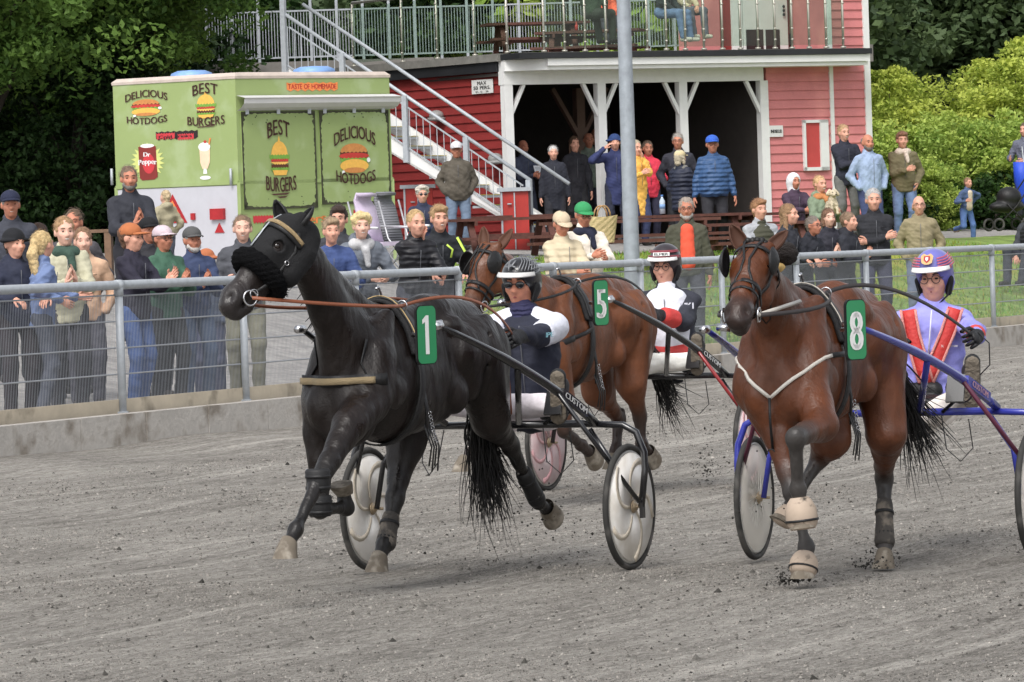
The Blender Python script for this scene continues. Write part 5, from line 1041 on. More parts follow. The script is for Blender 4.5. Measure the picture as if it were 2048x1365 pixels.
P = person('woman in profile with a rust orange cap and navy jacket, clapping', 262, 448, fy(255, .55), 55, ((-.02, -.42, 1.17), (.06, -.40, 1.2)), (32, 30, 44), (56, 78, 124), 'bun', (110, 76, 52), 'cap', (186, 104, 48), 0, hyaw=10, fem=1, palms=((V(1, 0, 0), .1, V(.1, -.6, .7)), (V(-1, 0, 0), .1, V(-.1, -.6, .7))), **L1)
person('woman with glasses, pale pink cap and bottle green sweater, clapping', 325, 450, fy(320, .6), 38, 'clap', (48, 84, 66), (42, 44, 48), 'short', (80, 60, 46), 'cap', (206, 186, 194), 1, smile=0, glasses='clear', fem=1, **L1)
person('white-bearded man in a charcoal cap and navy fleece, clapping', 384, 454, fy(378, .65), 25, 'clap', (42, 54, 84), (66, 82, 108), 'short', (190, 186, 180), 'cap', (84, 84, 84), 1, smile=0, beard=196, **L1)
person('small child in an orange knitted hat behind the bearded man', 412, 498, fy(412, 1.3), 0, 'pocket', (60, 70, 90), (50, 56, 80), 'short', (180, 140, 100), 'beanie', (186, 104, 56), 0, **L1)
person('broad smiling man in a charcoal jacket and khaki trousers beside the black horse', 484, 430, fy(475, .7), 4, ((-.18, -.25, 1.12), (.2, -.2, 1.1)), (62, 64, 70), (108, 106, 88), 'short', (140, 112, 86), None, 2, smile=2, fat=.03, **L1)
# ---- centre of the rail
person('man in a royal blue sweater laughing with his arms on the rail', 662, 436, fy(650, .35), 12, 'rail', (48, 66, 112), (40, 44, 60), 'quiff', (170, 142, 108), None, 0, lean=14, smile=2, collar=False, **L1)
person('dark-haired man looking over the shoulder of the blue sweater man', 676, 412, fy(676, 1.5), -6, 'pocket', (44, 46, 52), BLK, 'quiff', (64, 48, 40), None, 0, smile=2, **L1)
person('curly blond boy in a grey hooded jacket leaning on the rail', 722, 425, fy(745, .3), 10, ((.05, -.42, 1.06), (.22, -.38, 1.06)), (88, 94, 104), (60, 62, 72), 'curly', (232, 206, 140), None, 2, lean=22, smile=2, hood=1, scarf=(190, 190, 192), **L1)
person('blond woman in a black jacket with a hand before her mouth', 832, 421, fy(838, .35), 22, ((.06, -.12, 1.43), (.16, -.45, 1.08)), (28, 28, 34), (44, 46, 56), 'bun', (206, 168, 110), None, 0, lean=12, smile=0, fem=1, tmat=paint('black_puffer', (28, 28, 34), rough=.5, wave=('Z', 5, 1), bump=.5), **L1)
P = person('grinning boy in a black jacket with neon yellow flashes', 878, 411, fy(888, .5), 15, 'rail', (24, 26, 32), (40, 40, 48), 'quiff', (178, 140, 92), None, 0, lean=10, smile=2, **L1)
NEON = paint('neon_yellow', (200, 235, 40), rough=.5)
m = MB(); S_, E_, W_ = P['S'][1], P['el'][1], P['wr'][1]; o_ = V(.0, -.076, .014)
m.strap([P['U']((.04, -.145, 1.38)), P['U']((.10, -.15, 1.33)), P['U']((.08, -.162, 1.25))], .02, .006, V(0, -1, 0)); m.strap([S_ + o_ + V(0, 0, .04), S_.lerp(E_, .4) + o_ + V(.03, 0, 0), S_.lerp(E_, .8) + o_, E_ + V(.02, -.06, .0), E_.lerp(W_, .5) + V(.0, -.05, .02)], .028, .006, V(.3, -1, .2)); m.build('neon_stripe', NEON, P['e'])
person('white-haired woman in dark glasses and navy coat sitting behind the boy', 844, 372, 68, 10, 'lap', (34, 40, 62), (40, 42, 50), 'curly', (206, 198, 184), None, 0, seat=.44, glasses='sun', smile=0, h=.0125)
person('stout man in a white cap and olive brown coat, hands in his pockets', 912, 284, 79, 6, 'pocket', (72, 66, 56), (86, 102, 124), 'short', (180, 170, 160), 'cap', (208, 206, 210), 1, fat=.05, smile=0, hem=.8, glasses='clear')
# ---- seated couple
P = person('seated woman in a cream padded coat and beige cap looking down', 1122, 423, 58, 22, ((-.02, -.42, .72), (.08, -.44, .72)), (200, 184, 150), (176, 36, 52), 'short', (90, 76, 62), 'cap', (204, 184, 152), 1, seat=.44, nod=22, smile=0, fat=.05, fem=1, tmat=paint('cream_puffer', (200, 184, 150), rough=.7, wave=('Z', 4, 1), bump=.6), h=.0115)
P = person('seated man in a bright green cap and pale coat with a navy scarf', 1166, 405, 58.4, 20, ((-.05, -.35, .78), (.1, -.37, .75)), (198, 188, 174), (66, 70, 60), 'short', (150, 140, 130), 'cap', (30, 150, 84), 1, seat=.44, nod=12, smile=0, glasses='clear', scarf=(34, 38, 60), fat=.03, h=.0115)
# ---- in and before the porch
P = person('man with a grey moustache reading a programme beside the first porch post', 1046, 279, 85.5, 30, ((-.02, -.32, 1.12), (.1, -.32, 1.1)), (58, 64, 84), (38, 42, 58), 'thin', (110, 96, 84), None, 1, beard=90, smile=0, h=.014)
held(P, 1, 'programme', None, 'white race programme held by the man beside the first porch post', 'booklet', paper)
person('white-haired woman in a black coat standing under the porch', 1106, 291, 83.5, 4, 'down', (26, 28, 38), (30, 30, 36), 'short', (208, 204, 202), None, 0, fat=.04, hem=.6, smile=0, fem=1, h=.0135)
person('long brown-haired woman in a dark coat under the porch', 1149, 273, 85.5, 12, 'down', (30, 30, 36), (26, 26, 30), 'long', (96, 72, 54), None, 0, hem=.62, smile=0, fem=1, h=.014)
person('man in a sage green jacket half hidden by the second porch post', 1177, 264, 87, 10, 'pocket', (92, 104, 92), (46, 50, 62), 'thin', (110, 92, 80), None, 1, smile=0, h=.015)
person('tall man standing deepest in the porch behind the green jacket', 1190, 257, 88.2, -5, 'pocket', (50, 44, 46), BLK, 'bald', (120, 100, 90), None, 1, smile=0, h=.015)
person('person in a navy raincoat and blue beanie shading the eyes beside the lamp pole', 1229, 268, 84.5, 5, ((-.2, -.22, 1.52), (.22, -.1, .9)), (36, 44, 84), (30, 34, 50), 'short', (80, 60, 50), 'beanie', (40, 66, 120), 0, hem=.62, smile=0, h=.014)
person('person in a long mustard yellow coat behind the lamp pole', 1272, 281, 84, 30, ((-.1, -.3, 1.2), (.0, -.2, 1.45)), (206, 152, 34), (40, 48, 80), 'long', (196, 180, 150), None, 0, hem=.5, smile=0, fem=1, h=.014)
person('woman in a crimson red jacket under the porch', 1295, 282, 85.5, 12, ((-.2, -.1, .95), (.14, -.3, 1.1)), (200, 24, 58), (40, 40, 60), 'short', (120, 100, 84), None, 1, smile=0, fem=1, hem=.78, fat=.02, h=.014)
person('grey-haired man in black by the third porch post', 1355, 266, 84.5, -6, 'pocket', (36, 36, 46), BLK, 'short', (168, 160, 152), None, 1, smile=0, glasses='clear', h=.014)
P = person('woman in a straw coloured cap, grey scarf and navy quilted coat seen from behind', 1360, 300, 80.5, 145, ((-.1, -.3, 1.15), (.12, -.25, 1.1)), NAVY, (36, 38, 46), 'bob', (204, 190, 160), 'cap', (220, 200, 150), 0, tmat=QUILT, fat=.05, hem=.72, fem=1, scarf=(120, 118, 112), h=.0135)
P = person('big man in a bright blue cap and blue quilted jacket before the porch', 1424, 271, 79.5, 6, ((-.3, -.05, .84), (.30, -.08, .84)), (44, 84, 136), (34, 34, 40), 'short', (170, 160, 150), 'cap', (40, 96, 200), 1, tmat=QBLUE, fat=.07, smile=0, glasses='clear', h=.0135)
person('man in an open green wax jacket over a bright orange shirt at the rail', 1372, 396, fy(1375, 1.6), -2, 'down', (62, 62, 48), (50, 52, 60), 'short', (176, 160, 146), None, 1, smile=0, glasses='clear', open_=(240, 78, 34), beard=180, fat=.03, h=.0115)
person('boy with a swept quiff in an olive vest over grey sleeves', 1518, 398, fy(1515, 1.7), 25, 'rail', (140, 142, 148), (60, 62, 70), 'quiff', (168, 118, 76), None, 0, smile=0, vest=(74, 74, 58), h=.0115)
P = person('young person in a white hood and plum jacket sitting by the pink wall', 1588, 347, 79, 25, ((-.05, -.42, .82), (.1, -.45, .82)), (54, 38, 56), BLK, 'short', (60, 50, 44), 'hood', (226, 226, 230), 1, seat=.5, smile=1, h=.013)
P = person('blond woman in a sage jacket with a ginger scarf holding a small dog', 1640, 351, 78, 30, ((-.05, -.34, .85), (.12, -.32, .85)), (100, 116, 92), (90, 94, 100), 'short', (222, 176, 120), None, 0, seat=.5, smile=2, scarf=(190, 120, 60), hood=1, fem=1, lean=4, h=.013)
P = person('tall fair-haired young man in a black jacket and grey trousers looking at a phone', 1687, 249, 84.5, 22, ((.08, -.3, 1.16), (.16, -.3, 1.14)), (30, 32, 44), (88, 88, 86), 'short', (196, 156, 110), None, 0, smile=2, hem=.8, h=.0135)
held(P, 1, 'phone', None, 'black mobile phone in the hands of the fair-haired young man', 'phone', phone, (.0, -.1, .03))
person('grey-haired man in a pale blue and navy jacket with glasses on his head', 1735, 268, 84, 22, 'pocket', (122, 140, 168), (44, 54, 90), 'thin', (128, 120, 114), None, 1, smile=0, beard=110, fat=.03, h=.0135)
P = person('man in an olive overshirt with a cream hood and blue jeans on the path', 1804, 264, 88.5, 6, ((.0, -.28, 1.15), (.2, -.1, .93)), (92, 84, 58), (86, 108, 146), 'quiff', (150, 104, 78), None, 0, smile=1, hem=.8, scarf=(212, 194, 178), fat=.03, h=.0135)
person('woman with long sandy hair turned to the right at the rail', 1578, 408, fy(1568, .55), 60, 'rail', (38, 40, 48), (36, 38, 44), 'long', (160, 122, 84), None, 0, lean=10, smile=0, fem=1, h=.0115)
P = person('man with glasses and a black jacket leaning over the rail, looking right', 1627, 432, fy(1620, .35), 45, ((-.12, -.42, 1.06), (.15, -.45, 1.06)), (34, 36, 44), BLK, 'short', (140, 126, 116), None, 1, lean=22, smile=0, glasses='clear', h=.0115)
person('young woman with shoulder length brown hair between two people at the rail', 1657, 416, fy(1665, .7), 15, 'clap', (34, 34, 44), BLK, 'bob', (130, 94, 70), None, 2, smile=1, fem=1, lean=8, h=.0115)
person('woman in profile with pinned-up hair, clapping at the rail', 1698, 424, fy(1700, .5), 55, 'clap', (30, 32, 40), BLK, 'bun', (150, 122, 96), None, 0, smile=1, fem=1, lean=10, hood=1, h=.0115)
person('silver-haired man in a black fleece with folded arms', 1746, 378, fy(1748, .6), 5, 'cross', (30, 31, 36), (52, 54, 74), 'short', (184, 182, 180), None, 0, smile=0, fat=.02, h=.0115)
person('balding man with glasses in a khaki parka, hands behind him', 1837, 391, fy(1838, 1.3), 0, 'pocket', (118, 108, 78), (84, 94, 120), 'bald', (170, 150, 130), None, 0, smile=0, glasses='clear', hood=1, fat=.02, h=.0115)
# ---- far right
P = person('boy in a blue hooded jacket and jeans running along the path', 1936, 356, 93, 35, ((-.22, -.25, 1.15), (.25, .05, 1.1)), (62, 82, 118), (66, 96, 148), 'short', (176, 136, 104), None, 0, lean=10, smile=2, H=1.25, feet=((-.1, .35, .42), (.12, -.1, .08)), open_=(214, 196, 170), shoes=(170, 150, 130), h=.013)
person('adult in a grey coat cut off by the right edge beside the blue umbrella', 2049, 246, 95.5, -30, ((-.2, -.25, 1.1), (.1, -.3, 1.05)), (84, 88, 104), (40, 42, 50), 'short', (110, 92, 74), None, 0, smile=0, H=1.8, hem=.75, h=.014)
person('crouching figure in a black body warmer at the right edge behind the rail', 2062, 404, fy(2035, 5.5), -40, 'lap', (44, 46, 52), (40, 42, 52), 'short', (120, 104, 88), None, 0, seat=.3, smile=0, vest=(30, 31, 36), h=.013)
# ---- on the deck
DK_ = dict(base=zDeck, h=.0145)
person('guest in a dark green jacket sitting with his back to us on the deck', 1180, -72, 88.3, 150, 'lap', (46, 60, 44), (50, 56, 48), 'short', (120, 100, 84), None, 0, seat=.44, H=1.8, **DK_)
person('guest in an orange top sitting at the deck table behind the green jacket', 1204, -50, 91, 20, 'lap', (232, 84, 44), (60, 60, 70), 'short', (120, 90, 64), None, 0, seat=.44, H=1.7, **DK_)
person('guest in a black jacket and blue jeans sitting at the deck edge', 1330, -70, 88.2, 60, 'lap', (38, 44, 46), (84, 104, 140), 'short', (110, 90, 70), None, 0, seat=.46, H=1.75, shoes=(190, 180, 170), lean=8, **DK_)
person('blond guest in a beige coat sitting beside the black jacketed guest', 1362, -72, 88.8, 35, 'lap', (176, 158, 128), (84, 84, 96), 'long', (214, 186, 130), None, 0, seat=.46, H=1.72, shoes=(196, 186, 172), fem=1, **DK_)
# ---- small dog on the woman's lap
def lap_dog():
    p = W(1664, 381, 77.2); e = empty('dog', (p.x, p.y, p.z - .36), R(20), 'small cream long-haired dog sitting upright on the blond woman\'s lap', 'dog'); CM = paint('cream_fur', (206, 190, 160), rough=1, bump=1, bs=60, var=.2)
    sobj('body', [ball((0, .06, .10), (.09, .11, .12)), ball((0, .0, .19), (.07, .07, .11)), cone((-.04, -.06, .16), (-.045, -.09, .0), .026, .022), cone((.04, -.06, .16), (.045, -.09, .0), .026, .022), ball((0, -.03, .31), (.062, .065, .06)), cone((0, -.08, .295), (0, -.13, .285), .03, .02), ball((-.07, .1, .03), (.04, .08, .035)), ball((.07, .1, .03), (.04, .08, .035)), cone((0, .16, .06), (.06, .24, .1), .03, .02)], .011, CM, e, k=.03, wr=.006, wrs=60)
    for s in (-1, 1): sobj('ear', [cone((s * .045, -.01, .36), (s * .085, -.02, .30), .026, .03)], .01, CM, e, wr=.004); m = MB(); m.ell((s * .026, -.088, .325), (.009, .006, .009)); m.build('eye', EYED, e)
    m = MB(); m.ell((0, -.148, .292), (.014, .01, .011)); m.build('nose', EYED, e)
lap_dog()
# ================================================================ HORSES, SULKIES, DRIVERS
class Rig:
    """ground frame of one horse and cart: x forward, y to the horse's left, z up"""
    def __init__(s, px, py, deg):
        s.O = G(px, py, 0); a = R(deg); s.H = V(-math.sin(a), -math.cos(a), 0); s.L = V(math.cos(a), -math.sin(a), 0); s.rz = math.atan2(s.H.y, s.H.x)
    def T(s, px, py, y=0.):                                  # pixel -> local point on the lengthwise plane y
        d = ray(px, py); o = s.O + s.L * y; t = (o - CAM).dot(s.L) / d.dot(s.L); q = CAM + d * t - s.O; return V(q.dot(s.H), y, q.z)
    def TX(s, px, py, x=0.):                                 # pixel -> local point on the crosswise plane x
        d = ray(px, py); o = s.O + s.H * x; t = (o - CAM).dot(s.H) / d.dot(s.H); q = CAM + d * t - s.O; return V(x, q.dot(s.L), q.z)
    def empty(s, name, label, cat, x=0): return empty(name, s.O + s.H * x, s.rz, label, cat)
    def px(s, p): p = Vector(p); return proj(s.O + s.H * p.x + s.L * p.y + V(0, 0, p.z))
def coat(name, rough, spec=.5):
    m = mat(name, (0, 0, 0), attr=True, rough=rough, var=.32, vs=4.5, spec=spec); n = m.node_tree.nodes; l = m.node_tree.links; p = n['Principled BSDF']; tc = n['Texture Coordinate']
    def nz(scale, det=4, vec=None):
        q = n.new('ShaderNodeTexNoise'); q.inputs['Scale'].default_value = scale; q.inputs['Detail'].default_value = det; l.new(vec or tc.outputs['Object'], q.inputs['Vector']); return q.outputs[0]
    mp = n.new('ShaderNodeMapping'); mp.inputs['Scale'].default_value = (1.6, 1, .55); l.new(tc.outputs['Object'], mp.inputs[0])
    r = n.new('ShaderNodeMapRange'); r.inputs[1].default_value = .35; r.inputs[2].default_value = .65; r.inputs[3].default_value = rough - .10; r.inputs[4].default_value = rough + .22; l.new(nz(5, 5), r.inputs[0]); l.new(r.outputs[0], p.inputs['Roughness'])
    b1 = n.new('ShaderNodeBump'); b1.inputs['Strength'].default_value = .6; b1.inputs['Distance'].default_value = .034; l.new(nz(8, 3, mp.outputs[0]), b1.inputs['Height'])
    b2 = n.new('ShaderNodeBump'); b2.inputs['Strength'].default_value = .35; b2.inputs['Distance'].default_value = .006; l.new(nz(110, 4), b2.inputs['Height']); l.new(b1.outputs[0], b2.inputs['Normal']); l.new(b2.outputs[0], p.inputs['Normal']); return m
HOOF = paint('hoof_horn', (108, 98, 84), rough=.8, var=.2, vs=12, dirt=(s2l((150, 142, 130)), 14, .5)); HAIR = mat('horse_hair', (.010, .009, .009), rough=.5, var=.3, vs=20)
def strands(name, roots, length, r0, mt, parent, seed=0, n=60, dirv=(0, 0, -1), curl=.1, spread=.04, segs=7, wd=.006):
    """hair locks: thin tapering tubes from points on a line"""
    rr = random.Random(seed); m = MB(); roots = [Vector(q) for q in roots]; D = Vector(dirv)
    for i in range(n):
        t = rr.random() * (len(roots) - 1); a = int(t); a = min(a, len(roots) - 2); p = roots[a].lerp(roots[a + 1], t - a) + V(rr.gauss(0, spread), rr.gauss(0, spread), rr.gauss(0, spread))
        L = length * rr.uniform(.65, 1.1); d = (D + V(rr.gauss(0, .12), rr.gauss(0, .12), rr.gauss(0, .1))).normalized(); ph = rr.uniform(0, 6); pts = []
        for k in range(segs + 1):
            u = k / segs; pts.append(p + d * L * u + V(math.sin(u * 3 + ph), math.cos(u * 2.6 + ph), 0) * curl * u * u * L + V(0, 0, -1) * L * .25 * u * u)
        w_ = wd * rr.uniform(.7, 1.8); m.tube(pts, [w_ * (1 - .8 * (k / segs) ** 2) for k in range(segs + 1)], 4, False)
    return m.build(name, mt, parent)
def horse(rig, label, C0, CL, pollp, nosep, legs, neckbase=None, X=0., Z=0., rough=.42, blinkers=None, seed=0, dark_face=None, wide=1., tail=None, ears=None, spec=.5, rs=.20):
    """C0 coat, CL lower-leg colour. legs: FL, FR, HL, HR lists of joints [elbow/stifle, knee/hock, fetlock, toe]"""
    e = rig.empty('horse', label, 'horse'); nb_ = neckbase or V(1.98 + X, 0, 1.28 + Z); P = lambda x, y, z: V(x + X + rs * (1 - min(x, 1.7) / 1.7), y * wide, z + Z)
    c = C0; cd = tuple(v * .55 for v in C0); B = lambda a, r, cc=None, Rm=None: ball(a, r, cc or c, Rm); N = lambda a, b, ra, rb, n=None, k=1., cc=None: cone(a, b, ra, rb, n, k, cc or c)
    pr = [N(P(1.60, 0, 1.10), P(1.0, 0, 1.12), .325, .285, (0, 1, 0), 1.42), N(P(1.70, 0, 1.20), P(1.15, 0, 1.24), .265, .25, (0, 1, 0), 1.36), N(P(1.75, 0, 1.40), P(1.0, 0, 1.38), .11, .12, (0, 1, 0), 1.1),
          B(P(1.78, 0, 1.47), (.17, .055, .06)), N(P(1.92, .095, 1.22), P(2.03, .115, 1.0), .145, .115), N(P(1.92, -.095, 1.22), P(2.03, -.115, 1.0), .145, .115), N(P(1.84, .09, 1.36), P(1.98, .13, 1.1), .10, .12), N(P(1.84, -.09, 1.36), P(1.98, -.13, 1.1), .10, .12),
          B(P(2.10, .08, .99), (.11, .10, .15)), B(P(2.10, -.08, .99), (.11, .10, .15)), B(P(2.04, 0, .90), (.15, .15, .13)), N(P(2.02, 0, 1.02), nb_.lerp(Vector(pollp), .25), .16, .12, (0, 1, 0), 1.3),
          N(P(.62, .11, 1.25), P(.86, .11, 1.23), .180, .170), N(P(.62, -.11, 1.25), P(.86, -.11, 1.23), .180, .170), N(P(.95, 0, 1.42), P(.45, 0, 1.38), .13, .12, (0, 1, 0), .9), B(P(.38, .12, 1.20), (.15, .13, .2)), B(P(.38, -.12, 1.20), (.15, .13, .2)),
          B(P(1.35, 0, 1.0), (.42, .205, .19))]
    for sg in (-1, 1): pr += [N(P(1.80, sg * .135, 1.44), P(2.04, sg * .175, 1.10), .05, .055), B(P(1.86, sg * .185, 1.06), (.13, .065, .10)), B(P(.96, sg * .15, 1.37), (.09, .07, .07)), B(P(.55, sg * .185, 1.22), (.12, .07, .21)), B(P(.80, sg * .185, 1.16), (.10, .07, .20)), B(P(.98, sg * .17, 1.00), (.09, .07, .10)), B(P(2.14, sg * .055, 1.06), (.05, .042, .10))]
    # neck from the shoulders to the poll
    poll, nose = Vector(pollp), Vector(nosep); nb = neckbase or P(1.98, 0, 1.28); hd = (nose - poll); HL = hd.length; hd.normalize()
    nk = [P(1.90, 0, 1.22), P(2.0, 0, 1.33), nb.lerp(poll, .35), nb.lerp(poll, .7), poll - V(0, 0, .09) + hd * .02]; rad = [.235, .190, .145, .118, .104]
    nk[2] += V(.0, 0, .01)
    for i in range(4): pr.append(N(nk[i], nk[i + 1], rad[i], rad[i + 1], (0, 1, 0), 1.55 if i else 1.3))
    pr.append(N(P(1.78, 0, 1.46), poll - V(.03, 0, .05), .07, .05, (0, 1, 0), 1.1))
    # head frame: a along the face, s sideways (horse's left), u away from the face (forehead side)
    a = hd; s = (V(0, 0, 1).cross(a)); s = s.normalized() if s.length > .05 else V(0, 1, 0); s = s if s.y > 0 else -s; u = s.cross(a).normalized(); u = u if u.dot(V(1, 0, .6)) > 0 else -u
    Hh = lambda t, ss, uu: poll + a * t * HL + s * ss + u * uu
    q = max(HL / .60, 1.) * 1.07; cf = dark_face or c; muz = (.012, .010, .010) if c[0] > .05 else (.03, .026, .026)
    pr += [N(Hh(.10, 0, .0), Hh(.36, 0, -.005), .098 * q, .094 * q, s, 1.12, cf), N(Hh(.30, 0, -.0), Hh(.62, 0, .0), .092 * q, .066 * q, s, 1.2, cf), N(Hh(.6, 0, .0), Hh(.9, 0, -.01), .066 * q, .058 * q, s, 1.15, cf),
           N(Hh(.12, .035, -.10), Hh(.36, .045, -.115), .072 * q, .060 * q, s, 1.1, cf), N(Hh(.12, -.035, -.10), Hh(.36, -.045, -.115), .072 * q, .060 * q, s, 1.1, cf), N(Hh(.36, 0, -.10), Hh(.84, 0, -.065), .055 * q, .035 * q, s, 1.0, cf),
           N(Hh(.86, 0, -.01), Hh(.97, 0, -.018), .066 * q, .060 * q, s, 1.0, muz), B(Hh(.93, .040, .018), .034 * q, muz), B(Hh(.93, -.040, .018), .034 * q, muz), N(Hh(.88, 0, -.082), Hh(.98, 0, -.070), .036 * q, .034 * q, None, 1, muz),
           N(Hh(.24, .066, .045), Hh(.32, .070, .025), .028 * q, .024 * q, None, 1, cf), N(Hh(.24, -.066, .045), Hh(.32, -.070, .025), .028 * q, .024 * q, None, 1, cf), N(Hh(.42, .052, -.02), Hh(.60, .045, -.005), .02, .012, None, 1, cf), N(Hh(.42, -.052, -.02), Hh(.60, -.045, -.005), .02, .012, None, 1, cf)]
    for sg in (-1, 1): pr.append(N(Hh(.0, sg * .05, .02), Hh(-.06, sg * .062, .03), .034, .03, None, 1, c))
    cv = [ball(Hh(.955, sg * .052, .034), (.020, .017, .022)) for sg in (-1, 1)] + [cone(Hh(.88, -.05, -.045), Hh(.88, .05, -.045), .006, .006), cone(Hh(.98, -.05, -.042), Hh(.86, .06, -.048), .005, .005), cone(Hh(.98, .05, -.042), Hh(.86, .06, -.048), .005, .005)]
    # legs
    for i, lg in enumerate(legs):
        front = i < 2; sg = 1 if i % 2 == 0 else -1; j = [Vector(p) for p in lg[:4]]; El, Kn, Fe, To = j
        if front:
            Sh = P(2.03, sg * .145, 1.03); pr += [N(Sh, El, .108, .084), N(El, Kn.lerp(El, .35), .084, .052), N(Kn.lerp(El, .35), Kn, .056, .045, cc=CL), B(Kn, (.047, .047, .052), CL), N(Kn, Fe, .037, .030, cc=CL)]
        else:
            Hp = P(.62, sg * .15, 1.2); pr += [N(Hp, El, .162, .108), N(P(.45, sg * .14, 1.15), El.lerp(Kn, .3), .135, .078), N(El, Kn.lerp(El, .3), .105, .055), N(Kn.lerp(El, .3), Kn, .055, .046, cc=CL), B(Kn, (.05, .045, .055), CL), N(Kn + (Kn - Fe).normalized() * .03 + V(-.03, 0, .02), Kn.lerp(Fe, .3), .030, .025, cc=CL), N(Kn, Fe, .040, .032, cc=CL)]
        pd = (To - Fe); pr += [B(Fe, .041, CL), N(Fe, Fe + pd * .55, .034, .036, cc=CL)]
    # muscle grooves
    for sg in (-1, 1):
        y = lambda v_: sg * v_ * wide
        cv += [cone(P(2.06, sg * .205, 1.25), P(2.18, sg * .17, 1.06), .010, .010), cone(P(1.70, sg * .235, 1.33), P(1.74, sg * .255, .98), .012, .012), cone(P(1.94, sg * .265, 1.10), P(1.80, sg * .245, .92), .012, .010), cone(P(1.0, sg * .235, 1.34), P(1.08, sg * .235, 1.05), .012, .014), cone(P(.50, sg * .255, 1.30), P(.48, sg * .215, .98), .010, .012), cone(P(.68, sg * .26, 1.32), P(.74, sg * .255, 1.05), .006, .008), cone(P(1.94, sg * .19, 1.45), nb.lerp(poll, .6) + V(0, sg * .11, -.07), .008, .006)]
    v, qd, col = sdf(pr, .0125, .028, cv, .03, None, True); v = relax(v, qd, 2); nn_ = normals(v, qd); v = v + nn_ * (.0055 * vnoise(v * np.array([1, 1, .6]), 15, seed) + .0022 * vnoise(v, 42, seed + 1))[:, None]; me = npmesh('body', v, qd, True, col); link('body', me, coat('coat_%d' % seed, rough, spec), e)
    # hooves
    for i, lg in enumerate(legs):
        Fe, To = Vector(lg[2]), Vector(lg[3]); d = (To - Fe).normalized(); st = Fe + (To - Fe) * .52; fw = V(1, 0, 0) - d * d.x; fw = fw.normalized() if fw.length > .1 else V(0, 0, 1)
        if len(lg) > 4: fw = Vector(lg[4]); fw = (fw - d * fw.dot(d)).normalized()
        sd_ = d.cross(fw); m = MB(); n = 16; vs = []
        for t, r_, sh in ((0, .044, -.01), (.35, .052, .0), (1, .064, .022)):
            c_ = st + (To - st) * t + fw * sh
            if len(lg) <= 4: c_ = (st, st + d * .022 + V(.008, 0, -.018), st + d * .03 + V(.026, 0, -.058))[(0, .35, 1).index(t)]
            fq, sq = (fw, sd_) if (len(lg) > 4 or t < 1) else (V(1, 0, .02), V(0, -1, 0))
            if len(lg) <= 4 and t == .35: fq = (fw + V(1, 0, 0)).normalized()
            for k in range(n): an = 2 * math.pi * k / n; vs.append(c_ + fq * math.cos(an) * r_ * 1.08 + sq * math.sin(an) * r_)
        m.add(vs, [(jj * n + k, jj * n + (k + 1) % n, jj * n + n + (k + 1) % n, jj * n + n + k) for jj in (0, 1) for k in range(n)], True); m.add(vs[-n:], [tuple(range(n))]); m.build('hoof', HOOF, e)
    # eyes, ears
    for sg in (-1, 1):
        m = MB(); m.ell(Hh(.285, sg * .078, .038), (.021,) * 3, 12, 8); m.build('eye', mat('horse_eye', (.012, .006, .004), rough=.05, spec=.9), e)
        tip = Vector(ears[0 if sg > 0 else 1]) if ears else Hh(-.30, sg * .09, .05); b = Hh(-.02, sg * .058, .02)
        m = MB(); ax = (tip - b); L = ax.length; ax.normalize(); si = ax.cross(u).normalized(); fo = si.cross(ax); vs = []; N_ = 8
        for k in range(N_ + 1):
            t = k / N_; wr_ = .036 * (math.sin(math.pi * (.18 + .82 * t)) ** .8 if t < .98 else .02) + .002
            for jx in range(7): an = -1.9 + 3.8 * jx / 6; vs.append(b + ax * L * t + si * math.sin(an) * wr_ - fo * (math.cos(an) * wr_ * .7) )
        m.add(vs, [(k * 7 + jx, k * 7 + jx + 1, k * 7 + 8 + jx, k * 7 + 7 + jx) for k in range(N_) for jx in range(6)], True); o = m.build('ear', paint('ear_%d' % seed, tuple(int(255 * min(1, (x ** (1 / 2.2)) * .9)) for x in c), rough=.7) if not blinkers == 'hood' else BLACK, e); sl_ = o.modifiers.new('s', 'SOLIDIFY'); sl_.thickness = .006
    # mane lies on the off side
    strands('mane', [poll + V(-.03, 0, .03), nb.lerp(poll, .6) + V(-.10, 0, .06), nb.lerp(poll, .25) + V(-.13, 0, .05), P(1.80, 0, 1.52)], .20, 0, HAIR, e, seed, 150, (-.15, -.8, -.5), .12, .012, 6, .005)
    strands('forelock', [poll + u * .07, poll + a * .06 + u * .08], .16, 0, HAIR, e, seed + 1, 30, tuple(a + s * -.3), .1, .02, 5, .004)
    if tail:
        tb = P(.20, 0, 1.32); t1, t2, n_, cu = tail; t1, t2 = Vector(t1), Vector(t2)
        m = MB(); m.tube([tb + V(.08, 0, .02), tb, tb.lerp(t1, .4) + V(-.05, 0, .02), t1], [.05, .04, .035, .03], 8); rr = random.Random(seed)
        for i in range(n_ * 2):
            s0 = tb.lerp(t1, rr.uniform(.1, 1)); e0 = t2 + V(rr.gauss(0, .07), rr.gauss(0, .06), rr.gauss(0, .12)); md = t1 + V(rr.gauss(0, .05), rr.gauss(0, .05), rr.gauss(0, .05)) + V(0, 0, -.1); pts = []
            for k in range(9): t = k / 8; pts.append(s0 * (1 - t) ** 2 + md * 2 * t * (1 - t) + e0 * t * t + V(math.sin(t * 6 + i), math.cos(t * 5 + i), 0) * cu * t * t)
            w_ = rr.uniform(.003, .0065); m.tube(pts, [w_ * (1 - .75 * (k / 8) ** 2) for k in range(9)], 4, False)
        m.build('tail', HAIR, e)
    return dict(e=e, Hh=Hh, a=a, s=s, u=u, P=P, poll=poll, nose=nose, HL=HL, q=q, nb=nb, legs=legs, prims=pr)
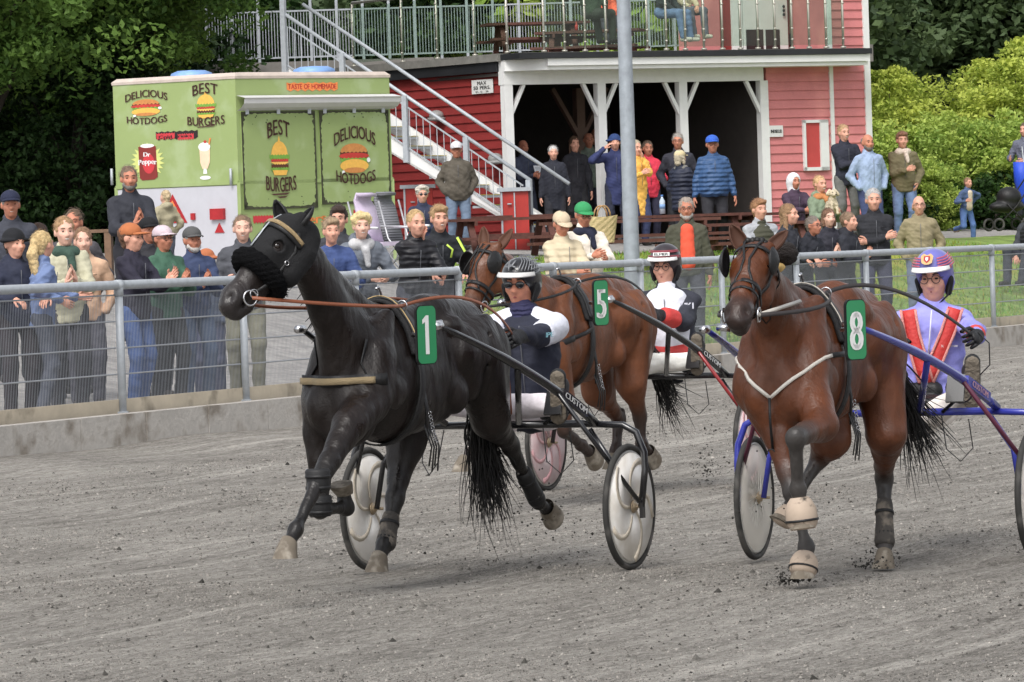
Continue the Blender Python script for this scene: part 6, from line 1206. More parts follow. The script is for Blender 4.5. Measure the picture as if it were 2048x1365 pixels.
def surf(h, p, d):
    """march from inside point p along d to the horse's skin"""
    p = np.array(p, float); d = np.array(Vector(d).normalized(), float); t = np.linspace(0, .8, 161); P_ = p + t[:, None] * d; f = np.full(len(t), 9.)
    for q in h['prims']: f = np.minimum(f, prim_eval(q, P_))
    i = np.argmax(f > 0); return Vector(P_[i])
def girth_loop(h, c, ax1, ax2, n=40, off=.008, a0=0, a1=2 * math.pi):
    ds, rr_ = [], []
    for i in range(n + 1): a = a0 + (a1 - a0) * i / n; d = Vector(ax1) * math.cos(a) + Vector(ax2) * math.sin(a); d.normalize(); ds.append(d); rr_.append((surf(h, c, d) - Vector(c)).length)
    mx = [max(rr_[max(0, i - 1):i + 2]) for i in range(n + 1)]; sm_ = [sum(mx[max(0, i - 2):i + 3]) / len(mx[max(0, i - 2):i + 3]) for i in range(n + 1)]
    return [Vector(c) + d * (max(r_, q_ * .2 + r_ * .8) + off) for d, r_, q_ in zip(ds, sm_, rr_)], ds
def band(h, name, c, ax1, ax2, wd, mt, off=.008, a0=0, a1=2 * math.pi, th=.006, par=None, n=40):
    pts, ns = girth_loop(h, c, ax1, ax2, n, off, a0, a1); m = MB(); m.strap(pts, wd, th, ns); return m.build(name, mt, par or h['e'])
def headband(h, name, t, wd, mt, tilt=0., off=.006, a0=0, a1=2 * math.pi, par=None):
    c = h['Hh'](t, 0, -.03); return band(h, name, c, h['u'], h['s'] + h['a'] * 0, wd, mt, off, a0, a1, .005, par, 28)
def bridle(h, cup=False, cheek=.005):
    Hh = h['Hh']; e = h['e']; q = h['q']; BL = BLACK
    def on(t, ss, uu, off=.008):                    # drop a point from outside onto the head
        c = Hh(t, 0, -.03); d = (Hh(t, ss, uu) - c); return surf(h, c, d) + d.normalized() * off, d.normalized()
    def run(name, pts, wd, mt=BL):
        P_, N_ = [], []
        for i in range(len(pts) - 1):
            for k in range(5): t = k / 5; x = [lerp(pts[i][j], pts[i + 1][j], t) for j in range(3)]; p, n = on(*x); P_.append(p); N_.append(n)
        p, n = on(*pts[-1]); P_.append(p); N_.append(n); m = MB(); m.strap(P_, wd, .005, N_); return m.build(name, mt, e)
    headband(h, 'browband', .12, .022, BL, a0=-2.2, a1=2.2); headband(h, 'noseband', .58, .024, BL); headband(h, 'noseband', .67, .014, BL)
    for sg in (-1, 1):
        run('cheekpiece', [(.02, sg * .09, .0), (.2, sg * .09, -.02), (.45, sg * .08, -.03), (.72, sg * .07, -.035), (.84, sg * .06, -.03)], .018)
        p, n = on(.84, sg * .07, -.035, .02); m = MB(); m.ring(p, n, .036, .005, 18, 6); m.build('bit_ring', CHROME, e); h['bit%d' % sg] = p
        run('overcheck', [(.0, sg * .03, .05), (.15, sg * .028, .09), (.32, sg * .012, .09), (.45, sg * .02, .09), (.66, sg * .06, .04)], .012)
        run('throatlash', [(.03, sg * .08, -.02), (.10, sg * .06, -.1), (.12, 0, -.2)], .014)
        if cup:
            p, n = on(.25, sg * .09, .03, .012); nn = (n * .7 + h['s'] * sg * .6 - h['a'] * .0).normalized(); m = MB(); ux = h['a']; 
            vs = []; 
            for i in range(7):
                for k in range(16): rr_ = i / 6 * .075; an = 2 * math.pi * k / 16; vs.append(p + h['s'] * sg * (.045 - .03 * (i / 6) ** 2) + h['u'] * .02 + ux * math.cos(an) * rr_ * 1.05 + h['u'] * math.sin(an) * rr_ * .95)
            m.add(vs, [(i * 16 + k, i * 16 + (k + 1) % 16, i * 16 + 16 + (k + 1) % 16, i * 16 + 16 + k) for i in range(6) for k in range(16)], True); o = m.build('blinker', BL, e); o.modifiers.new('s', 'SOLIDIFY').thickness = .006
def harness(h, X, num, breast=None, breastw=.045, bm=None, plate=None, trim=None):
    e = h['e']; P = h['P']; c = P(1.60, 0, 1.16); up = V(0, 0, 1); lf = V(0, 1, 0)
    band(h, 'saddle_pad', c, V(-.12, 0, 1), lf, .13, mat('pad_black', (.014, .014, .015), rough=.8, bump=.4), .012, -1.25, 1.25, .022)
    band(h, 'saddle', c, V(-.12, 0, 1), lf, .07, BLACK, .03, -1.2, 1.2, .014); band(h, 'girth', c, V(-.12, 0, 1), lf, .06, BLACK, .01, 1.2, 2 * math.pi - 1.2, .008)
    if trim: pts, ns = girth_loop(h, c + V(.032, 0, 0), V(-.12, 0, 1), lf, 30, .040, -1.15, 1.15); m = MB(); m.strap(pts, .008, .004, ns); m.build('saddle_piping', trim, e)
    for sg in (-1, 1):
        p = surf(h, c, V(-.12, sg * .38, 1)) + V(0, sg * .02, .06); m = MB(); m.ring(p, (1, 0, 0), .028, .004, 16, 6); m.build('terret', CHROME, e); h['ter%d' % sg] = p
    m = MB(); p = surf(h, c, V(-.12, 0, 1)); m.tube([p, p + V(0, 0, .05), p + V(.03, 0, .09), p + V(.06, 0, .08)], .007); m.build('check_hook', CHROME, e)
    # straps and chain under the girth
    m = MB(); q = surf(h, P(1.55, 0, 1.0), V(0, 1, -.25)); m.strap([q + V(0, .02, .12), q + V(-.02, .03, 0), q + V(-.03, .02, -.14)], .03, .008, V(0, 1, 0)); m.build('wrap_strap', BLACK, e)
    m = MB()
    for k in range(9): m.ring(q + V(-.02 - .008 * k, .045, -.02 - .020 * k), V(1, k % 2, 0), .009, .002, 8, 4)
    m.build('chain', CHROME, e)
    for k in range(4): m = MB(); m.strap([q + V(-.03 * k, .02, -.08), q + V(-.03 - .03 * k, .045, -.2), q + V(-.02 - .035 * k, .03, -.30 - .03 * (k % 2))], .014, .004, V(0, 1, 0)); m.build('loose_strap', BLACK, e)
    if plate:
        a, b = plate; c0, rt = Vector(a), Vector(b).normalized(); upv = (up - rt * rt.z).normalized(); F = Face2D(c0, rt, upv); w_, hh = .070, .148
        out_ = []; 
        for cx, cy, a0 in ((w_ - .03, hh - .03, 0), (-w_ + .03, hh - .03, 1), (-w_ + .03, -hh + .03, 2), (w_ - .03, -hh + .03, 3)):
            for k in range(5): an = (a0 + k / 4) * math.pi / 2; out_.append((cx + .03 * math.cos(an), cy + .03 * math.sin(an)))
        m = MB(); m.poly([F.p(x * 1.07, y * 1.035, 0) for x, y in out_], F.n * -.012); pb = m.build('number_plate', BLACK, e)
        m = MB(); m.poly([F.p(x, y, .003) for x, y in out_]); m.build('plate_face', paint('plate_green', (28, 140, 86), rough=.35, var=.04), pb)
        m = MB()
        if num == '1': m.poly([F.p(x, y, .005) for x, y in ((-.014, -.10), (.014, -.10), (.014, .10), (-.006, .10), (-.034, .078), (-.034, .056), (-.014, .066))])
        else: F.text(m, num, -.002, 0, .20, .085, bold=.009, lift=.005)
        m.build('numeral', WHT, pb)
        m = MB(); m.tube([c0 - F.n * .012, c0 - F.n * .1], .012); m.build('plate_bracket', CHROME, pb)
def boot(h, a, b, ra, rb, mt, name='leg_boot', pad=0):
    a, b = Vector(a), Vector(b); m = MB(); m.tube([a, a.lerp(b, .1), a.lerp(b, .5), a.lerp(b, .9), b], [ra * .92, ra * 1.05, (ra + rb) / 2, rb * 1.08, rb * .95], 16); o = m.build(name, mt, h['e'])
    for t in (.25, .72): m = MB(); c = a.lerp(b, t); m.tube([c, c + (b - a).normalized() * .016], (ra + rb) / 2 * 1.1, 14); m.build('boot_strap', BLACK, o)
    return o
def wheel(e, c, rad, disc=None, spokes=0, tint=None):
    m = MB(); m.ring(c, (0, 1, 0), rad - .018, .018, 64, 8); w_ = m.build('wheel', RUB, e)
    m = MB(); m.ring(c, (0, 1, 0), rad - .045, .011, 64, 8); m.build('rim', paint('rim_alloy', (190, 188, 182), rough=.4, metal=.4), w_)
    m = MB(); m.tube([c + V(0, -.045, 0), c + V(0, .045, 0)], .02, 12); m.tube([c + V(0, -.03, 0), c + V(0, -.024, 0)], .035, 14); m.tube([c + V(0, .024, 0), c + V(0, .03, 0)], .035, 14); m.tube([c + V(0, -.08, 0), c + V(0, .09, 0)], .008, 8); m.build('hub', paint('hub_brass', (170, 150, 120), rough=.4, metal=.5), w_)
    if disc:
        m = MB()
        for s in (-1, 1): m.disc(c + V(0, s * .012, 0), (0, s, 0), .02, rad - .05, .010, 48)
        m.build('wheel_disc', disc, w_)
    if spokes:
        m = MB()
        for k in range(spokes): an = 2 * math.pi * k / spokes; an2 = an + (.5 if k % 2 else -.5); sy = .026 if (k // 2) % 2 else -.026; m.tube([c + V(math.cos(an2) * .034, sy, math.sin(an2) * .034), c + V(math.cos(an) * (rad - .045), 0, math.sin(an) * (rad - .045))], .0016, 4, False)
        m.build('spokes', paint('spoke_steel', (200, 198, 190), rough=.35, metal=.5), w_)
    return w_
def discmat(name, col, streak):
    m = bpy.data.materials.new(name); m.use_nodes = True; n = m.node_tree.nodes; l = m.node_tree.links; p = n['Principled BSDF']; p.inputs['Roughness'].default_value = .35
    tc = n.new('ShaderNodeTexCoord'); nz = n.new('ShaderNodeTexNoise'); nz.inputs['Scale'].default_value = 5; nz.inputs['Detail'].default_value = 6; l.new(tc.outputs['Object'], nz.inputs[0])
    r = n.new('ShaderNodeValToRGB'); r.color_ramp.elements[0].position = .38; r.color_ramp.elements[0].color = (*s2l(streak), 1); r.color_ramp.elements[1].position = .58; r.color_ramp.elements[1].color = (*s2l(col), 1); l.new(nz.outputs[0], r.inputs[0]); l.new(r.outputs[0], p.inputs['Base Color']); return m
def spoke_print(w_, c, rad, mt, n=5, y=.024):
    """curved spokes moulded on the wheel cover"""
    for s in (-1, 1):
        m = MB()
        for k in range(n):
            pts = []
            for i in range(9): t = i / 8; an = 2 * math.pi * k / n + .9 * t * t; r_ = lerp(.05, rad - .055, t); pts.append(c + V(math.cos(an) * r_, s * (y - .006 * t), math.sin(an) * r_))
            m.strap(pts, [.016 + .022 * (i / 8) for i in range(9)], .002, V(0, 1, 0))
        m.build('moulded_spokes', mt, w_)
def sulky(rig, label, fm, rad, hw, wheels, shaft_tip, shaft_end, accent=None, boardtext='CUSTOM', tcol=WHT, zbar=.80, shaft2=None, drv=-.42):
    e = rig.empty('sulky', label, 'sulky'); sf = {}
    for sg in (1, -1):
        c = V(0, sg * hw, rad); sf[sg] = c; wheels(e, c, rad)
        m = MB(); m.tube([V(-.02, sg * (hw - .28), zbar), V(-.02, sg * (hw - .03), zbar - .01), V(-.02, sg * (hw + .045), zbar - .05), V(-.02, sg * (hw + .09), zbar - .16), V(-.01, sg * (hw + .095), rad + .2), c + V(.02, sg * .08, 0)], .019, 10); m.build('wheel_fork', fm, e)
        m = MB(); m.tube([V(.0, sg * (hw - .22), zbar - .03), V(.0, sg * (hw - .10), rad + .25), c + V(.02, -sg * .06, .0)], .016, 8); m.build('wheel_fork', fm, e)
        m = MB(); m.box(c + V(.02, sg * .085, -.01), (.035, .02, .10)); m.build('axle_clamp', fm, e)
        tip = V(shaft_tip[0], sg * shaft_tip[1], shaft_tip[2]); end = V(shaft_end[0], sg * shaft_end[1], shaft_end[2]); up1 = end.lerp(tip, .35) + V(0, 0, .10)
        m = MB(); pts = []
        for i in range(13): t = i / 12; b = end * (1 - t) ** 2 + up1 * 2 * t * (1 - t) + tip * t * t; pts.append(b)
        m.tube(pts, [.024] * 9 + [.021, .018, .016, .012], 12); sh = m.build('shaft', fm, e)
        m = MB(); m.tube([tip + V(-.1, -sg * .03, .01), tip + V(-.1, -sg * .10, .0)], .02); m.tube([tip + V(-.02, 0, 0), tip + V(.05, 0, 0)], .022, 10); m.build('shaft_coupling', CHROME, sh)
        mid = pts[4]; m = MB(); m.tube([mid, c + V(.06, -sg * .0 + sg * .085, .03)], .013, 8); m.build('diagonal_strut', accent or fm, e)
        a = pts[7]; m = MB(); m.tube([a + V(0, 0, -.02), V(.16, sg * .22, zbar + .02)], .018, 8); m.build('seat_strut', fm, e)
        # foot rest
        fx = V(.02, sg * .40, zbar + .08); m = MB(); m.tube([V(0, sg * .3, zbar), fx + V(0, 0, 0), fx + V(.02, 0, .12)], .011, 8); m.box(fx + V(.06, 0, .05), (.02, .10, .16), Matrix.Rotation(R(-25), 3, 'Y')); m.ring(fx + V(-.02, 0, .04), (1, 0, -.3), .075, .006, 20, 5); m.build('foot_rest', BLKP, e)
        m = MB(); m.tube([V(.02, sg * .30, zbar - .02), V(.05, sg * .33, zbar - .20), V(.02, sg * .40, zbar - .27), V(-.02, sg * .46, zbar - .2), V(-.02, sg * .44, zbar - .04)], .0035, 5, False); m.build('cable', BLACK, e)
        # lettering on the outer side of the shaft, near the cart end
        p0, p1 = pts[1], pts[4]; d = (p0 - p1).normalized() if sg > 0 else (p1 - p0).normalized(); nrm = V(0, sg, 0); uu = nrm.cross(d); F = Face2D((p0 + p1) / 2, d, nrm.cross(d)); F.n = nrm
        if boardtext: m = MB(); m.bar(p0.lerp(p1, .1) + nrm * .014, p0.lerp(p1, .9) + nrm * .014, .026, .054); m.build('shaft_sleeve', fm, sh); m = MB(); F.text(m, boardtext, 0, 0, .034, .24, bold=.002, lift=.032); m.build('lettering', tcol, sh)
    m = MB(); m.tube([V(-.02, -(hw - .26), zbar), V(-.02, hw - .26, zbar)], .021, 12); m.build('crossbar', fm, e)
    m = MB(); m.tube([V(-.02, -.25, zbar), V(drv + .05, -.15, zbar - .02), V(drv - .1, -.14, zbar + .02)], .014); m.tube([V(-.02, .25, zbar), V(drv + .05, .15, zbar - .02), V(drv - .1, .14, zbar + .02)], .014); m.build('seat_frame', fm, e)
    sobj('seat', [cone((drv - .02, -.12, zbar + .04), (drv - .02, .12, zbar + .04), .13, .13, (0, 0, 1), 3.2), cone((drv - .16, -.1, zbar + .1), (drv - .16, .1, zbar + .1), .05, .05)], .012, BLACK, e)
    return e
def driver(rig, label, drv, z0, topc, botc, helm, skin, hands, htx, seat_z, panels=None, glasses=None, vis=WHT, name='person', smile=0, hyaw=0, nod=0, feet=None, side=0, lean=-6, fat=0., boots=None):
    """the driver is a person() built in a frame facing forward, then moved into the cart"""
    hw_ = rig.O + rig.H * drv; dyw = R(15); RI = Matrix.Rotation(-dyw, 3, 'Z'); hands = tuple(RI @ Vector(q) for q in hands); feet = tuple(RI @ Vector(q) for q in feet); fat = max(fat, .025)
    P = person(label, 1024, 400, 30, 0, hands, topc, botc, None, (90, 80, 70), None, (0, 0, 0), skin, lean=lean, side=side, hyaw=hyaw, nod=nod, H=1.77, seat=seat_z - .03, fat=fat, smile=smile, glasses=glasses, h=.0085, feet=feet, toeup=True, mouth=True, palms=((V(.6, 0, -.3), 1.15, V(.15, -1, -.1)), (V(-.6, 0, -.3), 1.15, V(-.15, -1, -.1))), cat='person', collar=True)
    e = P['e']; e.location = (hw_.x, hw_.y, 0); e.rotation_euler = (0, 0, rig.rz + math.pi / 2 + dyw); RF = Matrix.Rotation(dyw, 3, 'Z'); k = P['k']; M = P['M']; Hc = P['Hc']; B, C = P['B'], P['C']
    # helmet: shell, peak, lining pads, chin strap
    sobj('helmet', [B((0, .015, .050), (.102, .126, .106)), B((0, .055, -.01), (.096, .090, .09)), C((.082, .02, -.03), (.078, .01, -.065), .024, .018), C((-.082, .02, -.03), (-.078, .01, -.065), .024, .018)], .008, helm, e, k=.03, carve=[B((0, -.12, -.080), (.080, .125, .140)), B((0, .03, -.19), (.2, .2, .085))], kc=.006)
    m = MB(); n = 12; vs = []
    for i in range(n + 1):
        a = math.pi * i / n
        for rr_ in (0, 1):
            x = (.098 + .004 * rr_) * math.cos(a); y = -.055 - (.064 + .054 * rr_) * math.sin(a); vs.append(Hc + M @ V(x, y, .070 - .016 * rr_) * k)
    n2 = len(vs); vs += [q - M @ V(0, 0, .007) * k for q in vs]; fs = [(2 * i, 2 * i + 1, 2 * i + 3, 2 * i + 2) for i in range(n)] + [(n2 + 2 * i, n2 + 2 * i + 2, n2 + 2 * i + 3, n2 + 2 * i + 1) for i in range(n)] + [(2 * i + 1, n2 + 2 * i + 1, n2 + 2 * i + 3, 2 * i + 3) for i in range(n)]
    m.add(vs, fs, True); m.build('helmet_peak', vis, e)
    for s in (-1, 1):
        sobj('ear_pad', [C((s * .086, .0, -.01), (s * .074, -.005, -.080), .022, .018)], .007, mat('pad_dark', (.012, .012, .013), rough=.8), e)
    m = MB(); m.strap([Hc + M @ V(*q) * k for q in ((-.088, -.015, -.02), (-.072, -.04, -.09), (-.03, -.062, -.128), (0, -.066, -.134), (.03, -.062, -.128), (.072, -.04, -.09), (.088, -.015, -.02))], .014, .004, [M @ V(*q) for q in ((-1, -.3, 0), (-1, -.4, -.3), (-.3, -.5, -1), (0, -.3, -1), (.3, -.5, -1), (1, -.4, -.3), (1, -.3, 0))]); m.build('chin_strap', BLACK, e)
    P['drv'] = drv
    P['toL'] = lambda q: V(-(RF @ Vector(q)).y + drv, (RF @ Vector(q)).x, Vector(q).z)      # driver frame -> rig frame
    return P
def driver_gloves(P, mt, e=None, cuff=None):
    for i in (0, 1):
        W_, E_ = P['wr'][i], P['el'][i]; d = V((.15, -.15)[i], -1, -.1).normalized(); mb = MB(); n = V((.6, -.6)[i], 0, -.3); s = 1 if d.cross(n).dot(V(0, -.4, 1)) > 0 else -1
        pr = hand_mesh(mb, W_, d, n, 1.15, s, P['kb'] * 1.12); pr.append(cone(W_, W_.lerp(E_, .22), .036, .043)); sobj('glove', pr, .009, mt, P['e'], extra=mb)
        if cuff: sobj('cuff', [cone(W_.lerp(E_, .2), W_.lerp(E_, .42), .050, .056)], .010, cuff, P['e'])
# ================================================================ THE THREE TURNOUTS
def reins(rig, h, P, mt, label, wd=.018, y2=None, droop=None):
    e = rig.empty('reins', label, 'reins')
    for sg in (1, -1):
        b = h['bit%d' % sg]; t = h['ter%d' % sg]; W_ = P['toL'](P['wr'][1 if sg > 0 else 0]) + V(.09, 0, 0); pts = []
        mid = V(.62, sg * .15, 1.60); mid.x += h['P'](0, 0, 0).x
        for k in range(15): q = k / 14; mid.z = 1.62; mid.y = sg * .24; pts.append(t * (1 - q) ** 2 + mid * 2 * q * (1 - q) + W_ * q * q)
        pts2, pts = pts, []
        for a, c, sag in ((b, t, .02),):
            for k in range(9): q = k / 8; pts.append(a.lerp(c, q) - V(0, 0, sag * 4 * q * (1 - q)) + V(0, sg * (.01 + (.52 if a is b else .10) * q * (1 - q)), 0))
        m = MB(); m.strap(pts[:-1] + pts2, wd, .004, V(0, sg, .25)); m.build('rein', mt, e)
    if droop:
        W_ = P['toL'](P['wr'][1]) + V(.08, -.04, 0); m = MB(); m.strap([W_, W_ + V(.02, -.01, -.12), W_ + V(.03, .01, -.28), W_ + V(.0, .0, -.42), W_ + V(-.06, -.05, -.46)], wd, .004, V(.8, .5, 0)); m.build('rein_end', mt, e)
        m = MB(); m.strap([W_ + V(0, -.2, .0), W_ + V(.02, .04, -.01)], .03, .006, V(.7, .2, .4)); m.build('hand_hold', mt, e)
    return e
GLOVE = mat('black_glove', (.014, .014, .016), rough=.6, bump=.4)
# ---------------------------------------------------------------- turnout 1: black horse
r1 = Rig(999, 1141, 24.5); T = r1.T
legs1 = [[T(700, 850, .15), T(636, 966, .15), T(592, 1060, .14), T(566, 1108, .13)], [T(640, 868, -.15), T(640, 1018, -.14), T(692, 1016, -.13), T(684, 966, -.13), (.3, 0, -.9)],
         [T(980, 838, .17), T(1020, 892, .17), T(1076, 1004, .16), T(1108, 1030, .16), (-.2, 0, -.9)], [T(812, 880, -.14), T(790, 996, -.13), T(770, 1088, -.13), T(750, 1136, -.13)]]
h1 = horse(r1, 'black trotter with a black ear hood and fluffy shadow roll, leading on the left', (.0095, .0060, .0050), (.012, .0105, .010), T(585, 462, -.02), T(453, 610, -.24), legs1, rough=.36, blinkers='hood', seed=11, X=-.20, Z=.0,
           ears=(T(626, 414, .10), T(550, 401, -.12)), tail=(T(955, 830, 0), T(985, 985, .02), 230, .05), spec=.36, dark_face=(.02, .015, .014))
def hood_and_roll(h):
    Hh = h['Hh']; q = h['q']; s = h['s']; HB = mat('hood_cloth', (.009, .009, .010), rough=.85, bump=.3, bs=120)
    pr = [cone(Hh(.08, 0, .0), Hh(.36, 0, -.005), .110 * q, .102 * q, s, 1.12), cone(Hh(.30, 0, 0), Hh(.50, 0, 0), .100 * q, .085 * q, s, 1.2), cone(Hh(.12, .035, -.10), Hh(.36, .045, -.115), .080 * q, .070 * q, s, 1.1), cone(Hh(.12, -.035, -.10), Hh(.36, -.045, -.115), .080 * q, .070 * q, s, 1.1), cone(Hh(.0, 0, -.06), Hh(.1, 0, -.05), .105 * q, .10 * q, s, 1.3)]
    for sg in (-1, 1): pr.append(cone(Hh(.25, sg * .075, .045), Hh(.31, sg * .078, .03), .040, .036)); pr.append(cone(Hh(.0, sg * .05, .02), Hh(-.1, sg * .068, .035), .042, .034))
    sobj('hood', pr, .009, HB, h['e'], k=.035, carve=[ball(Hh(.285, sg * .098, .038), (.030,) * 3) for sg in (-1, 1)], kc=.006, wr=.0015, wrs=60)
    pts, ns = girth_loop(h, Hh(.54, 0, -.04), h['u'], s, 22, .024); FL_ = mat('fleece_black', (.008, .008, .009), rough=1, bump=1, bs=160, spec=.1)
    sobj('shadow_roll', [cone(pts[i], pts[i + 1], .046 if ns[i].dot(h['u']) > -.2 else .034, .046 if ns[i].dot(h['u']) > -.2 else .034) for i in range(22)], .009, FL_, h['e'], k=.02, wr=.006, wrs=150)
    rr = random.Random(5); m = MB()
    for i in range(900): j = rr.randrange(22); c = pts[j].lerp(pts[j + 1], rr.random()); d = V(rr.gauss(0, 1), rr.gauss(0, 1), rr.gauss(0, 1)).normalized(); b = c + d * .042; t = d.orthogonal().normalized() * .004; m.add([b - t, b + t, b + d * rr.uniform(.008, .02)], [(0, 1, 2)])
    m.build('fleece_pile', FL_, h['e'])
    GOLD = paint('gold_beads', (188, 160, 112), rough=.35, metal=.4, bump=.8, bs=220)
    band(h, 'browband', Hh(.10, 0, -.03), h['u'], s, .020, GOLD, .022, -1.75, 1.75, .008); band(h, 'noseband', Hh(.13, 0, -.03), h['u'], s, .03, BLACK, .018, -1.8, 1.8)
    m = MB(); m.strap([surf(h, Hh(t, 0, -.03), h['u']) + h['u'] * .02 for t in (-.02, .1, .2, .3, .42)], .014, .004, h['u']); m.build('centre_strap', STEEL, h['e'])
    for sg in (-1, 1):
        c = lambda t, ss, uu, o=.02: surf(h, Hh(t, 0, -.03), (Hh(t, ss, uu) - Hh(t, 0, -.03))) + (Hh(t, ss, uu) - Hh(t, 0, -.03)).normalized() * o
        m = MB(); m.strap([c(.05, sg * .09, .0), c(.2, sg * .09, -.05), c(.42, sg * .09, -.06), c(.62, sg * .08, -.05, .05), c(.82, sg * .07, -.035, .012)], .018, .005, s * sg); m.build('cheekpiece', BLACK, h['e'])
        m = MB(); m.ring(c(.34, sg * .09, -.05, .024), s, .012, .003, 10, 4); m.build('buckle', CHROME, h['e'])
        p = c(.84, sg * .07, -.035, .022); m = MB(); m.ring(p, s, .038, .005, 20, 6); m.ring(p + h['a'] * -.03, s, .022, .004, 14, 5); m.build('bit_ring', CHROME, h['e']); h['bit%d' % sg] = p
hood_and_roll(h1)
harness(h1, 0, '1', plate=(T(853, 670, .44), (-.95, .30, 0)), trim=paint('piping_gold', (190, 160, 100), rough=.5))
GB = paint('glitter_gold', (196, 172, 128), rough=.4, metal=.3, bump=1, bs=260)
def breastplate(h, c, ax1, ax2, wd, a0, a1, mt, off=.018, name='breastplate'): return band(h, name, c, ax1, ax2, wd, mt, off, a0, a1, .010)
_c = V(1.75, 0, 1.13); breastplate(h1, _c, V(1, 0, -.02), V(0, 1, 0), .060, -1.25, 1.25, BLACK, .006); breastplate(h1, _c, V(1, 0, -.02), V(0, 1, 0), .034, -1.05, .95, GB, .022)
for sg in (-1, 1): q0 = surf(h1, V(1.85, 0, 1.2), V(.1, sg, .9)); q1 = surf(h1, V(1.85, 0, 1.2), V(.3, sg, .1)); q2 = surf(h1, V(1.85, 0, 1.13), V(.3, sg, -.05)); m = MB(); m.strap([q0 + V(0, sg * .01, .01), q1 + V(0, sg * .014, 0), q2 + V(0, sg * .02, 0)], .02, .005, V(0, sg, .2)); m.build('neck_strap', BLACK, h1['e'])
BT = paint('boot_grey', (70, 66, 62), rough=.85, bump=.4, dirt=(s2l((120, 112, 102)), 14, .5)); BTB = mat('boot_black', (.015, .015, .016), rough=.6)
L_ = [[Vector(p) for p in lg[:4]] for lg in legs1]
boot(h1, L_[0][1] + V(0, 0, .07), L_[0][1] - V(0, 0, .05), .062, .056, BTB, 'knee_boot'); boot(h1, L_[1][1] + V(0, 0, .07), L_[1][1] - V(.0, 0, .04), .062, .056, BTB, 'knee_boot')
boot(h1, L_[2][1].lerp(L_[2][2], .45), L_[2][2], .045, .048, BTB, 'hind_boot'); boot(h1, L_[3][1].lerp(L_[3][2], .35), L_[3][2] + V(0, 0, -.02), .045, .052, BT, 'hind_boot')
def w1(e, c, rad): w_ = wheel(e, c, rad, disc=discmat('disc_white', (248, 245, 240), (222, 216, 206)), tint=1); spoke_print(w_, c, rad, paint('disc_tan', (206, 194, 174), rough=.4), 5)
tp = T(878, 652, .40); s1 = sulky(r1, 'black sulky with white disc wheels drawn by the black horse', BLKP, .345, .79, w1, (tp.x, .40, tp.z), (-.02, .60, .80), accent=BLKP)
HAIRL = paint('helmet_silver', (120, 122, 126), rough=.3, metal=.3)
HM1 = paint('helmet_black', (34, 34, 38), rough=.3, coat=.5)
d1 = driver(r1, 'driver in a black and white jacket with dark glasses behind the black horse', -.50, 0, (27, 30, 44), (206, 198, 204), HM1, 1, ((.04, -.50, 1.26), (.17, -.53, 1.27)), None, .80, glasses='sun', vis=paint('peak_pale', (200, 198, 196), rough=.4), hyaw=-10, nod=4, feet=((-.40, -.52, .93), (.40, -.52, .90)), lean=-4, side=-4)
def sleeve(P, i, t0, t1, mt, rr_=.070, name='sleeve_panel', low=False):
    a, b = (P['S'][i], P['el'][i]) if not low else (P['el'][i], P['wr'][i]); sobj(name, [cone(a.lerp(b, t0), a.lerp(b, t1), rr_, rr_ * .92)], .010, mt, P['e'], wr=.004, wrs=30, seed=3)
WSIL = paint('silk_white', (222, 224, 236), rough=.5, var=.06, bump=.3)
for i in (0, 1): sleeve(d1, i, -.02, .78, WSIL, .082)
U1 = d1['U']
for s in (-1, 1): sobj('shoulder_panel', [cone(U1((s * .07, .0, 1.43)), U1((s * .16, -.01, 1.385)), .066, .074)], .010, WSIL, d1['e'], wr=.003)
sobj('snood', [cone(U1((0, .0, 1.41)), U1((0, -.015, 1.47)), .080, .074)], .009, paint('snood_navy', (44, 44, 80), rough=.8, wave=('Z', 12, 3)), d1['e'], wr=.004, wrs=60)
m = MB(); F_ = Face2D(d1['S'][1].lerp(d1['el'][1], .92) + V(.03, -.062, 0), V(.85, -.5, .1), V(.1, 0, 1)); F_.text(m, 'EQUIPE', 0, 0, .028, .16, bold=.001, lift=.01); m.build('lettering', paint('print_cyan', (130, 190, 205)), d1['e'])
driver_gloves(d1, GLOVE); m = MB(); w_ = d1['wr'][0]; m.ell(w_ + V(-.01, -.09, .07), (.022, .018, .03)); m.build('thumb_grip', paint('grip_orange', (226, 150, 40), rough=.6), d1['e'])
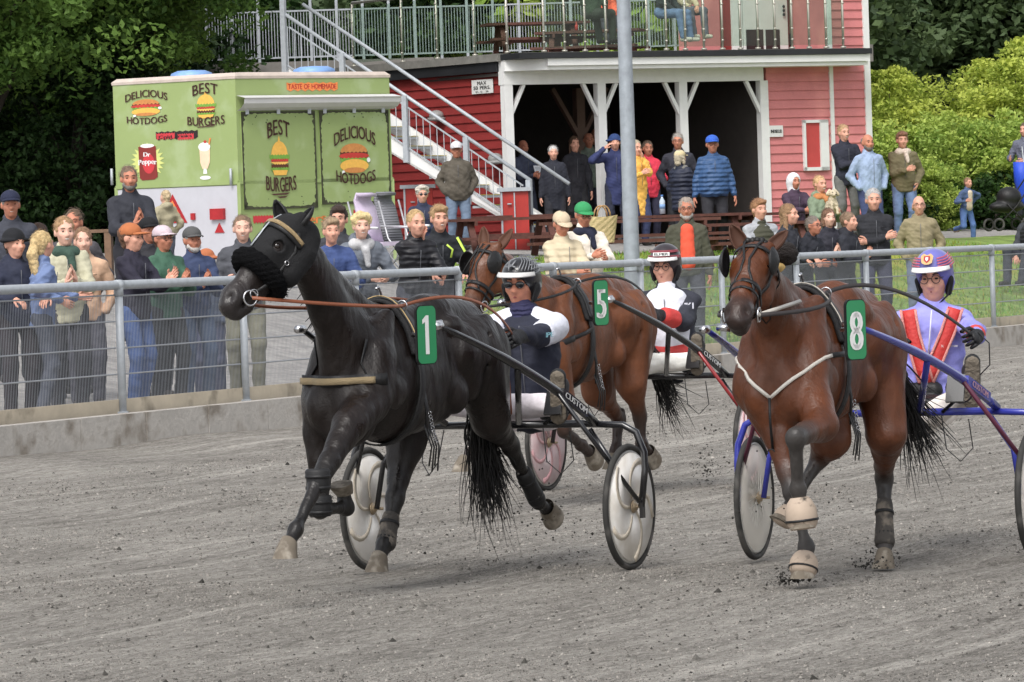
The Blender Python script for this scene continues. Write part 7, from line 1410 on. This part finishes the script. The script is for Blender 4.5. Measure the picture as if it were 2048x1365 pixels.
def helmet_art(P, mt, kind):
    Hc, M, k = P['Hc'], P['M'], P['k']; m = MB()
    def on(az, el, o=1.02): return Hc + M @ V(.112 * math.sin(az) * math.cos(el) * o, .015 - .138 * math.cos(az) * math.cos(el) * o, .045 + .118 * math.sin(el) * o) * k
    def line(pts, wd):
        q = []
        for i in range(len(pts) - 1):
            for j in range(4): t = j / 4; q.append(on(lerp(pts[i][0], pts[i + 1][0], t), lerp(pts[i][1], pts[i + 1][1], t)))
        q.append(on(*pts[-1])); c = Hc + M @ V(0, .015, .045) * k; m.strap(q, wd, .002, [(x - c).normalized() for x in q])
    if kind == 'zebra':
        for i in range(7): line([(.25 + .16 * i, .28), (.5 + .16 * i, .75), (.35 + .2 * i, 1.15)], .006)
        for i in range(5): line([(.9, .12 + .2 * i), (1.4, .2 + .18 * i), (2.2, .1 + .2 * i)], .006)
        line([(-.5, .45), (-.1, .5), (.1, .8)], .010); line([(-.4, .65), (.2, .42)], .008); line([(-.2, .3), (-.3, .8), (.1, .95)], .008)
    elif kind == 'band':
        for e_ in (.18, .26, .50, .58): line([(-1.4, e_), (-.7, e_), (0, e_), (.7, e_), (1.4, e_)], .009)
    elif kind == 'stripes':
        for i in range(5): line([(-1.5, .14 + .12 * i), (-.45, .14 + .12 * i)], .008); line([(.45, .10 + .12 * i), (.9, .14 + .12 * i), (1.6, .3 + .12 * i)], .008)
        for e_ in (.12,): line([(-1.2, e_), (0, e_), (1.2, e_)], .014)
    return m.build('helmet_stripes', mt, P['e']), on
helmet_art(d1, HAIRL, 'zebra'); reins(r1, h1, d1, TANL, 'tan leather reins running from the black horse to its driver', droop=True)
# ---------------------------------------------------------------- turnout 8: bay horse
r8 = Rig(1788, 1118, 20); X8 = r8.TX
legs8 = [[X8(1642, 852, 2.2), X8(1591, 876, 2.52), X8(1596, 978, 2.44), X8(1606, 1056, 2.44), (.3, 0, .4)], [X8(1560, 872, 2.1), X8(1586, 985, 2.2), X8(1613, 1094, 2.24), X8(1605, 1148, 2.30)],
         [X8(1772, 868, .82), X8(1768, 955, .48), X8(1770, 1085, .62), X8(1768, 1126, .72)], [X8(1662, 880, 1.0), X8(1640, 915, .95), X8(1585, 1008, 1.15), X8(1563, 1048, 1.2), (.7, 0, .5)]]
h8 = horse(r8, 'bright bay trotter with blinkers and a thin white breast cord, nearest on the right', (.098, .030, .011), (.040, .036, .034), X8(1513, 512, 2.42), X8(1474, 640, 2.86), legs8, rough=.40, seed=21, X=.0, ears=(X8(1574, 462, 2.36), X8(1462, 450, 2.42)), spec=.42, tail=(V(.12, .12, 1.0), V(.02, .2, .62), 90, .05))
bridle(h8, cup=True); harness(h8, 0, '8', plate=(r8.T(1712, 660, .46), (-.92, .45, -.0)), trim=paint('piping_pale', (200, 192, 178), rough=.6))
WC = paint('breast_cord', (206, 200, 190), rough=.6)
def vcord(h, mt, bot, rx, zt, wd):
    for sg in (-1, 1):
        P_, N_ = [], []
        for k in range(9): t = k / 8; d = V(lerp(1, rx, t), sg * lerp(.0, 1, t), lerp(bot, zt, t)); p = surf(h, h['P'](1.85, 0, 1.13), d); P_.append(p + d.normalized() * (.012 + .035 * max(0, 1 - t * 4))); N_.append(d.normalized())
        a_ = P_[6]; zc = 1.13 + h['P'](0, 0, 0).z + bot * .5 - .12; xm = a_.x
        for k in range(5, -1, -1):
            y_ = lerp(0, a_.y, k / 6); z_ = lerp(zc, a_.z, k / 6); c_ = surf(h, V(h['P'](1.85, 0, 0).x, y_, z_), V(1, 0, 0)); xm = max(xm, c_.x + .010); P_[k] = V(xm, y_, z_); N_[k] = V(1, sg * .3, 0)
        m = MB(); m.strap(P_, wd, .008, N_); m.build('breast_cord', mt, h['e']); h['cord'] = P_[0]; c = P_[-1]; q = surf(h, h['P'](1.6, 0, 1.16), V(0, sg, .1)) + V(0, sg * .02, 0); m = MB(); m.strap([c, c.lerp(q, .5) + V(0, sg * .015, 0), q], .028, .006, V(0, sg, 0)); m.build('side_strap', BLACK, h['e'])
vcord(h8, WC, -.06, .35, .20, .018); m = MB(); p = h8['cord'] + V(.012, 0, 0); m.strap([p, p + V(.0, 0, -.12), p + V(-.03, 0, -.26)], .012, .006, V(1, 0, 0)); m.ring(p + V(.0, 0, -.28), (1, 0, 0), .02, .004, 14, 5, -.4, 2.6); m.build('hanging_cord', BLACK, h8['e'])
m = MB(); _b = h8['bit1']; _t = h8['ter1']; m.tube([_b, _b.lerp(_t, .6) + V(0, 0, .0)], .011, 8); m.build('head_pole', paint('pole_pale', (190, 184, 174), rough=.4), h8['e'])
for nm_, (px, py, x, r_), mt in (('brush_pompom', (1567, 508, 2.2, .075), mat('brush_black', (.02, .015, .014), rough=.9, bump=1, bs=100)), ('pull_ball', (1559, 535, 2.25, .030), paint('pull_yellow', (214, 176, 96), rough=.8))): sobj(nm_, [ball(X8(px, py, x), (r_, r_, r_ * .85))], .009, mt, h8['e'], wr=.005, wrs=90)
m = MB()
for k in range(9): m.ell(h8['Hh'](-.06, -.05 + .012 * k, .055 + .015 * (k % 2)), (.018,) * 3, 8, 6)
m.build('forelock_knots', HAIR, h8['e'])
BEIGE = paint('bell_boot_beige', (178, 158, 138), rough=.8, dirt=(s2l((70, 64, 56)), 22, .56))
def bell(h, Fe, To, mt, r0=.045, r1=.082): d = (To - Fe); m = MB(); m.tube([Fe + d * .22, Fe + d * .34, Fe + d * .52, Fe + d * .75, Fe + d * .92, Fe + d * 1.04], [r0, r1 * .78, r1 * .96, r1, r1 * .93, r1 * .75], 20); o = m.build('bell_boot', mt, h['e']); m = MB(); m.tube([Fe + d * .78, Fe + d * .84], r1 * 1.04, 18); m.build('boot_strap', BLACK, o)
L8 = [[Vector(p) for p in lg[:4]] for lg in legs8]
bell(h8, L8[0][2], L8[0][3], BEIGE); bell(h8, L8[1][2], L8[1][3] , BEIGE, .042, .074); bell(h8, L8[3][2], L8[3][3], BEIGE, .042, .062)
boot(h8, L8[2][1].lerp(L8[2][2], .35), L8[2][2] + V(.01, 0, -.02), .044, .052, BT, 'hind_boot'); None
BLU = paint('blue_enamel', (48, 56, 160), rough=.25, var=.08, coat=.4)
def w8(e, c, rad): w_ = wheel(e, c, rad, spokes=44); m = MB(); m.disc(c + V(0, .012, 0), (0, 1, 0), .02, rad - .05, .003, 48); m.build('clear_cover', COVER, w_)
COVER = bpy.data.materials.new('clear_cover'); COVER.use_nodes = True; _p = COVER.node_tree.nodes['Principled BSDF']; _p.inputs['Base Color'].default_value = (.78, .74, .67, 1); _p.inputs['Alpha'].default_value = .5; _p.inputs['Roughness'].default_value = .4
tp = r8.T(1712, 652, .40); s8 = sulky(r8, 'blue sulky with wire spoked wheels behind the bay horse on the right', BLU, .345, .79, w8, (tp.x, .40, tp.z), (-.02, .60, .82), accent=paint('maroon_enamel', (92, 36, 60), rough=.3), tcol=paint('decal_pink', (206, 150, 170)))
HM8 = paint('helmet_violet', (108, 108, 190), rough=.3, coat=.4)
d8 = driver(r8, 'driver in lilac silks with red braces and a patterned helmet on the blue sulky', -.74, 0, (122, 122, 196), (200, 192, 184), HM8, 0, ((-.05, -.42, 1.14), (.46, -.50, 1.18)), None, .755, glasses='clear', hyaw=-12, nod=6, feet=((-.40, -.50, .93), (.40, -.50, .90)), lean=-2, fat=.04, side=6)
U8 = d8['U']; k8 = d8['k']
def chest(P, pts, wd, mt, name, off=.0, f=0.):
    q = [P['U']((x, -.140 - f - off + .25 * x * x * 2.2, z)) for x, z in pts]; m = MB(); m.strap(q, wd, .012, [V(x * 2.2, -1, .15) for x, z in pts]); return m.build(name, mt, P['e'])
RDS = paint('silk_red', (206, 44, 38), rough=.55, bump=.3); EDG = paint('braid_pink', (232, 150, 140), rough=.6, bump=.6, bs=200)
for s in (-1, 1):
    path = [(s * .13, 1.445), (s * .12, 1.40), (s * .10, 1.32), (s * .065, 1.22), (s * .03, 1.12), (s * .0, 1.04)]
    chest(d8, path, .085, RDS, 'silk_brace', .012 + .006 * (s > 0), .035)
    for o in (-.04, .04): chest(d8, [(x + o, z) for x, z in path], .014, EDG, 'braid', .022 + .006 * (s > 0), .035)
m = MB(); m.tube([U8((0, -.20, z)) for z in (1.44, 1.3, 1.2)], .004, 5); m.build('zip', paint('zip_pale', (210, 210, 225)), d8['e'])
F_ = Face2D(U8((.05, -.195, 1.24)), V(1, .35, 0), V(0, 0, 1)); m = MB(); F_.text(m, 'N. Christensen', .06, 0, .016, .09, lift=.012); m.build('lettering', paint('stitch_white', (230, 226, 220)), d8['e'])
F_ = Face2D(d8['S'][1].lerp(d8['el'][1], .25) + V(.0, -.07, .01), V(1, -.1, 0), V(0, 0, 1)); m = MB(); F_.text(m, 'K', 0, 0, .05, .05, bold=.003, lift=.008); m.build('lettering', paint('stitch_coral', (214, 110, 110)), d8['e'])
driver_gloves(d8, GLOVE, cuff=RDS); so_, on = helmet_art(d8, paint('helmet_pink', (196, 84, 110), rough=.4), 'stripes')
cst = on(-.05, .55, 1.04); nrm = (cst - (d8['Hc'] + d8['M'] @ V(0, .015, .045) * k8)).normalized(); rt = V(0, 0, 1).cross(nrm).normalized() ; F_ = Face2D(cst, rt, nrm.cross(rt)); F_.n = nrm
for i, (pts_, mt) in enumerate((([(-.036, .02), (-.02, .036), (0, .026), (.02, .036), (.036, .02), (.03, -.02), (.012, -.03), (-.012, -.03), (-.03, -.02)], paint('crest_gold', (222, 176, 110))), ([(-.018, .02), (.018, .02), (.018, -.004), (0, -.022), (-.018, -.004)], paint('crest_red', (190, 40, 50))), ([(-.008, .012), (.008, .012), (.008, -.002), (0, -.012), (-.008, -.002)], WHT))):
    m = MB(); m.poly([F_.p(x, y, .003 + .002 * i) for x, y in pts_], F_.n * .001); m.build('helmet_crest', mt, d8['e'])
reins(r8, h8, d8, paint('rein_dark', (52, 46, 46), rough=.6), 'dark reins running from the bay horse to the driver in lilac', wd=.022)
m = MB(); W_ = d8['wr'][1]; m.tube([W_ + V(.0, -.06, .02), W_ + V(.06, -.1, -.04), W_ + V(.06, -.08, -.16), W_ + V(.0, -.05, -.22)], .004, 5); m.build('whip_lash', BLACK, d8['e'])
# ---------------------------------------------------------------- turnout 5: brown horse behind
r5 = Rig(1300, 981, 24.5); T5 = r5.T
legs5 = [[T5(1122, 800, .15), T5(1128, 862, .15), T5(1162, 890, .14), T5(1192, 918, .14), (0, 0, -1)], [T5(1062, 805, -.15), T5(992, 852, -.14), T5(944, 905, -.14), T5(914, 938, -.13)],
         [T5(1262, 765, .16), T5(1280, 832, .16), T5(1284, 888, .16), T5(1308, 918, .16), (0, 0, -1)], [T5(1195, 782, -.15), T5(1238, 838, -.14), T5(1232, 900, -.14), T5(1222, 930, -.13)]]
h5 = horse(r5, 'brown trotter with blinkers running between the two front turnouts', (.13, .043, .016), (.030, .018, .014), T5(985, 505, -.02), T5(934, 628, -.10), legs5, rough=.42, seed=31, X=-.14, spec=.4, ears=(T5(1024, 458, .10), T5(966, 454, -.12)), tail=(T5(1318, 745, 0), T5(1350, 800, 0), 90, .04))
bridle(h5, cup=True); harness(h5, 0, '5', plate=(T5(1202, 606, .44), (-.95, .30, 0)))
vcord(h5, BLACK, -.1, .3, 0, .04)
def w5(e, c, rad): w_ = wheel(e, c, rad, disc=discmat('disc_pink', (226, 206, 208), (206, 170, 174)), tint=1); spoke_print(w_, c, rad, paint('disc_rose', (214, 160, 164), rough=.4), 6)
tp = T5(1222, 600, .40); RDP = paint('red_enamel', (150, 30, 34), rough=.25, coat=.4)
s5 = sulky(r5, 'black and red sulky with pink disc wheels in the second row', BLKP, .345, .79, w5, (tp.x, .40, tp.z), (-.02, .60, .80), accent=RDP)
HM5 = paint('helmet_dark', (52, 44, 50), rough=.3, coat=.4)
d5 = driver(r5, 'driver in white and black with red cuffs in the second row', -.48, 0, (34, 36, 46), (226, 220, 214), HM5, 0, ((-.05, -.40, 1.22), (.10, -.42, 1.22)), None, .80, glasses='clear', hyaw=-8, nod=4, feet=((-.40, -.50, .93), (.40, -.50, .90)), lean=-4, side=-3)
U5 = d5['U']; sobj('white_bib', [cone(U5((-.05, -.07, 1.36)), U5((-.03, -.085, 1.1)), .105, .125, V(0, 1, 0), 1.1), cone(U5((.05, -.07, 1.36)), U5((.03, -.085, 1.1)), .105, .125, V(0, 1, 0), 1.1)], .010, WSIL, d5['e'], wr=.004)
sobj('red_band', [cone(U5((-.05, -.03, 1.02)), U5((.05, -.03, 1.02)), .175, .175, V(0, 0, 1), 2.)], .010, RDS, d5['e'], wr=.004); sobj('snood', [cone(U5((0, .0, 1.40)), U5((0, -.01, 1.455)), .078, .072)], .009, WSIL, d5['e'], wr=.004, wrs=60)
F_ = Face2D(U5((-.02, -.205, 1.26)), V(1, .0, 0), V(0, 0, 1)); m = MB(); F_.text(m, 'ELMER', 0, .0, .045, .17, bold=.002, lift=.016); m.build('lettering', BLACK, d5['e'])
for i in (0, 1): sleeve(d5, i, .48, .78, RDS, .068, 'red_cuff', True)
F_ = Face2D(d5['S'][1].lerp(d5['el'][1], .35) + V(.0, -.068, .02), V(1, -.2, 0), V(0, 0, 1)); m = MB(); F_.text(m, 'NKI', 0, 0, .045, .10, bold=.002, lift=.008); m.build('lettering', WSIL, d5['e'])
driver_gloves(d5, GLOVE); so2, on5 = helmet_art(d5, paint('helmet_rose', (150, 60, 72), rough=.4), 'band')
cst = on5(.1, .38, 1.05); nrm = (cst - (d5['Hc'] + d5['M'] @ V(0, .015, .045) * d5['k'])).normalized(); rt = V(0, 0, 1).cross(nrm).normalized(); F_ = Face2D(cst, rt, nrm.cross(rt)); F_.n = nrm
m = MB(); m.poly([F_.p(x, y, .002) for x, y in ((-.06, -.013), (.06, -.013), (.06, .013), (-.06, .013))], nrm * .002); nb_ = m.build('name_band', WHT, d5['e']); m = MB(); F_.text(m, 'ELMER', 0, 0, .018, .10, bold=.001, lift=.006); m.build('lettering', BLACK, nb_)
reins(r5, h5, d5, BLACK, 'black reins running from the brown horse to its driver')
# ---------------------------------------------------------------- dirt thrown up by hooves and wheels
_p, _s = [], []
def spray(rig, x, y, z, n, sx, sz):
    for i in range(n): q = rig.O + rig.H * (x + rng.normal() * sx) + rig.L * (y + rng.normal() * sx * .6); _p.append((q.x, q.y, max(.01, z + abs(rng.normal()) * sz))); _s.append(rng.choice([.004, .007, .011], p=[.55, .33, .12]))
_a, _b = L8[1][3], L8[2][3]; spray(r8, _a.x - .05, _a.y - .08, _a.z - .05, 150, .08, .03); spray(r8, _b.x - .03, _b.y - .05, _b.z - .04, 190, .10, .05); spray(r1, .2, .30, .1, 130, .35, .28); spray(r5, .1, .5, .1, 120, .12, .14); spray(r8, 1.2, -.2, .3, 60, .25, .25)
clods('thrown_dirt', _p, _s, 'dark dirt thrown up behind the hooves', (.02, .07))
print('SCRIPT', round(time.time() - _T0, 1))
